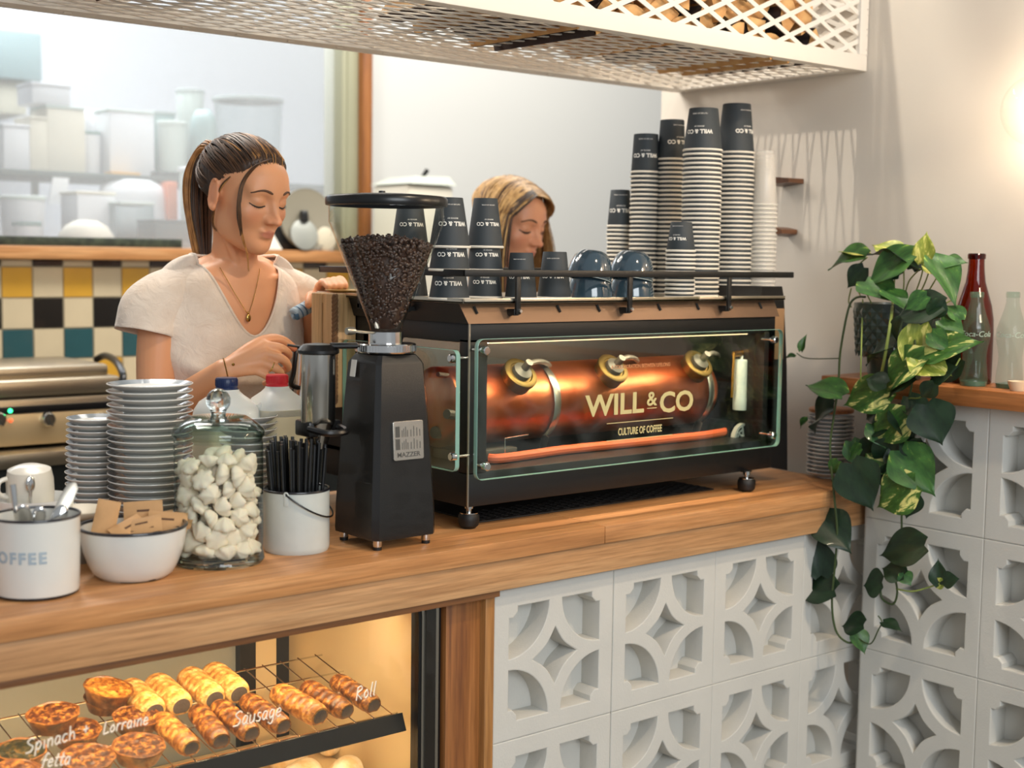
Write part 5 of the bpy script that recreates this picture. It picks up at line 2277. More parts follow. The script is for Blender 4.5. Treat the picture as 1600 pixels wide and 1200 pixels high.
vine([(1313, 560, VX), (1262, 560, VX+.02), (1245, 552, VX+.03)], .0013, STEM_D)
vine([(1410, 660, VX), (1418, 625, VX), (1440, 620, VX-.01), (1480, 590, TOP-.08), (1500, 560, TOP-.06)], .0018, STEM_L)
vine([(1406, 700, VX), (1404, 740, VX), (1400, 760, VX)], .0018, STEM_L)
for (a, b_, c_) in (((1355, 402), (1335, 425), (1345, 465)), ((1395, 400), (1398, 430), (1395, 470)), ((1438, 420), (1420, 440), (1412, 472)), ((1442, 408), (1440, 430), (1425, 472)),
                    ((1456, 408), (1446, 440), (1430, 472)), ((1475, 412), (1460, 440), (1440, 472)), ((1470, 480), (1490, 470), (1500, 500)), ((1412, 420), (1412, 450), (1408, 472)), ((1345, 440), (1365, 480), (1380, 500)), ((1330, 450), (1326, 470), (1330, 480))):
    vine([(*a, TOP), (*b_, TOP+.01), (*c_, PXX-.02)], .0016, STEM_L, 'leaf_stalk')

# ================================================================ back bench and what stands on it
ST2 = mat('satin_steel', 'b7aa94', .35, 1, bump=.05, bscale=30)
zb_ = .895
bench = thing('steel_back_bench', 'long steel back bench below the tiled wall', 'bench', (1.8, 2.1, 0))
m = MB()
m.box(.2, 4.2, 1.80, 2.489, zb_-.04, zb_, b=.004)
m.build('bench_top', ST2, bench)
m = MB()
m.box(.22, 4.18, 1.86, 2.45, .1, zb_-.0405)
m.build('cabinet_body', mat('dark_grey_cabinet', '2b302e', .5), bench)
m = MB()
for x in (.3, 1.4, 2.6, 4.1):
    m.box(x-.02, x+.02, 1.88, 1.92, 0, .1)
    m.box(x-.02, x+.02, 2.38, 2.42, 0, .1)
m.build('plinth', DARK, bench)

pz0, pz1 = .9125, 1.035
pr = thing('sandwich_press', 'steel contact grill with ribbed lid on the back bench', 'grill press', (1.25, 2.08, zb_+.0005))
PXR = 1.66
m = MB()
m.box(.78, PXR, 1.885, 2.32, pz0, pz1, b=.008)
m.build('base', ST2, pr)
m = MB()
m.box(.80, PXR-.004, 1.879, 1.886, zat(1.5, 1.88, 690), zat(1.5, 1.88, 642), b=.002)
m.build('control_panel', mat('warm_panel_steel', 'd8c096', .4, .7), pr)
m = MB()
m.box(.80, PXR-.004, 1.878, 1.884, zat(1.5, 1.88, 641), zat(1.5, 1.88, 630), b=.001)
m.build('dark_strip', BLACK_G, pr)
for px in (-2, 75, 158):
    p = at(px, 655, 1.875)
    m = MB()
    m.lathe([(0, .014), (.016, .014), (.019, .01), (.021, 0), (.021, -.006), (0, -.006)], 28, T=tr(*p) @ FR)
    m.box(-.003, .003, -.018, .018, .0135, .02, T=tr(*p) @ FR @ rotm(20, 'Z'))
    m.build('knob', CHROME, pr)
for px, py, c_, e_ in ((16, 642, '2fe88a', 5), (17, 657, 'e8663a', 1.2)):
    p = at(px, py, 1.876)
    m = MB()
    m.sph(tuple(p), .006, 14, 10)
    m.build('indicator_lamp', mat('indicator_'+c_, c_, .4, emit=e_), pr)
lz = [zat(1.5, 1.9, y) for y in (628, 617, 590, 572, 558)]
m = MB()
m.box(.80, PXR-.02, 1.90, 2.30, pz1+.002, lz[1], b=.003)
m.build('lower_plate', mat('dark_cast_plate', '4a443a', .55, .6), pr)
m = MB()
m.box(.79, PXR-.012, 1.885, 2.31, lz[1]+.001, lz[2], b=.012)
m.box(.82, PXR-.03, 1.93, 2.29, lz[2]-.004, lz[3], b=.012)
m.build('lid', ST2, pr)
m = MB()
a0 = at(148, 560, 2.12)
m.tube(smooth_path([at(150, 562, 2.2), at(165, 556, 2.15), at(182, 566, 2.0), at(192, 586, 1.9), at(190, 604, 1.88)], 6), .011, 10)
m.build('lid_handle', BLACK_G, pr)

# things leaning on the window sill
SZ = 1.4612


def drum(name, label, cat, px, py0, py1, Y, m_, cap=None, zbot=None, ratio=None, grp=None, wpx=None, yc=None):
    p = at(px, py1, Y)
    z0 = zbot if zbot is not None else p.z
    z1 = zat(p.x, Y, py0)
    r = wpx/2*mpp(p)
    t = thing(name, label, cat, (p.x, Y, z0), 0, grp)
    return t, p.x, z0, z1, r


p = at(478, 325, 2.455)
r = 48*mpp(p)
m = MB()
T = tr(p.x, 2.447, SZ+r+.001) @ rotm(-7, 'X') @ FR
m.lathe([(0, .004), (r*.9, .004), (r, .008), (r, -.004), (0, -.006)], 56, T=T)
o = m.build('round_tray', mat('grey_brown_tray', '8a8474', .55))
tag(o, 'round grey brown tray leaning upright in the window behind the woman', 'tray')
p = at(474, 366, 2.43)
r = 24*mpp(p)
t = thing('pan_lid', 'small grey pan lid with black knob propped before the round tray', 'lid', (p.x, 2.43, SZ))
T = tr(p.x, 2.425, SZ+r+.001) @ rotm(-10, 'X') @ FR
m = MB()
m.lathe([(0, .012), (r*.6, .010), (r, .003), (r, -.002), (0, -.002)], 40, T=T)
m.build('lid_disc', mat('pale_grey_lid', 'a7aaa4', .4, .3), t)
m = MB()
m.box(-.014, .014, r*.75, r*1.55, .0, .022, b=.006, T=T)
m.build('lid_knob', BLACK_G, t)
p = at(452, 372, 2.49)
m = MB()
m.lathe([(0, 0), (.07, 0), (.085, .05), (.085, .085), (.08, .085), (.07, .004), (0, .004)], 36, T=tr(p.x, 2.53, SZ+.001))
tag(m.build('black_pan', BLACK_G, sharp=40), 'deep black pan behind the grey pan lid on the sill', 'pan')
p = at(508, 374, 2.44)
r = 20*mpp(p)
m = MB()
T = tr(p.x, 2.44, SZ+r+.001) @ rotm(-8, 'X') @ FR
m.lathe([(0, .010), (r*.7, .008), (r, .002), (r, -.003), (0, -.003)], 36, T=T)
tag(m.build('pan_lid', mat('cream_lid', 'cfc6b0', .4)), 'small cream pan lid leaning at the window corner behind the hopper', 'lid')
p = at(427, 378, 2.43)
m = MB()
m.add([(p.x-.035, 2.46, SZ+.001), (p.x+.04, 2.46, SZ+.001), (p.x, 2.46, SZ+.075), (p.x-.035, 2.435, SZ+.001), (p.x+.04, 2.435, SZ+.001), (p.x, 2.45, SZ+.075)],
      [(0, 1, 2), (5, 4, 3), (0, 3, 4, 1), (1, 4, 5, 2), (2, 5, 3, 0)])
tag(m.build('folded_card', WHITE_PAPER, smooth=False), 'small white folded card on the sill by the woman\'s chin', 'card')

m = MB()
m.box(-.6, at(282, 378, 2.46).x, 2.445, 2.475, SZ+.0005, SZ+.030, b=.003)
tag(m.build('stone_strip', mat('dark_stone_strip', '1f2420', .45, var=.5, vscale=40, col2='47503f')), 'long dark stone strip standing on the window sill at the left', 'strip')

# white water boiler behind the hopper
p = at(648, 300, 2.2)
kb = mpp(p)
t = thing('water_boiler', 'pale bench-top water boiler with black lever behind the hopper', 'water boiler', (p.x, 2.2, zb_))
m = MB()
wv = 46*kb
zt = zat(p.x, 2.2, 291)
m.box(p.x-wv*.95, p.x+wv*.95, 2.1, 2.32, zb_+.0005, zt, b=.012)
m.build('tank', mat('boiler_cream', 'd3cdbd', .35), t)
m = MB()
zc_ = zat(p.x, 2.2, 290)
m.add([(p.x-wv, 2.09, zc_), (p.x+wv, 2.09, zc_), (p.x+wv, 2.33, zc_), (p.x-wv, 2.33, zc_), (p.x-wv*.45, 2.12, zc_+.03), (p.x+wv*.9, 2.12, zc_+.034), (p.x+wv*.9, 2.30, zc_+.034), (p.x-wv*.45, 2.30, zc_+.03)],
      [(0, 1, 5, 4), (1, 2, 6, 5), (2, 3, 7, 6), (3, 0, 4, 7), (4, 5, 6, 7), (3, 2, 1, 0)])
m.build('sloped_lid', mat('boiler_grey_lid', 'b9beb4', .4), t, smooth=False)
m = MB()
m.tube([(p.x-.008, 2.14, zc_+.028), (p.x+.006, 2.13, zc_+.055)], .008, 10)
m.build('black_lever', BLACK_G, t)

# ================================================================ kitchen clutter beyond the window
KW = mat('kitchen_white_plastic', 'd5d7dc', .5)
KC = mat('kitchen_cream_plastic', 'd6d0bf', .5)
KG = mat('kitchen_grey', '8b9694', .5)
KT = mat('kitchen_teal_grey', '6f8b8a', .5)
KD = mat('kitchen_dark', '2b3638', .5)
KP = mat('kitchen_pale_green', 'bcc8c2', .5)
KY_ = mat('kitchen_yellow', 'd9a13a', .5)
KO = mat('kitchen_orange', 'e27a4c', .6)
UZ, UY = 1.742, 3.35
LYK, LZK = 2.98, 1.4822
sh = thing('kitchen_shelf', 'dark metal shelf rack in the kitchen behind the window', 'shelf', (2.4, 3.4, 1.48))
m = MB()
m.box(1.0, 3.75, 3.15, 3.62, UZ-.022, UZ, b=.003)
m.build('shelf_board', mat('shelf_dark_metal', '4f5c5c', .5, .3), sh)
for x in (1.4, 2.06, 3.7):
    m = MB()
    m.box(x-.012, x+.012, 3.64, 3.662, LZK+.0002 if False else 0, 2.1)
    m.build('shelf_upright', mat('shelf_pole', '8f9794', .4, .5), sh)


def kthing(kind, name, label, cat, x0, x1, y0, Y, zbot, m_, m2=None, d=.16, lift=0.0):
    p = at((x0+x1)/2, 250, Y)
    W_ = (x1-x0)*mpp((p.x, Y, 1.7))*1.08
    z0, z1 = zbot+.0008+lift, zat(p.x, Y, y0)
    t = thing(name, label, cat, (p.x, Y, z0))
    m = MB()
    if kind == 'box':
        m.box(p.x-W_/2, p.x+W_/2, Y-d/2, Y+d/2, z0, z1-.012, b=.006)
        m.build('box_body', m_, t)
        m = MB()
        m.box(p.x-W_/2-.003, p.x+W_/2+.003, Y-d/2-.003, Y+d/2+.003, z1-.012, z1, b=.004)
        m.build('box_lid', m2 or m_, t)
    elif kind == 'tub':
        h = z1-z0
        r = W_/2
        m.lathe([(0, 0), (r*.84, 0), (r*.88, .006), (r*.97, h-.018), (r*.97, h-.016), (0, h-.016)], 32, T=tr(p.x, Y, z0))
        m.build('tub_body', m_, t)
        m = MB()
        m.lathe([(r*.97, h-.0158), (r*1.03, h-.015), (r*1.03, h-.003), (r*.98, h), (0, h)], 32, T=tr(p.x, Y, z0))
        m.build('tub_lid', m2 or m_, t)
    elif kind == 'dome':
        h = z1-z0
        r = W_/2
        m.lathe([(r, 0), (r*1.02, .006), (r*.97, h*.3), (r*.75, h*.7), (r*.4, h*.95), (0, h)], 36, T=tr(p.x, Y, z0))
        m.build('bowl_body', m_, t)
        m = MB()
        m.lathe([(r*1.0+.004*math.cos(a), .004+.004*math.sin(a)) for a in [2*PI*q/8 for q in range(9)]], 36, T=tr(p.x, Y, z0))
        m.build('bowl_rim', m2 or m_, t)
    elif kind == 'bag':
        h = z1-z0
        N, R_ = 24, 8
        vs, rows = [], []
        for k_ in range(R_+1):
            f = k_/R_
            wv = (1-(2*f-1)**4*.5)*(1+.05*math.sin(7*f))
            row = []
            for i in range(N):
                a = 2*PI*i/N
                row.append(len(vs))
                vs.append((p.x+W_/2*wv*math.cos(a)*(1+.05*math.sin(5*a+f*4)), Y+d/2*wv*math.sin(a), z0+h*f))
            rows.append(row)
        fs = [(rows[k_][i], rows[k_][(i+1) % N], rows[k_+1][(i+1) % N], rows[k_+1][i]) for k_ in range(R_) for i in range(N)]
        fs += [tuple(reversed(rows[0])), tuple(rows[-1])]
        m.add(vs, fs)
        m.build('bag_body', m_, t, sharp=80)
        if m2:
            m = MB()
            m.box(p.x+W_*.34, p.x+W_*.47, Y-d/2-.004, Y+d*.2, z0+h*.2, z1-.004, b=.006)
            m.build('bag_end', m2, t)
    return t


CL = thin_glass('storage_clear', 'e8eeee', rough=.15, edge='8ba3a3', dens=1.2)
for a in [
 ('box', 'storage_box', 'white storage box at the far left of the kitchen shelf', 'box', -4, 34, 196, UY, UZ, KW),
 ('box', 'storage_box', 'cream storage box second from the left on the kitchen shelf', 'box', 36, 62, 184, UY, UZ, KC),
 ('box', 'storage_bin', 'tall cream bin third from the left on the kitchen shelf', 'bin', 64, 120, 168, UY, UZ, KC, KP),
 ('box', 'storage_box', 'square white carton on top of the tall cream kitchen bin', 'box', 42, 98, 133, UY, zat(at(92, 250, UY).x, UY, 168), KW),
 ('tub', 'storage_tub', 'white tub with a dark band right of the tall cream bin', 'tub', 124, 156, 205, UY, UZ, KW, KT),
 ('bag', 'flour_bag', 'white paper bag leaning on the shelf behind the tub', 'bag', 120, 158, 172, UY+.17, UZ, KW),
 ('box', 'storage_box', 'tall white carton in the middle of the kitchen shelf', 'box', 160, 228, 174, UY, UZ, KW, KP),
 ('box', 'storage_box', 'teal grey carton just right of the tall white carton', 'box', 230, 262, 176, UY+.1, UZ, KT, KG),
 ('tub', 'storage_tub', 'pale ribbed tub in front of the teal grey carton', 'tub', 248, 290, 190, UY-.06, UZ, KP),
 ('tub', 'stock_pot', 'grey stock pot with lid right of the pale ribbed tub', 'pot', 278, 318, 140, UY+.12, UZ, KP, KG),
 ('bag', 'flour_bag', 'upright grey green sack before the stock pot', 'bag', 300, 336, 172, UY-.08, UZ, KT),
 ('tub', 'clear_canister', 'wide clear canister behind the woman\'s head', 'canister', 338, 438, 154, UY-.02, UZ, CL, KG),
 ('tub', 'storage_tub', 'white tub low on the kitchen worktop at the left edge', 'tub', 2, 66, 306, LYK, LZK, KW, KP),
 ('bag', 'flour_bag', 'white sack with an orange end on the kitchen worktop', 'bag', 150, 266, 281, LYK+.2, LZK, KW, KO),
 ('box', 'storage_box', 'white carton on the worktop left of the white sack', 'box', 108, 165, 300, LYK+.02, LZK, KW, KC),
 ('dome', 'mixing_bowl', 'cream mixing bowl turned upside down on the worktop', 'bowl', 94, 172, 343, LYK-.2, LZK, KC),
 ('box', 'clear_tub', 'clear square tub on the worktop right of the cream bowl', 'tub', 174, 226, 316, LYK-.08, LZK, CL, KP),
 ('box', 'black_crate', 'low black crate on the worktop left of the ponytail', 'crate', 228, 300, 344, LYK-.05, LZK, KD, KD),
 ('tub', 'storage_bucket', 'pale bucket on the worktop behind the ponytail', 'bucket', 282, 340, 262, LYK-.02, LZK, KP, KW),
 ('tub', 'storage_tub', 'small white tub in front of the left edge tub', 'tub', 20, 60, 346, LYK-.22, LZK, KW, KT),
]:
    kthing(*a)
for (nm, lb, x0, x1, y0, y1, Y, zb2, m_) in (('yellow_tray', 'flat yellow tray sticking out under the tall white carton', 165, 218, 256, 263, UY-.13, UZ, KY_), ('black_tray', 'black tray on the shelf before the grey stock pot', 236, 310, 232, 246, UY-.15, UZ, KD)):
    p = at((x0+x1)/2, y1, Y)
    W_ = (x1-x0)*mpp(p)*.9
    m = MB()
    hgt = .012 if nm == 'yellow_tray' else .022
    m.box(p.x-W_/2, p.x+W_/2, Y-.035, Y+.04, zb2+.0006, zb2+hgt, b=.003)
    tag(m.build(nm, m_), lb, 'tray')
p = at(93, 300, LYK-.1)
t = thing('notice_card', 'shiny white card hanging from the kitchen shelf edge', 'card', (p.x, 3.13, 1.6))
m = MB()
pp = at(93, 297, 3.13)
W_ = 17*mpp(pp)
m.add([(pp.x-W_, 3.138, zat(pp.x, 3.13, 320)), (pp.x+W_*.7, 3.138, zat(pp.x, 3.13, 318)), (pp.x+W_, 3.138, UZ-.024), (pp.x-W_*.5, 3.138, UZ-.024),
       (pp.x-W_, 3.144, zat(pp.x, 3.13, 320)), (pp.x+W_*.7, 3.144, zat(pp.x, 3.13, 318)), (pp.x+W_, 3.144, UZ-.024), (pp.x-W_*.5, 3.144, UZ-.024)],
      [(0, 1, 2, 3), (7, 6, 5, 4), (0, 4, 5, 1), (1, 5, 6, 2), (2, 6, 7, 3), (3, 7, 4, 0)])
m.build('card_sheet', mat('gloss_card', 'e6e8ec', .15, coat=.6), t, smooth=False)
hd = thing('extractor_hood', 'teal grey extractor hood at the upper left of the kitchen', 'extractor hood', (2.0, 4.9, 2.1))
m = MB()
hx1 = at(66, 90, 4.7).x
m.box(.6, hx1, 4.7, 5.395, zat(hx1-.2, 4.7, 122), zat(hx1-.2, 4.7, 45), b=.01)
m.build('hood_canopy', mat('hood_teal', '7d9496', .4), hd)
m = MB()
m.box(.6, hx1-.06, 4.75, 5.395, zat(hx1-.2, 4.7, 175), zat(hx1-.2, 4.7, 123), b=.005)
m.build('hood_filter', mat('hood_beige', 'b9b5a2', .5), hd)

# ================================================================ pastries in the case
def baked(name, c_lo, c_mid, c_hi, sc=30, bump=.5, fl=None):
    k_ = NT(name)
    vec = k_.coord((1, 1, 1))
    n = k_.noise(vec, sc, 6, .65, .4)
    r = k_.ramp(n.outputs[0], [(.36, c_lo), (.5, c_mid), (.62, c_hi)])
    k_.link(r.outputs[0], k_.b.inputs['Base Color'])
    k_.b.inputs['Roughness'].default_value = .45
    k_.b.inputs['Coat Weight'].default_value = .25
    k_.bump(n.outputs[0], bump, .003)
    return k_.m


PA = baked('golden_pastry', '5a3012', 'a2682a', 'd4a252', 75)
PBk = baked('dark_baked_pastry', '341a0c', '744218', 'bf8438', 80)
PCr = baked('pale_puff_pastry', '9a6428', 'cf9c50', 'e8c684', 70)
FILL = mat('sausage_filling', '5f5248', .7, bump=.8, bscale=220, var=.3, vscale=60)
CRUST = baked('tart_crust', '4e2a10', '7c4a1e', 'a06c32', 45, .3)
Q_SP = baked('spinach_topping', '0e120a', '262c16', '6a5020', 90, 1)
Q_LO = baked('browned_cheese_topping', '26120a', '5e3014', 'bd8438', 95, 1)
Q_YL = baked('golden_quiche_topping', '6a300e', 'b8782a', 'dcae54', 80, .8)


def sausage_roll(label, f, b_, r, mt, grp=None):
    f, b_ = V(f), V(b_)
    d = (b_-f)
    L = d.length
    d.normalize()
    sd = d.cross(V((0, 0, 1))).normalized()
    up = sd.cross(d)
    t = thing('sausage_roll', label, 'sausage roll', f-up*r*.8, 0, grp)
    rr_ = random.Random(int(f.x*1e5))
    N, K = 22, 42
    vs = []
    for k_ in range(K+1):
        s_ = k_/K
        e = 1-.18*max(0, abs(2*s_-1)-.75)/.25
        ridge = 1+.075*abs(math.sin(s_*PI*7))
        for i in range(N):
            a = 2*PI*i/N
            u, v_ = math.cos(a), math.sin(a)
            q = r*e*(ridge if v_ > -.2 else 1)
            vs.append(f+d*(L*s_)+sd*(u*q*1.06)+up*(max(v_, -.82)*q*.96))
    m = MB()
    m.add(vs, [(k_*N+i, k_*N+(i+1) % N, (k_+1)*N+(i+1) % N, (k_+1)*N+i) for k_ in range(K) for i in range(N)]+[tuple(reversed(range(N))), tuple(K*N+i for i in range(N))])
    m.build('pastry_wrap', mt, t, sharp=60)
    m = MB()
    vs = [f-d*.0015]
    for i in range(N):
        a = 2*PI*i/N
        vs.append(f-d*.0008+sd*(math.cos(a)*r*.70)+up*(max(math.sin(a), -.8)*r*.62))
    vs2 = [v+d*.004 for v in vs]
    m.add(vs+vs2, [(0, 1+(i+1) % N, 1+i) for i in range(N)]+[(1+i, 1+(i+1) % N, N+2+(i+1) % N, N+2+i) for i in range(N)])
    m.build('filling', FILL, t)
    return t


front = [((581, 1087), (522, 1044), PBk), ((539, 1100), (475, 1054), PBk), ((497, 1112), (430, 1065), PA), ((440, 1127), (382, 1075), PBk), ((390, 1137), (337, 1092), PBk), ((342, 1147), (305, 1105), PBk), ((296, 1160), (246, 1106), PA)]
nm = ['rightmost sausage roll at the end of the front row', 'sausage roll second from the right end of the front row', 'large pale golden sausage roll third from the right, front row',
      'sausage roll fourth from the right of the front row', 'sausage roll behind the word Sausage, front row', 'sausage roll sixth from the right of the front row', 'sausage roll beside the cheese tarts, left end of the front row']
for i, ((fx, bx_, mt), lb) in enumerate(zip(front, nm)):
    x = at(*fx, .115).x
    xb = at(*bx_, .225).x
    r = .0215 if i == 2 else .0185
    sausage_roll(lb, (x, .108, rz_(.108)+r*.85), (xb, .218, rz_(.218)+r*.85), r, mt, 'sausage rolls in the front row')
back = [((372, 1075), (337, 1047), PCr), ((334, 1094), (302, 1062), PCr), ((282, 1094), (246, 1064), PCr), ((240, 1100), (210, 1074), PCr)]
nm = ['pale puff roll rightmost of the rear row', 'pale puff roll second from right in the rear row', 'pale puff roll third from right in the rear row', 'pale puff roll at the left of the rear row beside the tarts']
for (fx, bx_, mt), lb in zip(back, nm):
    x = at(*fx, .24).x
    r = .0235
    sausage_roll(lb, (x, .236, rz_(.236)+r*.85), (x-.004, .335, rz_(.335)+r*.85), r, mt, 'puff rolls in the rear row')


def quiche(label, c, r, top, tilt=(0, 0), seed=0):
    t = thing('quiche_tart', label, 'tart', c)
    rr_ = random.Random(seed)
    N = 48
    H = r*.62
    R0 = M.Rotation(math.radians(tilt[0]), 4, 'X') @ M.Rotation(math.radians(tilt[1]), 4, 'Y')
    T = tr(*c) @ R0
    prof = [(0, 0), (.72, 0), (.76, .03), (.95, .85), (1.0, .97), (1.0, 1.02), (.95, 1.03), (.90, .92)]
    vs = []
    ph = rr_.uniform(0, 6)
    for q, (a_, z) in enumerate(prof):
        for i in range(N):
            a = 2*PI*i/N
            w_ = (1+.018*math.sin(9*a+ph)) if q >= 3 else 1
            vs.append((a_*r*w_*math.cos(a), a_*r*w_*math.sin(a), z*H*(1+.03*math.sin(5*a+ph) if q >= 3 else 1)))
    m = MB()
    m.add(vs, [(k_*N+i, k_*N+(i+1) % N, (k_+1)*N+(i+1) % N, (k_+1)*N+i) for k_ in range(len(prof)-1) for i in range(N)], 0, T)
    m.build('pastry_case', CRUST, t, sharp=60)
    K = 14
    vs = [(0, 0, H*1.0)]
    for k_ in range(1, K+1):
        for i in range(N):
            a = 2*PI*i/N
            q = .93*r*k_/K
            x, y = q*math.cos(a), q*math.sin(a)
            n_ = noise.noise(V((x*90+seed, y*90, seed)))*.10+noise.noise(V((x*220, y*220+seed, 3)))*.07
            vs.append((x, y, H*(.97+n_*(1 if k_ < K else .2))))
    fs = [(0, 1+i, 1+(i+1) % N) for i in range(N)]
    for k_ in range(K-1):
        for i in range(N):
            a, b_ = 1+k_*N, 1+(k_+1)*N
            fs.append((a+i, b_+i, b_+(i+1) % N, a+(i+1) % N))
    m = MB()
    m.add(vs, fs, 0, T)
    m.build('filling', top, t, sharp=180)
    return t


def on_rack(px, py, Y):
    p = at(px, py, Y)
    return V((p.x, Y, rz_(Y)+.001))


tl = math.degrees(math.atan2(ZB-ZA, YB-YA))
QR = .042
quiche('browned tart at the front, right of the word Spinach', on_rack(215, 1150, .138), QR, Q_LO, (tl, 0), 1)
quiche('browned tart at the front above the word fetta', on_rack(135, 1168, .138), QR*1.02, Q_LO, (tl, 0), 2)
quiche('dark spinach tart at the left edge of the case', on_rack(32, 1140, .205), QR*.9, Q_SP, (tl, 0), 3)
quiche('browned tart at the lower left corner of the case', on_rack(22, 1190, .138), QR, Q_LO, (tl, 0), 4)
quiche('dark browned tart behind the word Lorraine', on_rack(212, 1112, .23), QR*.95, Q_LO, (tl, 0), 5)
quiche('shaded tart in the second row under the stacked tart', on_rack(118, 1128, .228), QR*.95, Q_LO, (tl, 0), 6)
z2 = rz_(.26)+QR*.66
quiche('browned tart stacked on top at the left', V((at(83, 1098, .235).x, .235, z2-.002)), QR, Q_LO, (6, -4), 7)
quiche('golden cheese tart stacked on top beside the pale rolls', V((at(163, 1084, .30).x, .295, z2+.004)), QR, Q_YL, (12, 8), 8)
quiche('dark tart in the rear row under the golden tart', on_rack(165, 1100, .315), QR*.9, Q_SP, (tl, 0), 9)

# filled flatbreads on the lower shelf
WR = baked('pale_flatbread', 'd9b984', 'ead6b0', 'f3e6cc', 25, .3)
rr_ = random.Random(4)
for i, (px, py, Y, sc) in enumerate(((330, 1192, .24, 1), (400, 1188, .22, 1.1), (470, 1180, .24, 1.1), (540, 1186, .21, 1.0), (372, 1174, .36, 1), (450, 1166, .36, 1.1), (520, 1160, .37, 1.0))):
    p = at(px, py, Y)
    m = MB()
    N, K = 20, 12
    vs = []
    L, r = .080*sc, .028*sc
    for k_ in range(K+1):
        s_ = k_/K
        e = math.sqrt(max(.02, 1-(2*s_-1)**4))
        for j in range(N):
            a = 2*PI*j/N
            vs.append((L*(s_-.5), r*e*math.cos(a)*(1+.06*math.sin(3*a+i)), .029+r*e*.95*math.sin(a)*(1+.05*math.sin(9*s_+i))))
    m.add(vs, [(k_*N+j, k_*N+(j+1) % N, (k_+1)*N+(j+1) % N, (k_+1)*N+j) for k_ in range(K) for j in range(N)]+[tuple(reversed(range(N))), tuple(K*N+j for j in range(N))])
    o = m.build('bread_roll', WR, sharp=80)
    o.location = (p.x, Y, .4555)
    o.rotation_euler = (0, 0, .5+.25*math.sin(i*2.1))
    tag(o, 'pale soft bread roll on the lower shelf, '+('front row, leftmost', 'front row, second from left', 'front row, third from left', 'front row, rightmost', 'rear row, leftmost', 'rear row, middle', 'rear row, rightmost')[i], 'bread roll')

# ================================================================ people
def smin(a, b, k):
    h = np.clip(.5+.5*(b-a)/k, 0, 1)
    return b*(1-h)+a*h-k*h*(1-h)


def smax(a, b, k):
    return -smin(-a, -b, k)


def ell(p, c, r):
    q = (p-np.array(c))/np.array(r)
    l = np.linalg.norm(q, axis=-1)
    return (l-1)*min(r)*.5+(l-1)*np.mean(r)*.5


def cap(p, a, b, r0, r1=None):
    a, b = np.array(a), np.array(b)
    ba = b-a
    h = np.clip(((p-a)@ba)/(ba@ba), 0, 1)
    d = np.linalg.norm(p-a-h[..., None]*ba, axis=-1)
    return d-(r0+((r0 if r1 is None else r1)-r0)*h)


def head_sdf(p):
    ap = p.copy()
    ap[..., 0] = np.abs(ap[..., 0])
    d = ell(p, (0, -.020, .024), (.072, .093, .076))
    d = smin(d, ell(p, (0, .022, -.030), (.057, .066, .080)), .03)
    d = smin(d, ell(p, (0, .042, .036), (.052, .042, .040)), .03)
    d = smin(d, ell(ap, (.034, .004, -.066), (.022, .042, .030)), .03)
    d = smin(d, ell(p, (0, .050, -.092), (.028, .030, .022)), .03)
    d = smin(d, ell(p, (0, .070, -.101), (.014, .014, .012)), .02)
    d = smin(d, ell(ap, (.041, .052, -.030), (.022, .020, .018)), .025)
    d = smin(d, cap(ap, (.010, .080, .017), (.044, .066, .018), .007), .016)
    d = smax(d, -ell(ap, (.031, .098, -.001), (.020, .022, .014)), .014)
    d = smin(d, ell(ap, (.0315, .0665, -.002), (.0165, .0155, .0125)), .005)
    d = smin(d, cap(p, (0, .080, .010), (0, .104, -.034), .0065, .0085), .013)
    d = smin(d, ell(p, (0, .1065, -.0355), (.0095, .0095, .0085)), .007)
    d = smin(d, ell(ap, (.0115, .0935, -.0385), (.0075, .0095, .0065)), .006)
    d = smax(d, -ell(ap, (.006, .100, -.0465), (.0035, .005, .004)), .003)
    d = smin(d, ell(p, (0, .0835, -.0615), (.022, .0105, .0052)), .004)
    d = smin(d, ell(p, (0, .0825, -.0715), (.0185, .0110, .0060)), .004)
    d = smax(d, -cap(ap, (0, .0955, -.0663), (.021, .083, -.0668), .0013), .0022)
    return d


NU, NVV = 144, 108


def radial():
    th = np.linspace(0.0, PI, NVV+1)
    ph = np.arange(NU)*2*PI/NU
    st, ct = np.sin(th)[:, None], np.cos(th)[:, None]
    D = np.stack([st*np.cos(ph), st*np.sin(ph), np.broadcast_to(ct, (NVV+1, NU))], -1)
    rs = np.linspace(.16, .03, 66)
    R_ = np.full(D.shape[:2], .03)
    done = np.zeros(D.shape[:2], bool)
    for r in rs:
        s = head_sdf(D*r) < 0
        new = s & ~done
        R_[new] = r
        done |= s
    lo, hi = R_.copy(), R_+.0021
    for _ in range(8):
        mid = (lo+hi)/2
        s = head_sdf(D*mid[..., None]) < 0
        lo = np.where(s, mid, lo)
        hi = np.where(s, hi, mid)
    return D, lo


HD, HR_ = radial()


def head_r(d):
    d = np.array(d)/np.linalg.norm(d)
    t = math.acos(max(-1, min(1, d[2])))/PI*NVV
    p = (math.atan2(d[1], d[0]) % (2*PI))/(2*PI)*NU
    i, j = min(int(t), NVV-1), int(p) % NU
    f, g = t-i, p-int(p)
    j2 = (j+1) % NU
    return (HR_[i, j]*(1-f)*(1-g)+HR_[i+1, j]*f*(1-g)+HR_[i, j2]*(1-f)*g+HR_[i+1, j2]*f*g)


def on_head(v, off=0.0):
    v = V(v)
    n = v.normalized()
    return n*(head_r(n)+off)


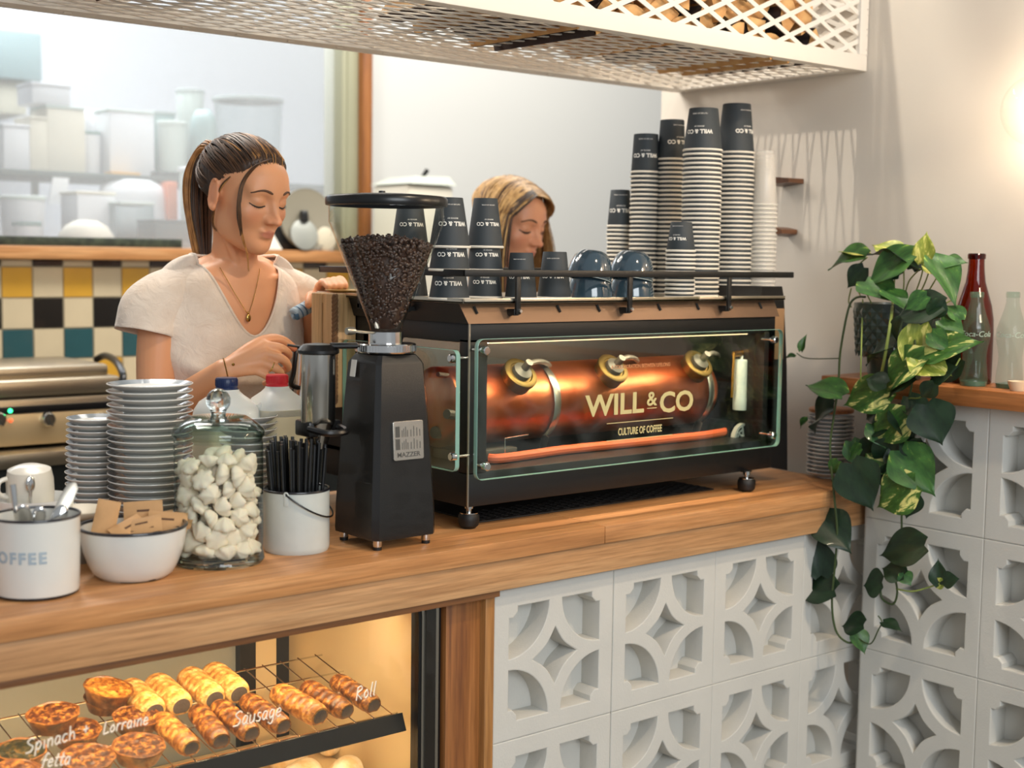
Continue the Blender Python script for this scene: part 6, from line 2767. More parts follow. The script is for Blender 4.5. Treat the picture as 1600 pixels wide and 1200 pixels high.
def grid_sphere(D, R_):
    vs = [(0, 0, R_[0].mean())]
    for i in range(1, NVV):
        for j in range(NU):
            vs.append(tuple(D[i, j]*R_[i, j]))
    vs.append((0, 0, -R_[-1].mean()))
    fs = []
    for j in range(NU):
        fs.append((0, 1+j, 1+(j+1) % NU))
    for i in range(NVV-2):
        a, b = 1+i*NU, 1+(i+1)*NU
        for j in range(NU):
            fs.append((a+j, b+j, b+(j+1) % NU, a+(j+1) % NU))
    a = 1+(NVV-2)*NU
    e = len(vs)-1
    for j in range(NU):
        fs.append((a+j, e, a+(j+1) % NU))
    return vs, fs


def head_matrix(c, face, pitch, roll=0):
    f = V((face[0], face[1], 0)).normalized()
    x = f.cross(V((0, 0, 1)))          # the person's own right as seen from behind
    x = -x                              # +x: her left
    Mx = M((x, f, V((0, 0, 1)))).transposed().to_4x4()
    if Mx.determinant() < 0:
        x = -x
        Mx = M((x, f, V((0, 0, 1)))).transposed().to_4x4()
    return tr(*c) @ Mx @ rotm(-pitch, 'X') @ rotm(roll, 'Y')


SK = NT('skin')
_at = SK.new('ShaderNodeAttribute', attribute_name='tint')
SK.link(_at.outputs['Color'], SK.b.inputs['Base Color'])
SK.b.inputs['Roughness'].default_value = .48
SK.b.inputs['Subsurface Weight'].default_value = .18
SK.b.inputs['Subsurface Radius'].default_value = (.012, .005, .003)
SK.b.inputs['Subsurface Scale'].default_value = .5
_n = SK.noise(SK.coord(), 260, 3)
SK.bump(_n.outputs[0], .06, .001)
SKIN = SK.m


def loft(m, rings, n=40, mi=0):
    """closed stack of ellipses (cx, cy, z, rx, ry)"""
    vs = []
    for (cx, cy, z, rx, ry) in rings:
        for i in range(n):
            a = 2*PI*i/n
            vs.append((cx+rx*math.cos(a), cy+ry*math.sin(a), z))
    K = len(rings)
    fs = [(k_*n+i, k_*n+(i+1) % n, (k_+1)*n+(i+1) % n, (k_+1)*n+i) for k_ in range(K-1) for i in range(n)]
    fs += [tuple(reversed(range(n))), tuple((K-1)*n+i for i in range(n))]
    m.add(vs, fs, mi)


def spline_rings(rings, k_=5):
    cols = list(zip(*rings))
    out = []
    pts = [V((r[0], r[1], r[2])) for r in rings]
    sp = smooth_path(pts, k_)
    rx = smooth_path([V((r[3], r[4], 0)) for r in rings], k_)
    return [(p.x, p.y, p.z, q.x, q.y) for p, q in zip(sp, rx)]


def limb(m, pts, rad, n=18, k_=6):
    p = smooth_path(pts, k_)
    r = [v.x for v in smooth_path([V((a, 0, 0)) for a in rad], k_)]
    m.tube(p, r, n)
    m.sph(tuple(p[0]), r[0]*1.0, 16, 10)
    m.sph(tuple(p[-1]), r[-1]*1.0, 16, 10)


def finger(m, pts, rad):
    p = smooth_path(pts, 4)
    r = lerp_list(rad, 4)
    m.tube(p, r, 10)
    m.sph(tuple(p[-1]), r[-1], 10, 8)


def make_body(m, name, parent, Hm, voxel, tint_fn, base):
    ob = m.build(name, SKIN, None, sharp=180)
    md = ob.modifiers.new('r', 'REMESH')
    md.mode = 'VOXEL'
    md.voxel_size = voxel
    sm = ob.modifiers.new('s', 'SMOOTH')
    sm.factor = .5
    sm.iterations = 2
    dg = bpy.context.evaluated_depsgraph_get()
    me = bpy.data.meshes.new_from_object(ob.evaluated_get(dg))
    old = ob.data
    ob.modifiers.clear()
    ob.data = me
    bpy.data.meshes.remove(old)
    me.materials.clear()
    me.materials.append(SKIN)
    n = len(me.vertices)
    co = np.empty(n*3, np.float32)
    me.vertices.foreach_get('co', co)
    co = co.reshape(-1, 3)
    Hi = np.array(Hm.inverted())
    lc = co@Hi[:3, :3].T+Hi[:3, 3]
    col_ = np.tile(np.array(lin(base)), (n, 1)).astype(np.float32)
    tint_fn(co, lc, col_)
    at_ = me.attributes.new('tint', 'FLOAT_COLOR', 'POINT')
    at_.data.foreach_set('color', col_.ravel())
    me.polygons.foreach_set('use_smooth', [True]*len(me.polygons))
    loc = parent.location
    me.transform(M.Translation(-V(loc)))
    me.name = name
    ob.name = name
    ob.parent = parent
    return ob


def mixc(col_, mask, c):
    mask = np.clip(mask, 0, 1)[:, None]
    col_[:] = col_*(1-mask)+np.array(lin(c))*mask


def face_tint(co, lc, col_):
    x, y, z = lc[:, 0], lc[:, 1], lc[:, 2]
    near = (np.abs(x) < .09) & (y > .02) & (np.abs(z) < .13)
    lips = 1-((x/.0215)**2+((z+.0668)/.0098)**2)
    mixc(col_, np.where(near & (y > .072), np.clip(lips*2, 0, 1)*.7, 0), 'b4675a')
    ck = np.exp(-(((np.abs(x)-.042)/.02)**2+((z+.034)/.02)**2))
    mixc(col_, np.where(near, ck*.35, 0), 'd27a5c')
    ns = np.exp(-((x/.014)**2+((z+.038)/.013)**2))
    mixc(col_, np.where(near & (y > .085), ns*.35, 0), 'd07c5e')
    lid = np.exp(-(((np.abs(x)-.031)/.014)**2+((z-.002)/.009)**2))
    mixc(col_, np.where(near, lid*.3, 0), 'b07858')


HAIR_D = mat('dark_brown_hair', '2c1f17', .5, var=.5, vscale=60, aniso=(1, 1, 1), col2='46301f')
HAIR_M = mat('chestnut_hair', '5f4028', .5, var=.4, vscale=50)
HAIR_G = mat('honey_hair', 'c08a4c', .42, var=.4, vscale=50, col2='8c5e30')
HAIR_B = mat('blonde_hair', 'c09a62', .42, var=.4, vscale=60, col2='8a6638')
LASH = mat('lash_dark', '1a120d', .6)
BROW = mat('brow_brown', '5a3d28', .7)


def hair_cap(parent, Hm, zl, off, m_, name='hair'):
    y = HD[..., 1]*HR_
    z = HD[..., 2]*HR_
    ys, zs = zip(*zl)
    h = z-np.interp(y, ys, zs)
    t = np.clip(h/.034, 0, 1)
    t = t*t*(3-2*t)
    rip = .0012*np.sin(HD[..., 0]*90+HD[..., 2]*40)
    R_ = HR_-.006+(off+.006+rip)*t
    m = MB()
    vs, fs = grid_sphere(HD, R_)
    m.add(vs, fs, 0, Hm)
    return m.build(name, m_, parent, sharp=180)


def strand_on_head(m, a, b, r, off, Hm, mi, bulge=.004, n=9, jit=.0):
    a, b = V(a).normalized(), V(b).normalized()
    om = max(1e-4, a.angle(b))
    pts = []
    for k_ in range(n+1):
        t = k_/n
        d = (a*math.sin((1-t)*om)+b*math.sin(t*om))/math.sin(om)
        pts.append(Hm @ (d.normalized()*(head_r(d)+-.0025+(off+.0025)*min(1, t*7)+bulge*math.sin(PI*t))))
    m.tube(pts, [r*(.5+.5*min(1, 4*k_/n)) for k_ in range(n+1)], 5, mi)


def face_lines(parent, Hm, lash=.0016):
    m = MB()
    for s_ in (-1, 1):
        pts = []
        for k_ in range(9):
            t = k_/8
            p = on_head((s_*(.0175+.030*t), .074-.012*t*t, -.0085-.0042*math.sin(PI*t)+.002*t), .0006)
            pts.append(Hm @ p)
        m.tube(pts, [lash*(.5+.7*math.sin(PI*min(1, k_/8+.1))) for k_ in range(9)], 6)
        for k_ in range(2, 9):
            a = pts[k_]
            dr = (Hm.to_3x3() @ V((s_*.2*k_/8, .8, -.55))).normalized()
            m.tube([a, a+dr*.0055], [.0005, .0002], 4)
    m.build('eyelashes', LASH, parent)
    m = MB()
    for s_ in (-1, 1):
        pts = []
        for k_ in range(9):
            t = k_/8
            pts.append(Hm @ on_head((s_*(.013+.038*t), .078-.014*t*t, .0165+.0062*math.sin(PI*min(1, t*1.05))-.003*t), .0004))
        m.tube(pts, [.0030*(1-.6*t/8)*(.6+.4*min(1, t)) for t in range(9)], 6)
    m.build('eyebrows', BROW, parent)


# ---------------------------------------------------------------- the woman at the grinder
w1 = thing('person', 'woman with a ponytail and cream T-shirt looking down at her hands beside the grinder', 'person', (1.41, .86, 0))
HC = at(385, 299, .695)
FACE = (.27, -1.0)
Hm = head_matrix(HC, FACE, 17, 0)
m = MB()
vs, fs = grid_sphere(HD, HR_)
m.add(vs, fs, 0, Hm)
for s_ in (-1, 1):     # ears
    E = Hm @ tr(s_*.0735, -.012, -.012) @ rotm(s_*-18, 'Z') @ rotm(8, 'X')
    m.sph((0, 0, 0), (.0065, .017, .031), 18, 14, T=E)
    rim_ = [E @ V((s_*.006, .004-.017*math.sin(t)*1.0, .030*math.cos(t))) for t in [PI*k_/12*1.15-.35 for k_ in range(13)]]
    m.tube(rim_, .0036, 8)
    m.sph((s_*.002, .004, -.027), (.006, .009, .009), 12, 8, T=E)
CX = 1.413
TR_ = [(CX, .88, .86, .165, .115), (CX, .875, .95, .168, .112), (CX, .85, 1.07, .130, .092), (CX, .82, 1.17, .140, .098), (CX, .800, 1.25, .158, .104),
       (CX+.002, .792, 1.32, .166, .096), (CX+.004, .785, 1.375, .138, .078), (CX+.008, .776, 1.412, .098, .062), (CX+.010, .768, 1.43, .060, .052)]
RT = spline_rings(TR_)
loft(m, RT)
for s_ in (-1, 1):
    m.sph((CX+s_*.064, .732, 1.235), (.056, .042, .054), 24, 16)
NB = V((CX+.012, .772, 1.405))
NT_ = Hm @ V((0, -.022, -.055))
limb(m, [NB+V((0, .012, -.03)), NB.lerp(NT_, .5)+V((0, .006, 0)), NT_], [.060, .045, .047], 26)
for s_ in (-1, 1):      # neck-to-shoulder slope, collar bones
    limb(m, [NB+V((s_*.02, .012, .012)), NB+V((s_*.085, .012, -.010)), NB+V((s_*.13, .008, -.046))], [.036, .033, .032], 18)
    limb(m, [NB+V((s_*.012, -.052, -.022)), NB+V((s_*.07, -.044, -.012)), NB+V((s_*.13, -.010, -.012))], [.0065, .0075, .007], 10)
    limb(m, [NB+V((s_*.012, -.046, -.016)), NB.lerp(NT_, .55)+V((s_*.030, -.026, .0))], [.008, .010], 10)
SR, SL = V((CX-.152, .782, 1.355)), V((CX+.152, .788, 1.362))
ER = at(243, 652, .775)
WR_ = at(350, 579, .560)
limb(m, [SR, SR.lerp(ER, .45)+V((-.006, 0, 0)), ER], [.043, .043, .037], 24)
limb(m, [ER, ER.lerp(WR_, .35)+V((0, -.004, -.004)), WR_], [.038, .037, .0235], 24)
EL = at(490, 604, .89)
WL = at(493, 476, .685)
limb(m, [SL, SL.lerp(EL, .45), EL], [.042, .042, .036], 24)
limb(m, [EL, EL.lerp(WL, .4), WL], [.036, .035, .023], 24)
# right hand
KI, KM, KR_, KP_ = at(413, 540, .535), at(414, 553, .526), at(408, 566, .523), at(399, 578, .528)
for K_, r in ((KI, .0118), (KM, .0122), (KR_, .0118), (KP_, .0108)):
    limb(m, [WR_, WR_.lerp(K_, .5)+V((0, -.004, .002)), K_], [.0195, .0150, r], 14)
HC2 = (WR_+KM+KR_)/3
m.sph(tuple(HC2+V((0, .012, -.002))), (.026, .014, .022), 16, 12)
finger(m, [KI, at(437, 543, .524), at(451, 553, .538), at(446, 563, .556)], [.0102, .0092, .0085, .0074])
finger(m, [KM, at(441, 561, .512), at(450, 574, .530), at(437, 581, .553)], [.0106, .0095, .0086, .0075])
finger(m, [KR_, at(432, 576, .510), at(439, 587, .528), at(427, 591, .550)], [.0102, .0091, .0083, .0072])
finger(m, [KP_, at(417, 588, .516), at(424, 596, .530), at(414, 599, .548)], [.0092, .0080, .0074, .0065])
TB0 = at(376, 560, .548)
finger(m, [WR_+V((.006, .002, .006)), at(392, 545, .548), at(420, 530, .549), at(442, 532, .552), at(459, 544, .556)], [.0165, .0150, .0112, .0098, .0080])
# left hand over the timber panel
KL = [at(500+9*i, 447-2.2*i, .668-.002*i) for i in range(4)]
for i, K_ in enumerate(KL):
    limb(m, [WL, WL.lerp(K_, .55), K_], [.0195, .0140, .0112-.0004*i], 12)
tips = [(at(504+9*i, 441-1.5*i, .645), at(509+9*i, 443-1.0*i, .622), at(513+9*i, 449-.6*i, .606)) for i in range(4)]
for i, (a, b_, c_) in enumerate(tips):
    finger(m, [KL[i], a, b_, c_], [.0100, .0090, .0084, .0072])
finger(m, [WL+V((-.004, -.006, .004)), at(487, 462, .655), at(483, 469, .640), at(482, 477, .630)], [.0145, .0115, .0095, .0080])
# hips and legs
for s_ in (-1, 1):
    limb(m, [V((CX+s_*.085, .88, .86)), V((CX+s_*.092, .875, .48)), V((CX+s_*.095, .90, .10))], [.088, .056, .038], 20)
    limb(m, [V((CX+s_*.095, .92, .045)), V((CX+s_*.10, .80, .030))], [.036, .028], 14)


def tint1(co, lc, col_):
    face_tint(co, lc, col_)
    for p, c_, r, k_ in ((at(458, 544, .556), 'd4563c', .011, .75), (at(451, 553, .538), 'cf7a5a', .014, .5), (at(440, 581, .545), 'b97a68', .012, .5)):
        d = np.linalg.norm(co-np.array(p), axis=1)
        mixc(col_, np.exp(-(d/r)**2)*k_, c_)
    ear = np.exp(-(((np.abs(lc[:, 0])-.078)/.012)**2+((lc[:, 1]+.01)/.022)**2+((lc[:, 2]+.012)/.035)**2))
    mixc(col_, ear*.35, 'cf7050')


make_body(m, 'body', w1, Hm, .0030, tint1, 'de9f74')
face_lines(w1, Hm)
ZL1 = [(-.12, -.055), (-.06, -.052), (-.03, -.040), (-.012, -.012), (.0, .018), (.02, .026), (.042, .036), (.056, .058), (.068, .069), (.09, .078)]
hr = hair_cap(w1, Hm, ZL1, .0075, HAIR_D)
KNOT = V((-.012, -.112, .040))
RH = random.Random(2)
m = MB()
for i in range(300):
    t = RH.random()
    side = RH.choice((-1, 1))
    # hairline points from forehead centre round the temple to the nape
    if t < .45:
        u = t/.45
        st = V((side*.052*u, .078-.022*u*u, .074-.026*u*u))
    elif t < .7:
        u = (t-.45)/.25
        st = V((side*(.060+.012*u), .052-.055*u, .046-.035*u))
    else:
        u = (t-.7)/.3
        st = V((side*(.070-.06*u), -.02-.07*u, -.005-.05*u))
    st += V((RH.uniform(-.006, .006), RH.uniform(-.012, -.002), RH.uniform(.004, .014)))
    mi = 0 if RH.random() < .5 else 1
    if t < .42 and RH.random() < .22:
        mi = 2
    strand_on_head(m, st, KNOT+V((RH.uniform(-.014, .014), 0, RH.uniform(-.014, .014))), RH.uniform(.0011, .0019), .0105+RH.uniform(-.001, .002), Hm, mi, RH.uniform(.001, .004))
m.build('hair_strands', [HAIR_D, HAIR_M, HAIR_G], hr)
# ponytail
kn = Hm @ (KNOT.normalized()*(head_r(KNOT)+.008))
bk_ = V((-FACE[0], -FACE[1], 0)).normalized()
sdv = bk_.cross(V((0, 0, 1)))
m = MB()
for i in range(300):
    a, rr_ = RH.uniform(0, 2*PI), math.sqrt(RH.random())
    ox, oz = rr_*math.cos(a), rr_*math.sin(a)
    Lf = RH.uniform(.80, 1.08)
    o_ = lambda s1, s2: sdv*(ox*s1)+bk_*(oz*s2)
    p = [kn+o_(.009, .0)+V((0, 0, oz*.010)), kn+bk_*.032+V((0, 0, .016+oz*.022))+o_(.020, .0), kn+bk_*.056+V((0, 0, -.022))+o_(.030, .028), kn+bk_*.062+V((0, 0, -.090*Lf))+o_(.034, .030),
         kn+bk_*.056+V((0, 0, -.165*Lf))+o_(.028, .024), kn+bk_*.044+V((0, 0, -.25*Lf))+o_(.012, .012)]
    r = RH.uniform(.0012, .0021)
    m.tube(smooth_path(p, 4), lerp_list([r, r, r*1.1, r, r*.8, r*.25], 4), 5, 2 if (oz > -.35 and RH.random() < .8) else RH.choice((0, 1)))
m.build('ponytail', [HAIR_D, HAIR_M, HAIR_G], hr)
m = MB()
T = M.Translation(kn+bk_*.008)
q = bk_.to_track_quat('Z', 'Y').to_matrix().to_4x4()
m.lathe([(.0125+.004*math.cos(t), .004*math.sin(t)) for t in [2*PI*k_/10 for k_ in range(11)]], 28, T=T @ q)
m.build('hair_tie', BLACK_G, hr)
m = MB()
for k_ in range(34):
    j = lambda: RH.uniform(-2.6, 2.6)
    dy = RH.uniform(-.004, .004)
    p = [Hm @ on_head((.018+RH.uniform(-.006, .006), .066, .086), .010), Hm @ on_head((.047+RH.uniform(-.005, .005), .058, .064), .011), at(381+j(), 283, .625+dy), at(374+j(), 312, .618+dy), at(374+j()*1.2, 342, .622+dy), at(377+j()*.8, 362+RH.uniform(0, 8), .63+dy)]
    m.tube(smooth_path(p, 5), lerp_list([.0013, .0015, .0016, .0015, .0012, .0004], 5), 5, 0 if k_ % 3 else 1)
for k_ in range(6):
    j = lambda: RH.uniform(-1.4, 1.4)
    p = [at(377+j(), 352, .625), at(380+j(), 375, .632), at(386+j(), 398, .642), at(388+j(), 424, .655)]
    m.tube(smooth_path(p, 5), lerp_list([.0006, .0014, .0012, .0003], 5), 5, 2)
for k_ in range(9):
    j = lambda: RH.uniform(-2, 2)
    p = [Hm @ on_head((.066, .02, .030), .008), Hm @ on_head((.072, .006, .004+RH.uniform(-.006, .006)), .010), at(336+j(), 318, .70), at(332+j(), 345, .715), at(338+j(), 362, .715)]
    m.tube(smooth_path(p, 5), lerp_list([.0014, .0014, .0013, .001, .0003], 5), 5, RH.choice((0, 1, 2)))
m.build('loose_strands', [HAIR_D, HAIR_M, HAIR_G], hr)


def torso_front(x, z):
    zs = [r[2] for r in RT]
    k_ = max(0, min(len(RT)-2, next((i for i in range(len(zs)-1) if zs[i+1] >= z), len(zs)-2)))
    t = max(0, min(1, (z-zs[k_])/(zs[k_+1]-zs[k_])))
    a, b_ = RT[k_], RT[k_+1]
    cx, cy, rx, ry = [a[i]+(b_[i]-a[i])*t for i in (0, 1, 3, 4)]
    u = max(-1, min(1, (x-cx)/rx))
    y = cy-ry*math.sqrt(1-u*u)
    return y


# T-shirt
LINEN = NT('cream_linen')
_v = LINEN.coord()
_a = LINEN.noise(_v, 9, 5, .6)
_r = LINEN.ramp(_a.outputs[0], [(.3, 'd3c0ad'), (.65, 'e6d9ca')])
LINEN.link(_r.outputs[0], LINEN.b.inputs['Base Color'])
LINEN.b.inputs['Roughness'].default_value = .85
LINEN.b.inputs['Sheen Weight'].default_value = .2
_c = LINEN.noise(_v, 26, 4, .6, 1.2)
LINEN.bump(_c.outputs[0], .55, .008)
LINEN = LINEN.m


def wob(p, amp):
    n_ = noise.noise(V(p)*11)+.5*noise.noise(V(p)*24)
    return amp*n_


def shirt(parent, cx, off_y, m_, vdepth, half, slv):
    N = 80
    rings = [(.93, .178, .122, .872), (1.0, .172, .118, .862), (1.09, .160, .118, .838), (1.18, .165, .128, .812), (1.25, .176, .134, .798), (1.29, .176, .124, .794), (1.32, .178, .114, .791)]
    vs = []
    zz = smooth_path([V((r[0], r[1], r[2])) for r in rings], 4)
    yy = smooth_path([V((r[3], 0, 0)) for r in rings], 4)
    for p, y in zip(zz, yy):
        for i in range(N):
            a = 2*PI*i/N
            c_, s_ = math.cos(a), math.sin(a)
            q = V((cx+p.y*c_, y.x+off_y+p.z*s_, p.x))
            w_ = wob(q, .007*min(1, (1.33-p.x)*8))
            hh_ = max(0, min(1, (p.x-1.12)/.20))
            fd = .105*max(0, -s_)**1.3*hh_*hh_*(3-2*hh_)
            vs.append(q+V((c_*w_, s_*w_, -fd)))
    base = len(vs)-N
    K = 12
    necks = []
    for i in range(N):
        a = 2*PI*i/N
        c_, s_ = math.cos(a), math.sin(a)
        f = max(0, -s_)
        b_ = max(0, s_)
        x = cx+.006+half*(math.copysign(abs(c_)**.8, c_))*(1-.10*f)
        z = 1.441-(vdepth*(1-abs(c_)**1.5)**.95 if s_ < 0 else 0)-.004*b_
        if f > .05:
            y = torso_front(x, z)+off_y-.011
            y = min(y, .775+off_y-.075*f) if f > .5 else y
        else:
            y = .772+off_y+.050*b_
        necks.append(V((x, y, z)))
    for k_ in range(1, K+1):
        t = k_/K
        for i in range(N):
            p0 = vs[base+i]
            p2 = necks[i]
            a = 2*PI*i/N
            f = abs(math.cos(a))
            ctrl = V((p0.x*(.92)+p2.x*.08, p0.y*.65+p2.y*.35, p0.z+(p2.z-p0.z)*(1-.16*f)+.004))
            q = p0*(1-t)**2+ctrl*(2*t*(1-t))+p2*t*t
            vs.append(q)
    R_ = len(zz)+K
    fs = [(k_*N+i, k_*N+(i+1) % N, (k_+1)*N+(i+1) % N, (k_+1)*N+i) for k_ in range(R_-1) for i in range(N)]
    m = MB()
    m.add(vs, fs)
    for pts, rad, fl in slv:
        p = smooth_path(pts, 6)
        r = lerp_list(rad, 6)
        r = (r+[r[-1]])[:len(p)]
        n = 36
        t0 = len(m.v)
        m.tube(p, r, n, cap=False, flat=fl, up=(0, 1, 0))
        for q in range(t0, len(m.v)):
            w_ = wob(m.v[q], .006)
            m.v[q] = m.v[q]+V((w_, w_*.5, 0))
    o = m.build('tshirt', m_, parent, sharp=180)
    so = o.modifiers.new('thick', 'SOLIDIFY')
    so.thickness = .0025
    so.offset = 0
    # neck and sleeve hems
    m = MB()
    m.tube([q+V((0, -.0005, 0)) for q in necks], .0032, 8, closed=True)
    m.build('neck_hem', m_, o, sharp=180)
    return o, necks


sh1, nk = shirt(w1, CX, .0, LINEN, .172, .100,
      [([SR+V((.065, 0, .022)), SR+V((-.004, -.002, -.008)), at(231, 490, .775), at(224, 520, .772)], [.050, .057, .059, .061], .95),
       ([SL+V((-.065, 0, .022)), SL+V((.004, -.002, -.008)), at(474, 470, .79), at(480, 497, .795)], [.050, .055, .053, .051], .95)])
# trousers and shoes
DENIM = mat('dark_trousers', '23262c', .85, bump=.1, bscale=200)
m = MB()
loft(m, spline_rings([(CX, .88, .84, .178, .126), (CX, .88, .93, .176, .122), (CX, .87, .985, .166, .114)], 3))
for s_ in (-1, 1):
    m.tube(smooth_path([(CX+s_*.085, .88, .90), (CX+s_*.092, .875, .5), (CX+s_*.095, .90, .09)], 6), lerp_list([.098, .072, .058], 6), 24)
m.build('trousers', DENIM, w1, sharp=60)
for s_ in (-1, 1):
    m = MB()
    m.tube(smooth_path([(CX+s_*.095, .955, .05), (CX+s_*.098, .88, .055), (CX+s_*.10, .76, .04)], 5), lerp_list([.042, .046, .034], 5), 18, flat=.95)
    m.box(CX+s_*.0975-.045, CX+s_*.0975+.045, .735, .985, .0, .014, b=.006)
    m.build('shoe', BLACK_G, w1, sharp=60)
# jewellery
m = MB()
ch = []
for px, py in ((352, 418), (358, 436), (367, 458), (376, 476), (384, 489), (391, 476), (398, 458), (405, 438), (410, 420)):
    p = at(px, py, .70)
    ch.append(V((p.x, torso_front(p.x, p.z)-.005, p.z)))
m.tube(smooth_path(ch, 4), .0008, 6)
pd_ = V(ch[4])
m.sph((pd_.x, pd_.y-.003, pd_.z-.010), (.0055, .0025, .0085), 14, 10)
m.sph((pd_.x, pd_.y-.002, pd_.z+.001), .0028, 10, 8)
m.build('necklace', mat('gold_chain', 'c9a45c', .25, 1), w1)
m = MB()
ax = (KM-WR_).normalized()
c_ = WR_+ax*.004
q = ax.to_track_quat('Z', 'Y').to_matrix().to_4x4()
m.lathe([(.0235+.0012*math.cos(t), .0012*math.sin(t)) for t in [2*PI*k_/8 for k_ in range(9)]], 30, T=M.Translation(c_) @ q @ rotm(10, 'X'))
m.sph(tuple(c_+V((.004, -.023, .012))), .003, 10, 8)
m.build('bracelet', mat('dark_gold', '8f6f34', .35, 1), w1)
m = MB()
a, b_ = at(425, 572, .5145), at(432, 576, .510)
ax = (at(432, 576, .510)-KR_).normalized()
c_ = KR_.lerp(at(432, 576, .510), .72)
q = ax.to_track_quat('Z', 'Y').to_matrix().to_4x4()
m.lathe([(.0098+.0011*math.cos(t), .0016*math.sin(t)) for t in [2*PI*k_/8 for k_ in range(9)]], 24, T=M.Translation(c_) @ q)
m.build('finger_ring', mat('gold_ring', 'd8b86a', .2, 1), w1)

# milk jug in her right hand
jp = at(480, 600, .585)
jk = mpp(jp)
jg = thing('milk_jug', 'steel milk jug with dark handle held by the woman beside the dosing chamber', 'jug', (jp.x, .585, zat(jp.x, .585, 660)))
z0, z1 = zat(jp.x, .585, 655), zat(jp.x, .585, 547)
m = MB()
R_ = 18*jk
m.lathe([(0, z0), (R_*1.25, z0), (R_*1.3, z0+.006), (R_*1.28, z0+.04), (R_*1.05, z0+.08), (R_*.95, z1-.01), (R_*1.0, z1)], 40, T=tr(jp.x, .585, 0))
m.lathe([(R_*.97, z1), (R_*.92, z1-.01), (R_*1.0, z0+.08), (0, z0+.05)], 40, T=tr(jp.x, .585, 0))
m.build('jug_body', CHROME, jg)
m = MB()
m.tube(smooth_path([at(473, 552, .570), at(464, 545, .562), at(461, 562, .560), at(459, 580, .562), at(455, 600, .566), at(466, 606, .572)], 5), .0052, 10)
m.build('jug_handle', BLACK_G, jg)

# ---------------------------------------------------------------- the woman behind the machine
w2 = thing('person', 'blonde woman looking down, face half hidden behind the upturned cups', 'person', (2.36, 1.02, 0))
F2 = (.22, -1.0)
H0 = head_matrix((0, 0, 0), F2, 16, 0)
eye = at(824, 359, .90)
C2 = eye-(H0 @ V((.031, .078, -.004)))
Hm2 = M.Translation(C2) @ H0
m = MB()
vs, fs = grid_sphere(HD, HR_)
m.add(vs, fs, 0, Hm2)
bx, by_ = C2.x-.005, C2.y+.06
T2R = spline_rings([(bx, by_+.05, .90, .165, .115), (bx, by_+.02, 1.02, .135, .095), (bx, by_, 1.16, .160, .105), (bx, by_, 1.24, .165, .095), (bx, by_, 1.295, .140, .075), (bx, by_-.01, 1.335, .085, .060), (bx, by_-.012, 1.36, .055, .05)])
loft(m, T2R)
nt2 = Hm2 @ V((0, -.022, -.055))
limb(m, [V((bx, by_, 1.31)), V((bx, by_-.01, 1.37)), nt2], [.060, .049, .049], 24)
for s_ in (-1, 1):
    S_ = V((bx+s_*.165, by_, 1.28))
    E_ = V((bx+s_*.20, by_-.03, 1.03))
    W_ = V((bx+s_*.10, by_-.24, 1.06))
    limb(m, [V((bx+s_*.03, by_, 1.345)), V((bx+s_*.1, by_, 1.325)), S_], [.036, .04, .048], 16)
    limb(m, [S_, S_.lerp(E_, .5), E_], [.052, .044, .036], 20)
    limb(m, [E_, E_.lerp(W_, .4), W_], [.037, .034, .023], 20)
    for q_ in range(4):
        k0 = W_+V((-s_*(.006-.012*q_)*1.2, -.075, .012-.004*q_))
        limb(m, [W_, W_.lerp(k0, .6), k0], [.018, .014, .011], 10)
        finger(m, [k0, k0+V((0, -.034, -.008)), k0+V((-s_*.002, -.052, -.026)), k0+V((-s_*.004, -.050, -.044-.003*q_))], [.0098, .009, .0082, .007])
    finger(m, [W_+V((-s_*.01, -.01, 0)), W_+V((-s_*.035, -.045, .0)), W_+V((-s_*.042, -.075, -.01)), W_+V((-s_*.036, -.095, -.02))], [.015, .012, .0098, .008])
    limb(m, [V((bx+s_*.085, by_+.05, .88)), V((bx+s_*.09, by_+.05, .48)), V((bx+s_*.095, by_+.07, .10))], [.088, .056, .038], 18)
    limb(m, [V((bx+s_*.095, by_+.09, .045)), V((bx+s_*.10, by_-.03, .030))], [.036, .028], 12)
make_body(m, 'body', w2, Hm2, .0034, face_tint, 'e2a07a')
face_lines(w2, Hm2, .0024)
ZL2 = [(-.12, -.06), (-.05, -.06), (-.02, -.05), (.0, .0), (.02, .034), (.045, .052), (.056, .068), (.068, .080), (.09, .09)]
hr2 = hair_cap(w2, Hm2, ZL2, .012, HAIR_M)
m = MB()
RH = random.Random(8)
gdown = H0.to_3x3().inverted() @ V((0, 0, -1))
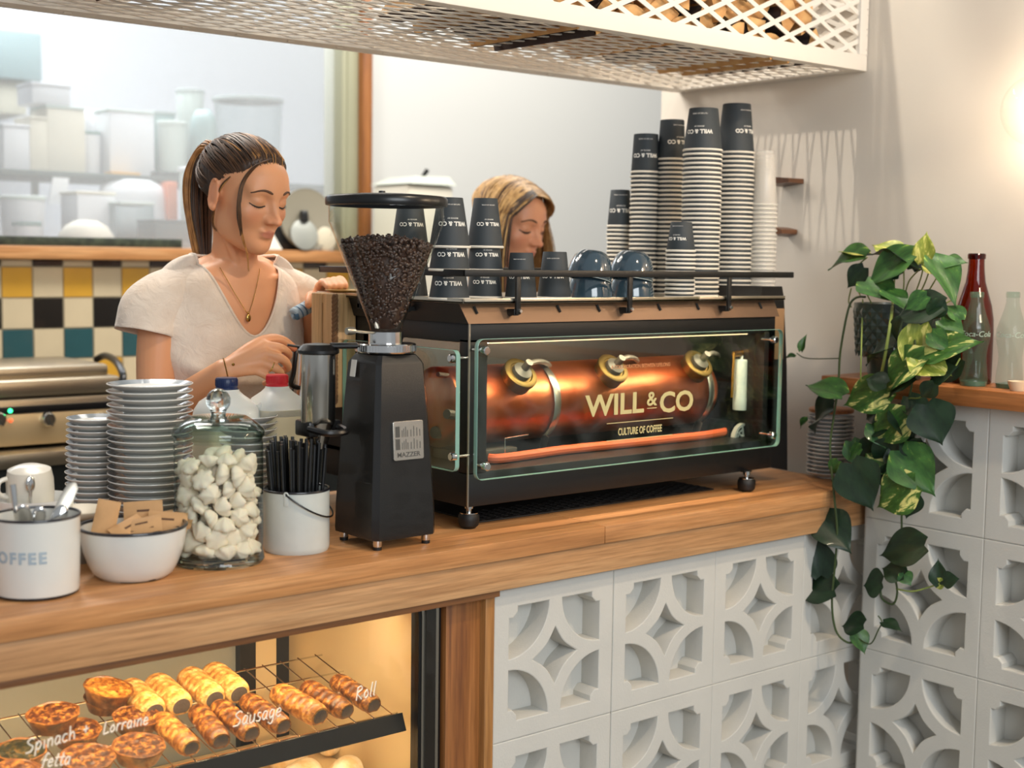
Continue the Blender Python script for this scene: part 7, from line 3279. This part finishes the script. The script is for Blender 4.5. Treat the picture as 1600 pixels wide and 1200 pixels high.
for i in range(420):
    side = RH.choice((-1, -1, 1, 1))
    t = RH.random()
    part = V((.012+RH.uniform(-.004, .004), .068-.145*t, .098-.09*max(0, t-.45)+(.0 if t > .2 else -.012*(1-t/.2))))
    # temple point the lock passes over, then it falls
    tx = side*(.074+RH.uniform(0, .008))
    tyy = .050-.115*t+RH.uniform(-.008, .008)
    tmp = V((tx, tyy, .020-.02*t))
    a, b_ = part.normalized(), tmp.normalized()
    om = a.angle(b_)
    pts = []
    for k_ in range(8):
        u = k_/7
        d = (a*math.sin((1-u)*om)+b_*math.sin(u*om))/math.sin(om)
        pts.append(Hm2 @ (d.normalized()*(head_r(d)+.012+.010*math.sin(PI*u*.7)+RH.uniform(0, .002))))
    out = (Hm2.to_3x3() @ V((side*1.0, -.25, 0))).normalized()
    e = pts[-1]
    w_ = RH.uniform(.004, .024) if side > 0 else RH.uniform(.022, .058)
    pts += [e+out*w_*.6+V((0, 0, -.05)), e+out*w_+V((0, 0, -.11)), e+out*(w_*.8)+V((0, .005, -.19)), e+out*w_*.4+V((0, .01, -.25))]
    r = RH.uniform(.0013, .0022)
    m.tube(smooth_path(pts, 2), r, 5, 0 if (t < .14 and side > 0 and RH.random() < .8) else (2 if RH.random() < .78 else 1))
m.build('hair_locks', [HAIR_D, HAIR_M, HAIR_B], hr2)
m = MB()
rg = [(r[0], r[1], r[2], r[3]+.012, r[4]+.012) for r in T2R if r[2] < 1.33]
loft(m, rg)
for s_ in (-1, 1):
    m.tube(smooth_path([(bx+s_*.10, by_, 1.29), (bx+s_*.17, by_, 1.27), (bx+s_*.19, by_-.01, 1.16)], 5), lerp_list([.05, .062, .056], 5), 22)
m.build('tshirt', mat('black_cotton', '1b1c1e', .85), w2, sharp=60)
m = MB()
loft(m, spline_rings([(bx, by_+.05, .84, .178, .126), (bx, by_+.05, .93, .176, .122), (bx, by_+.045, .985, .160, .110)], 3))
for s_ in (-1, 1):
    m.tube(smooth_path([(bx+s_*.085, by_+.05, .90), (bx+s_*.09, by_+.05, .5), (bx+s_*.095, by_+.07, .09)], 6), lerp_list([.098, .072, .058], 6), 22)
m.build('trousers', DENIM, w2, sharp=60)
for s_ in (-1, 1):
    m = MB()
    m.tube(smooth_path([(bx+s_*.095, by_+.125, .05), (bx+s_*.098, by_+.05, .055), (bx+s_*.10, by_-.07, .04)], 5), lerp_list([.042, .046, .034], 5), 16)
    m.box(bx+s_*.0975-.045, bx+s_*.0975+.045, by_-.095, by_+.155, .0, .014, b=.006)
    m.build('shoe', BLACK_G, w2, sharp=60)
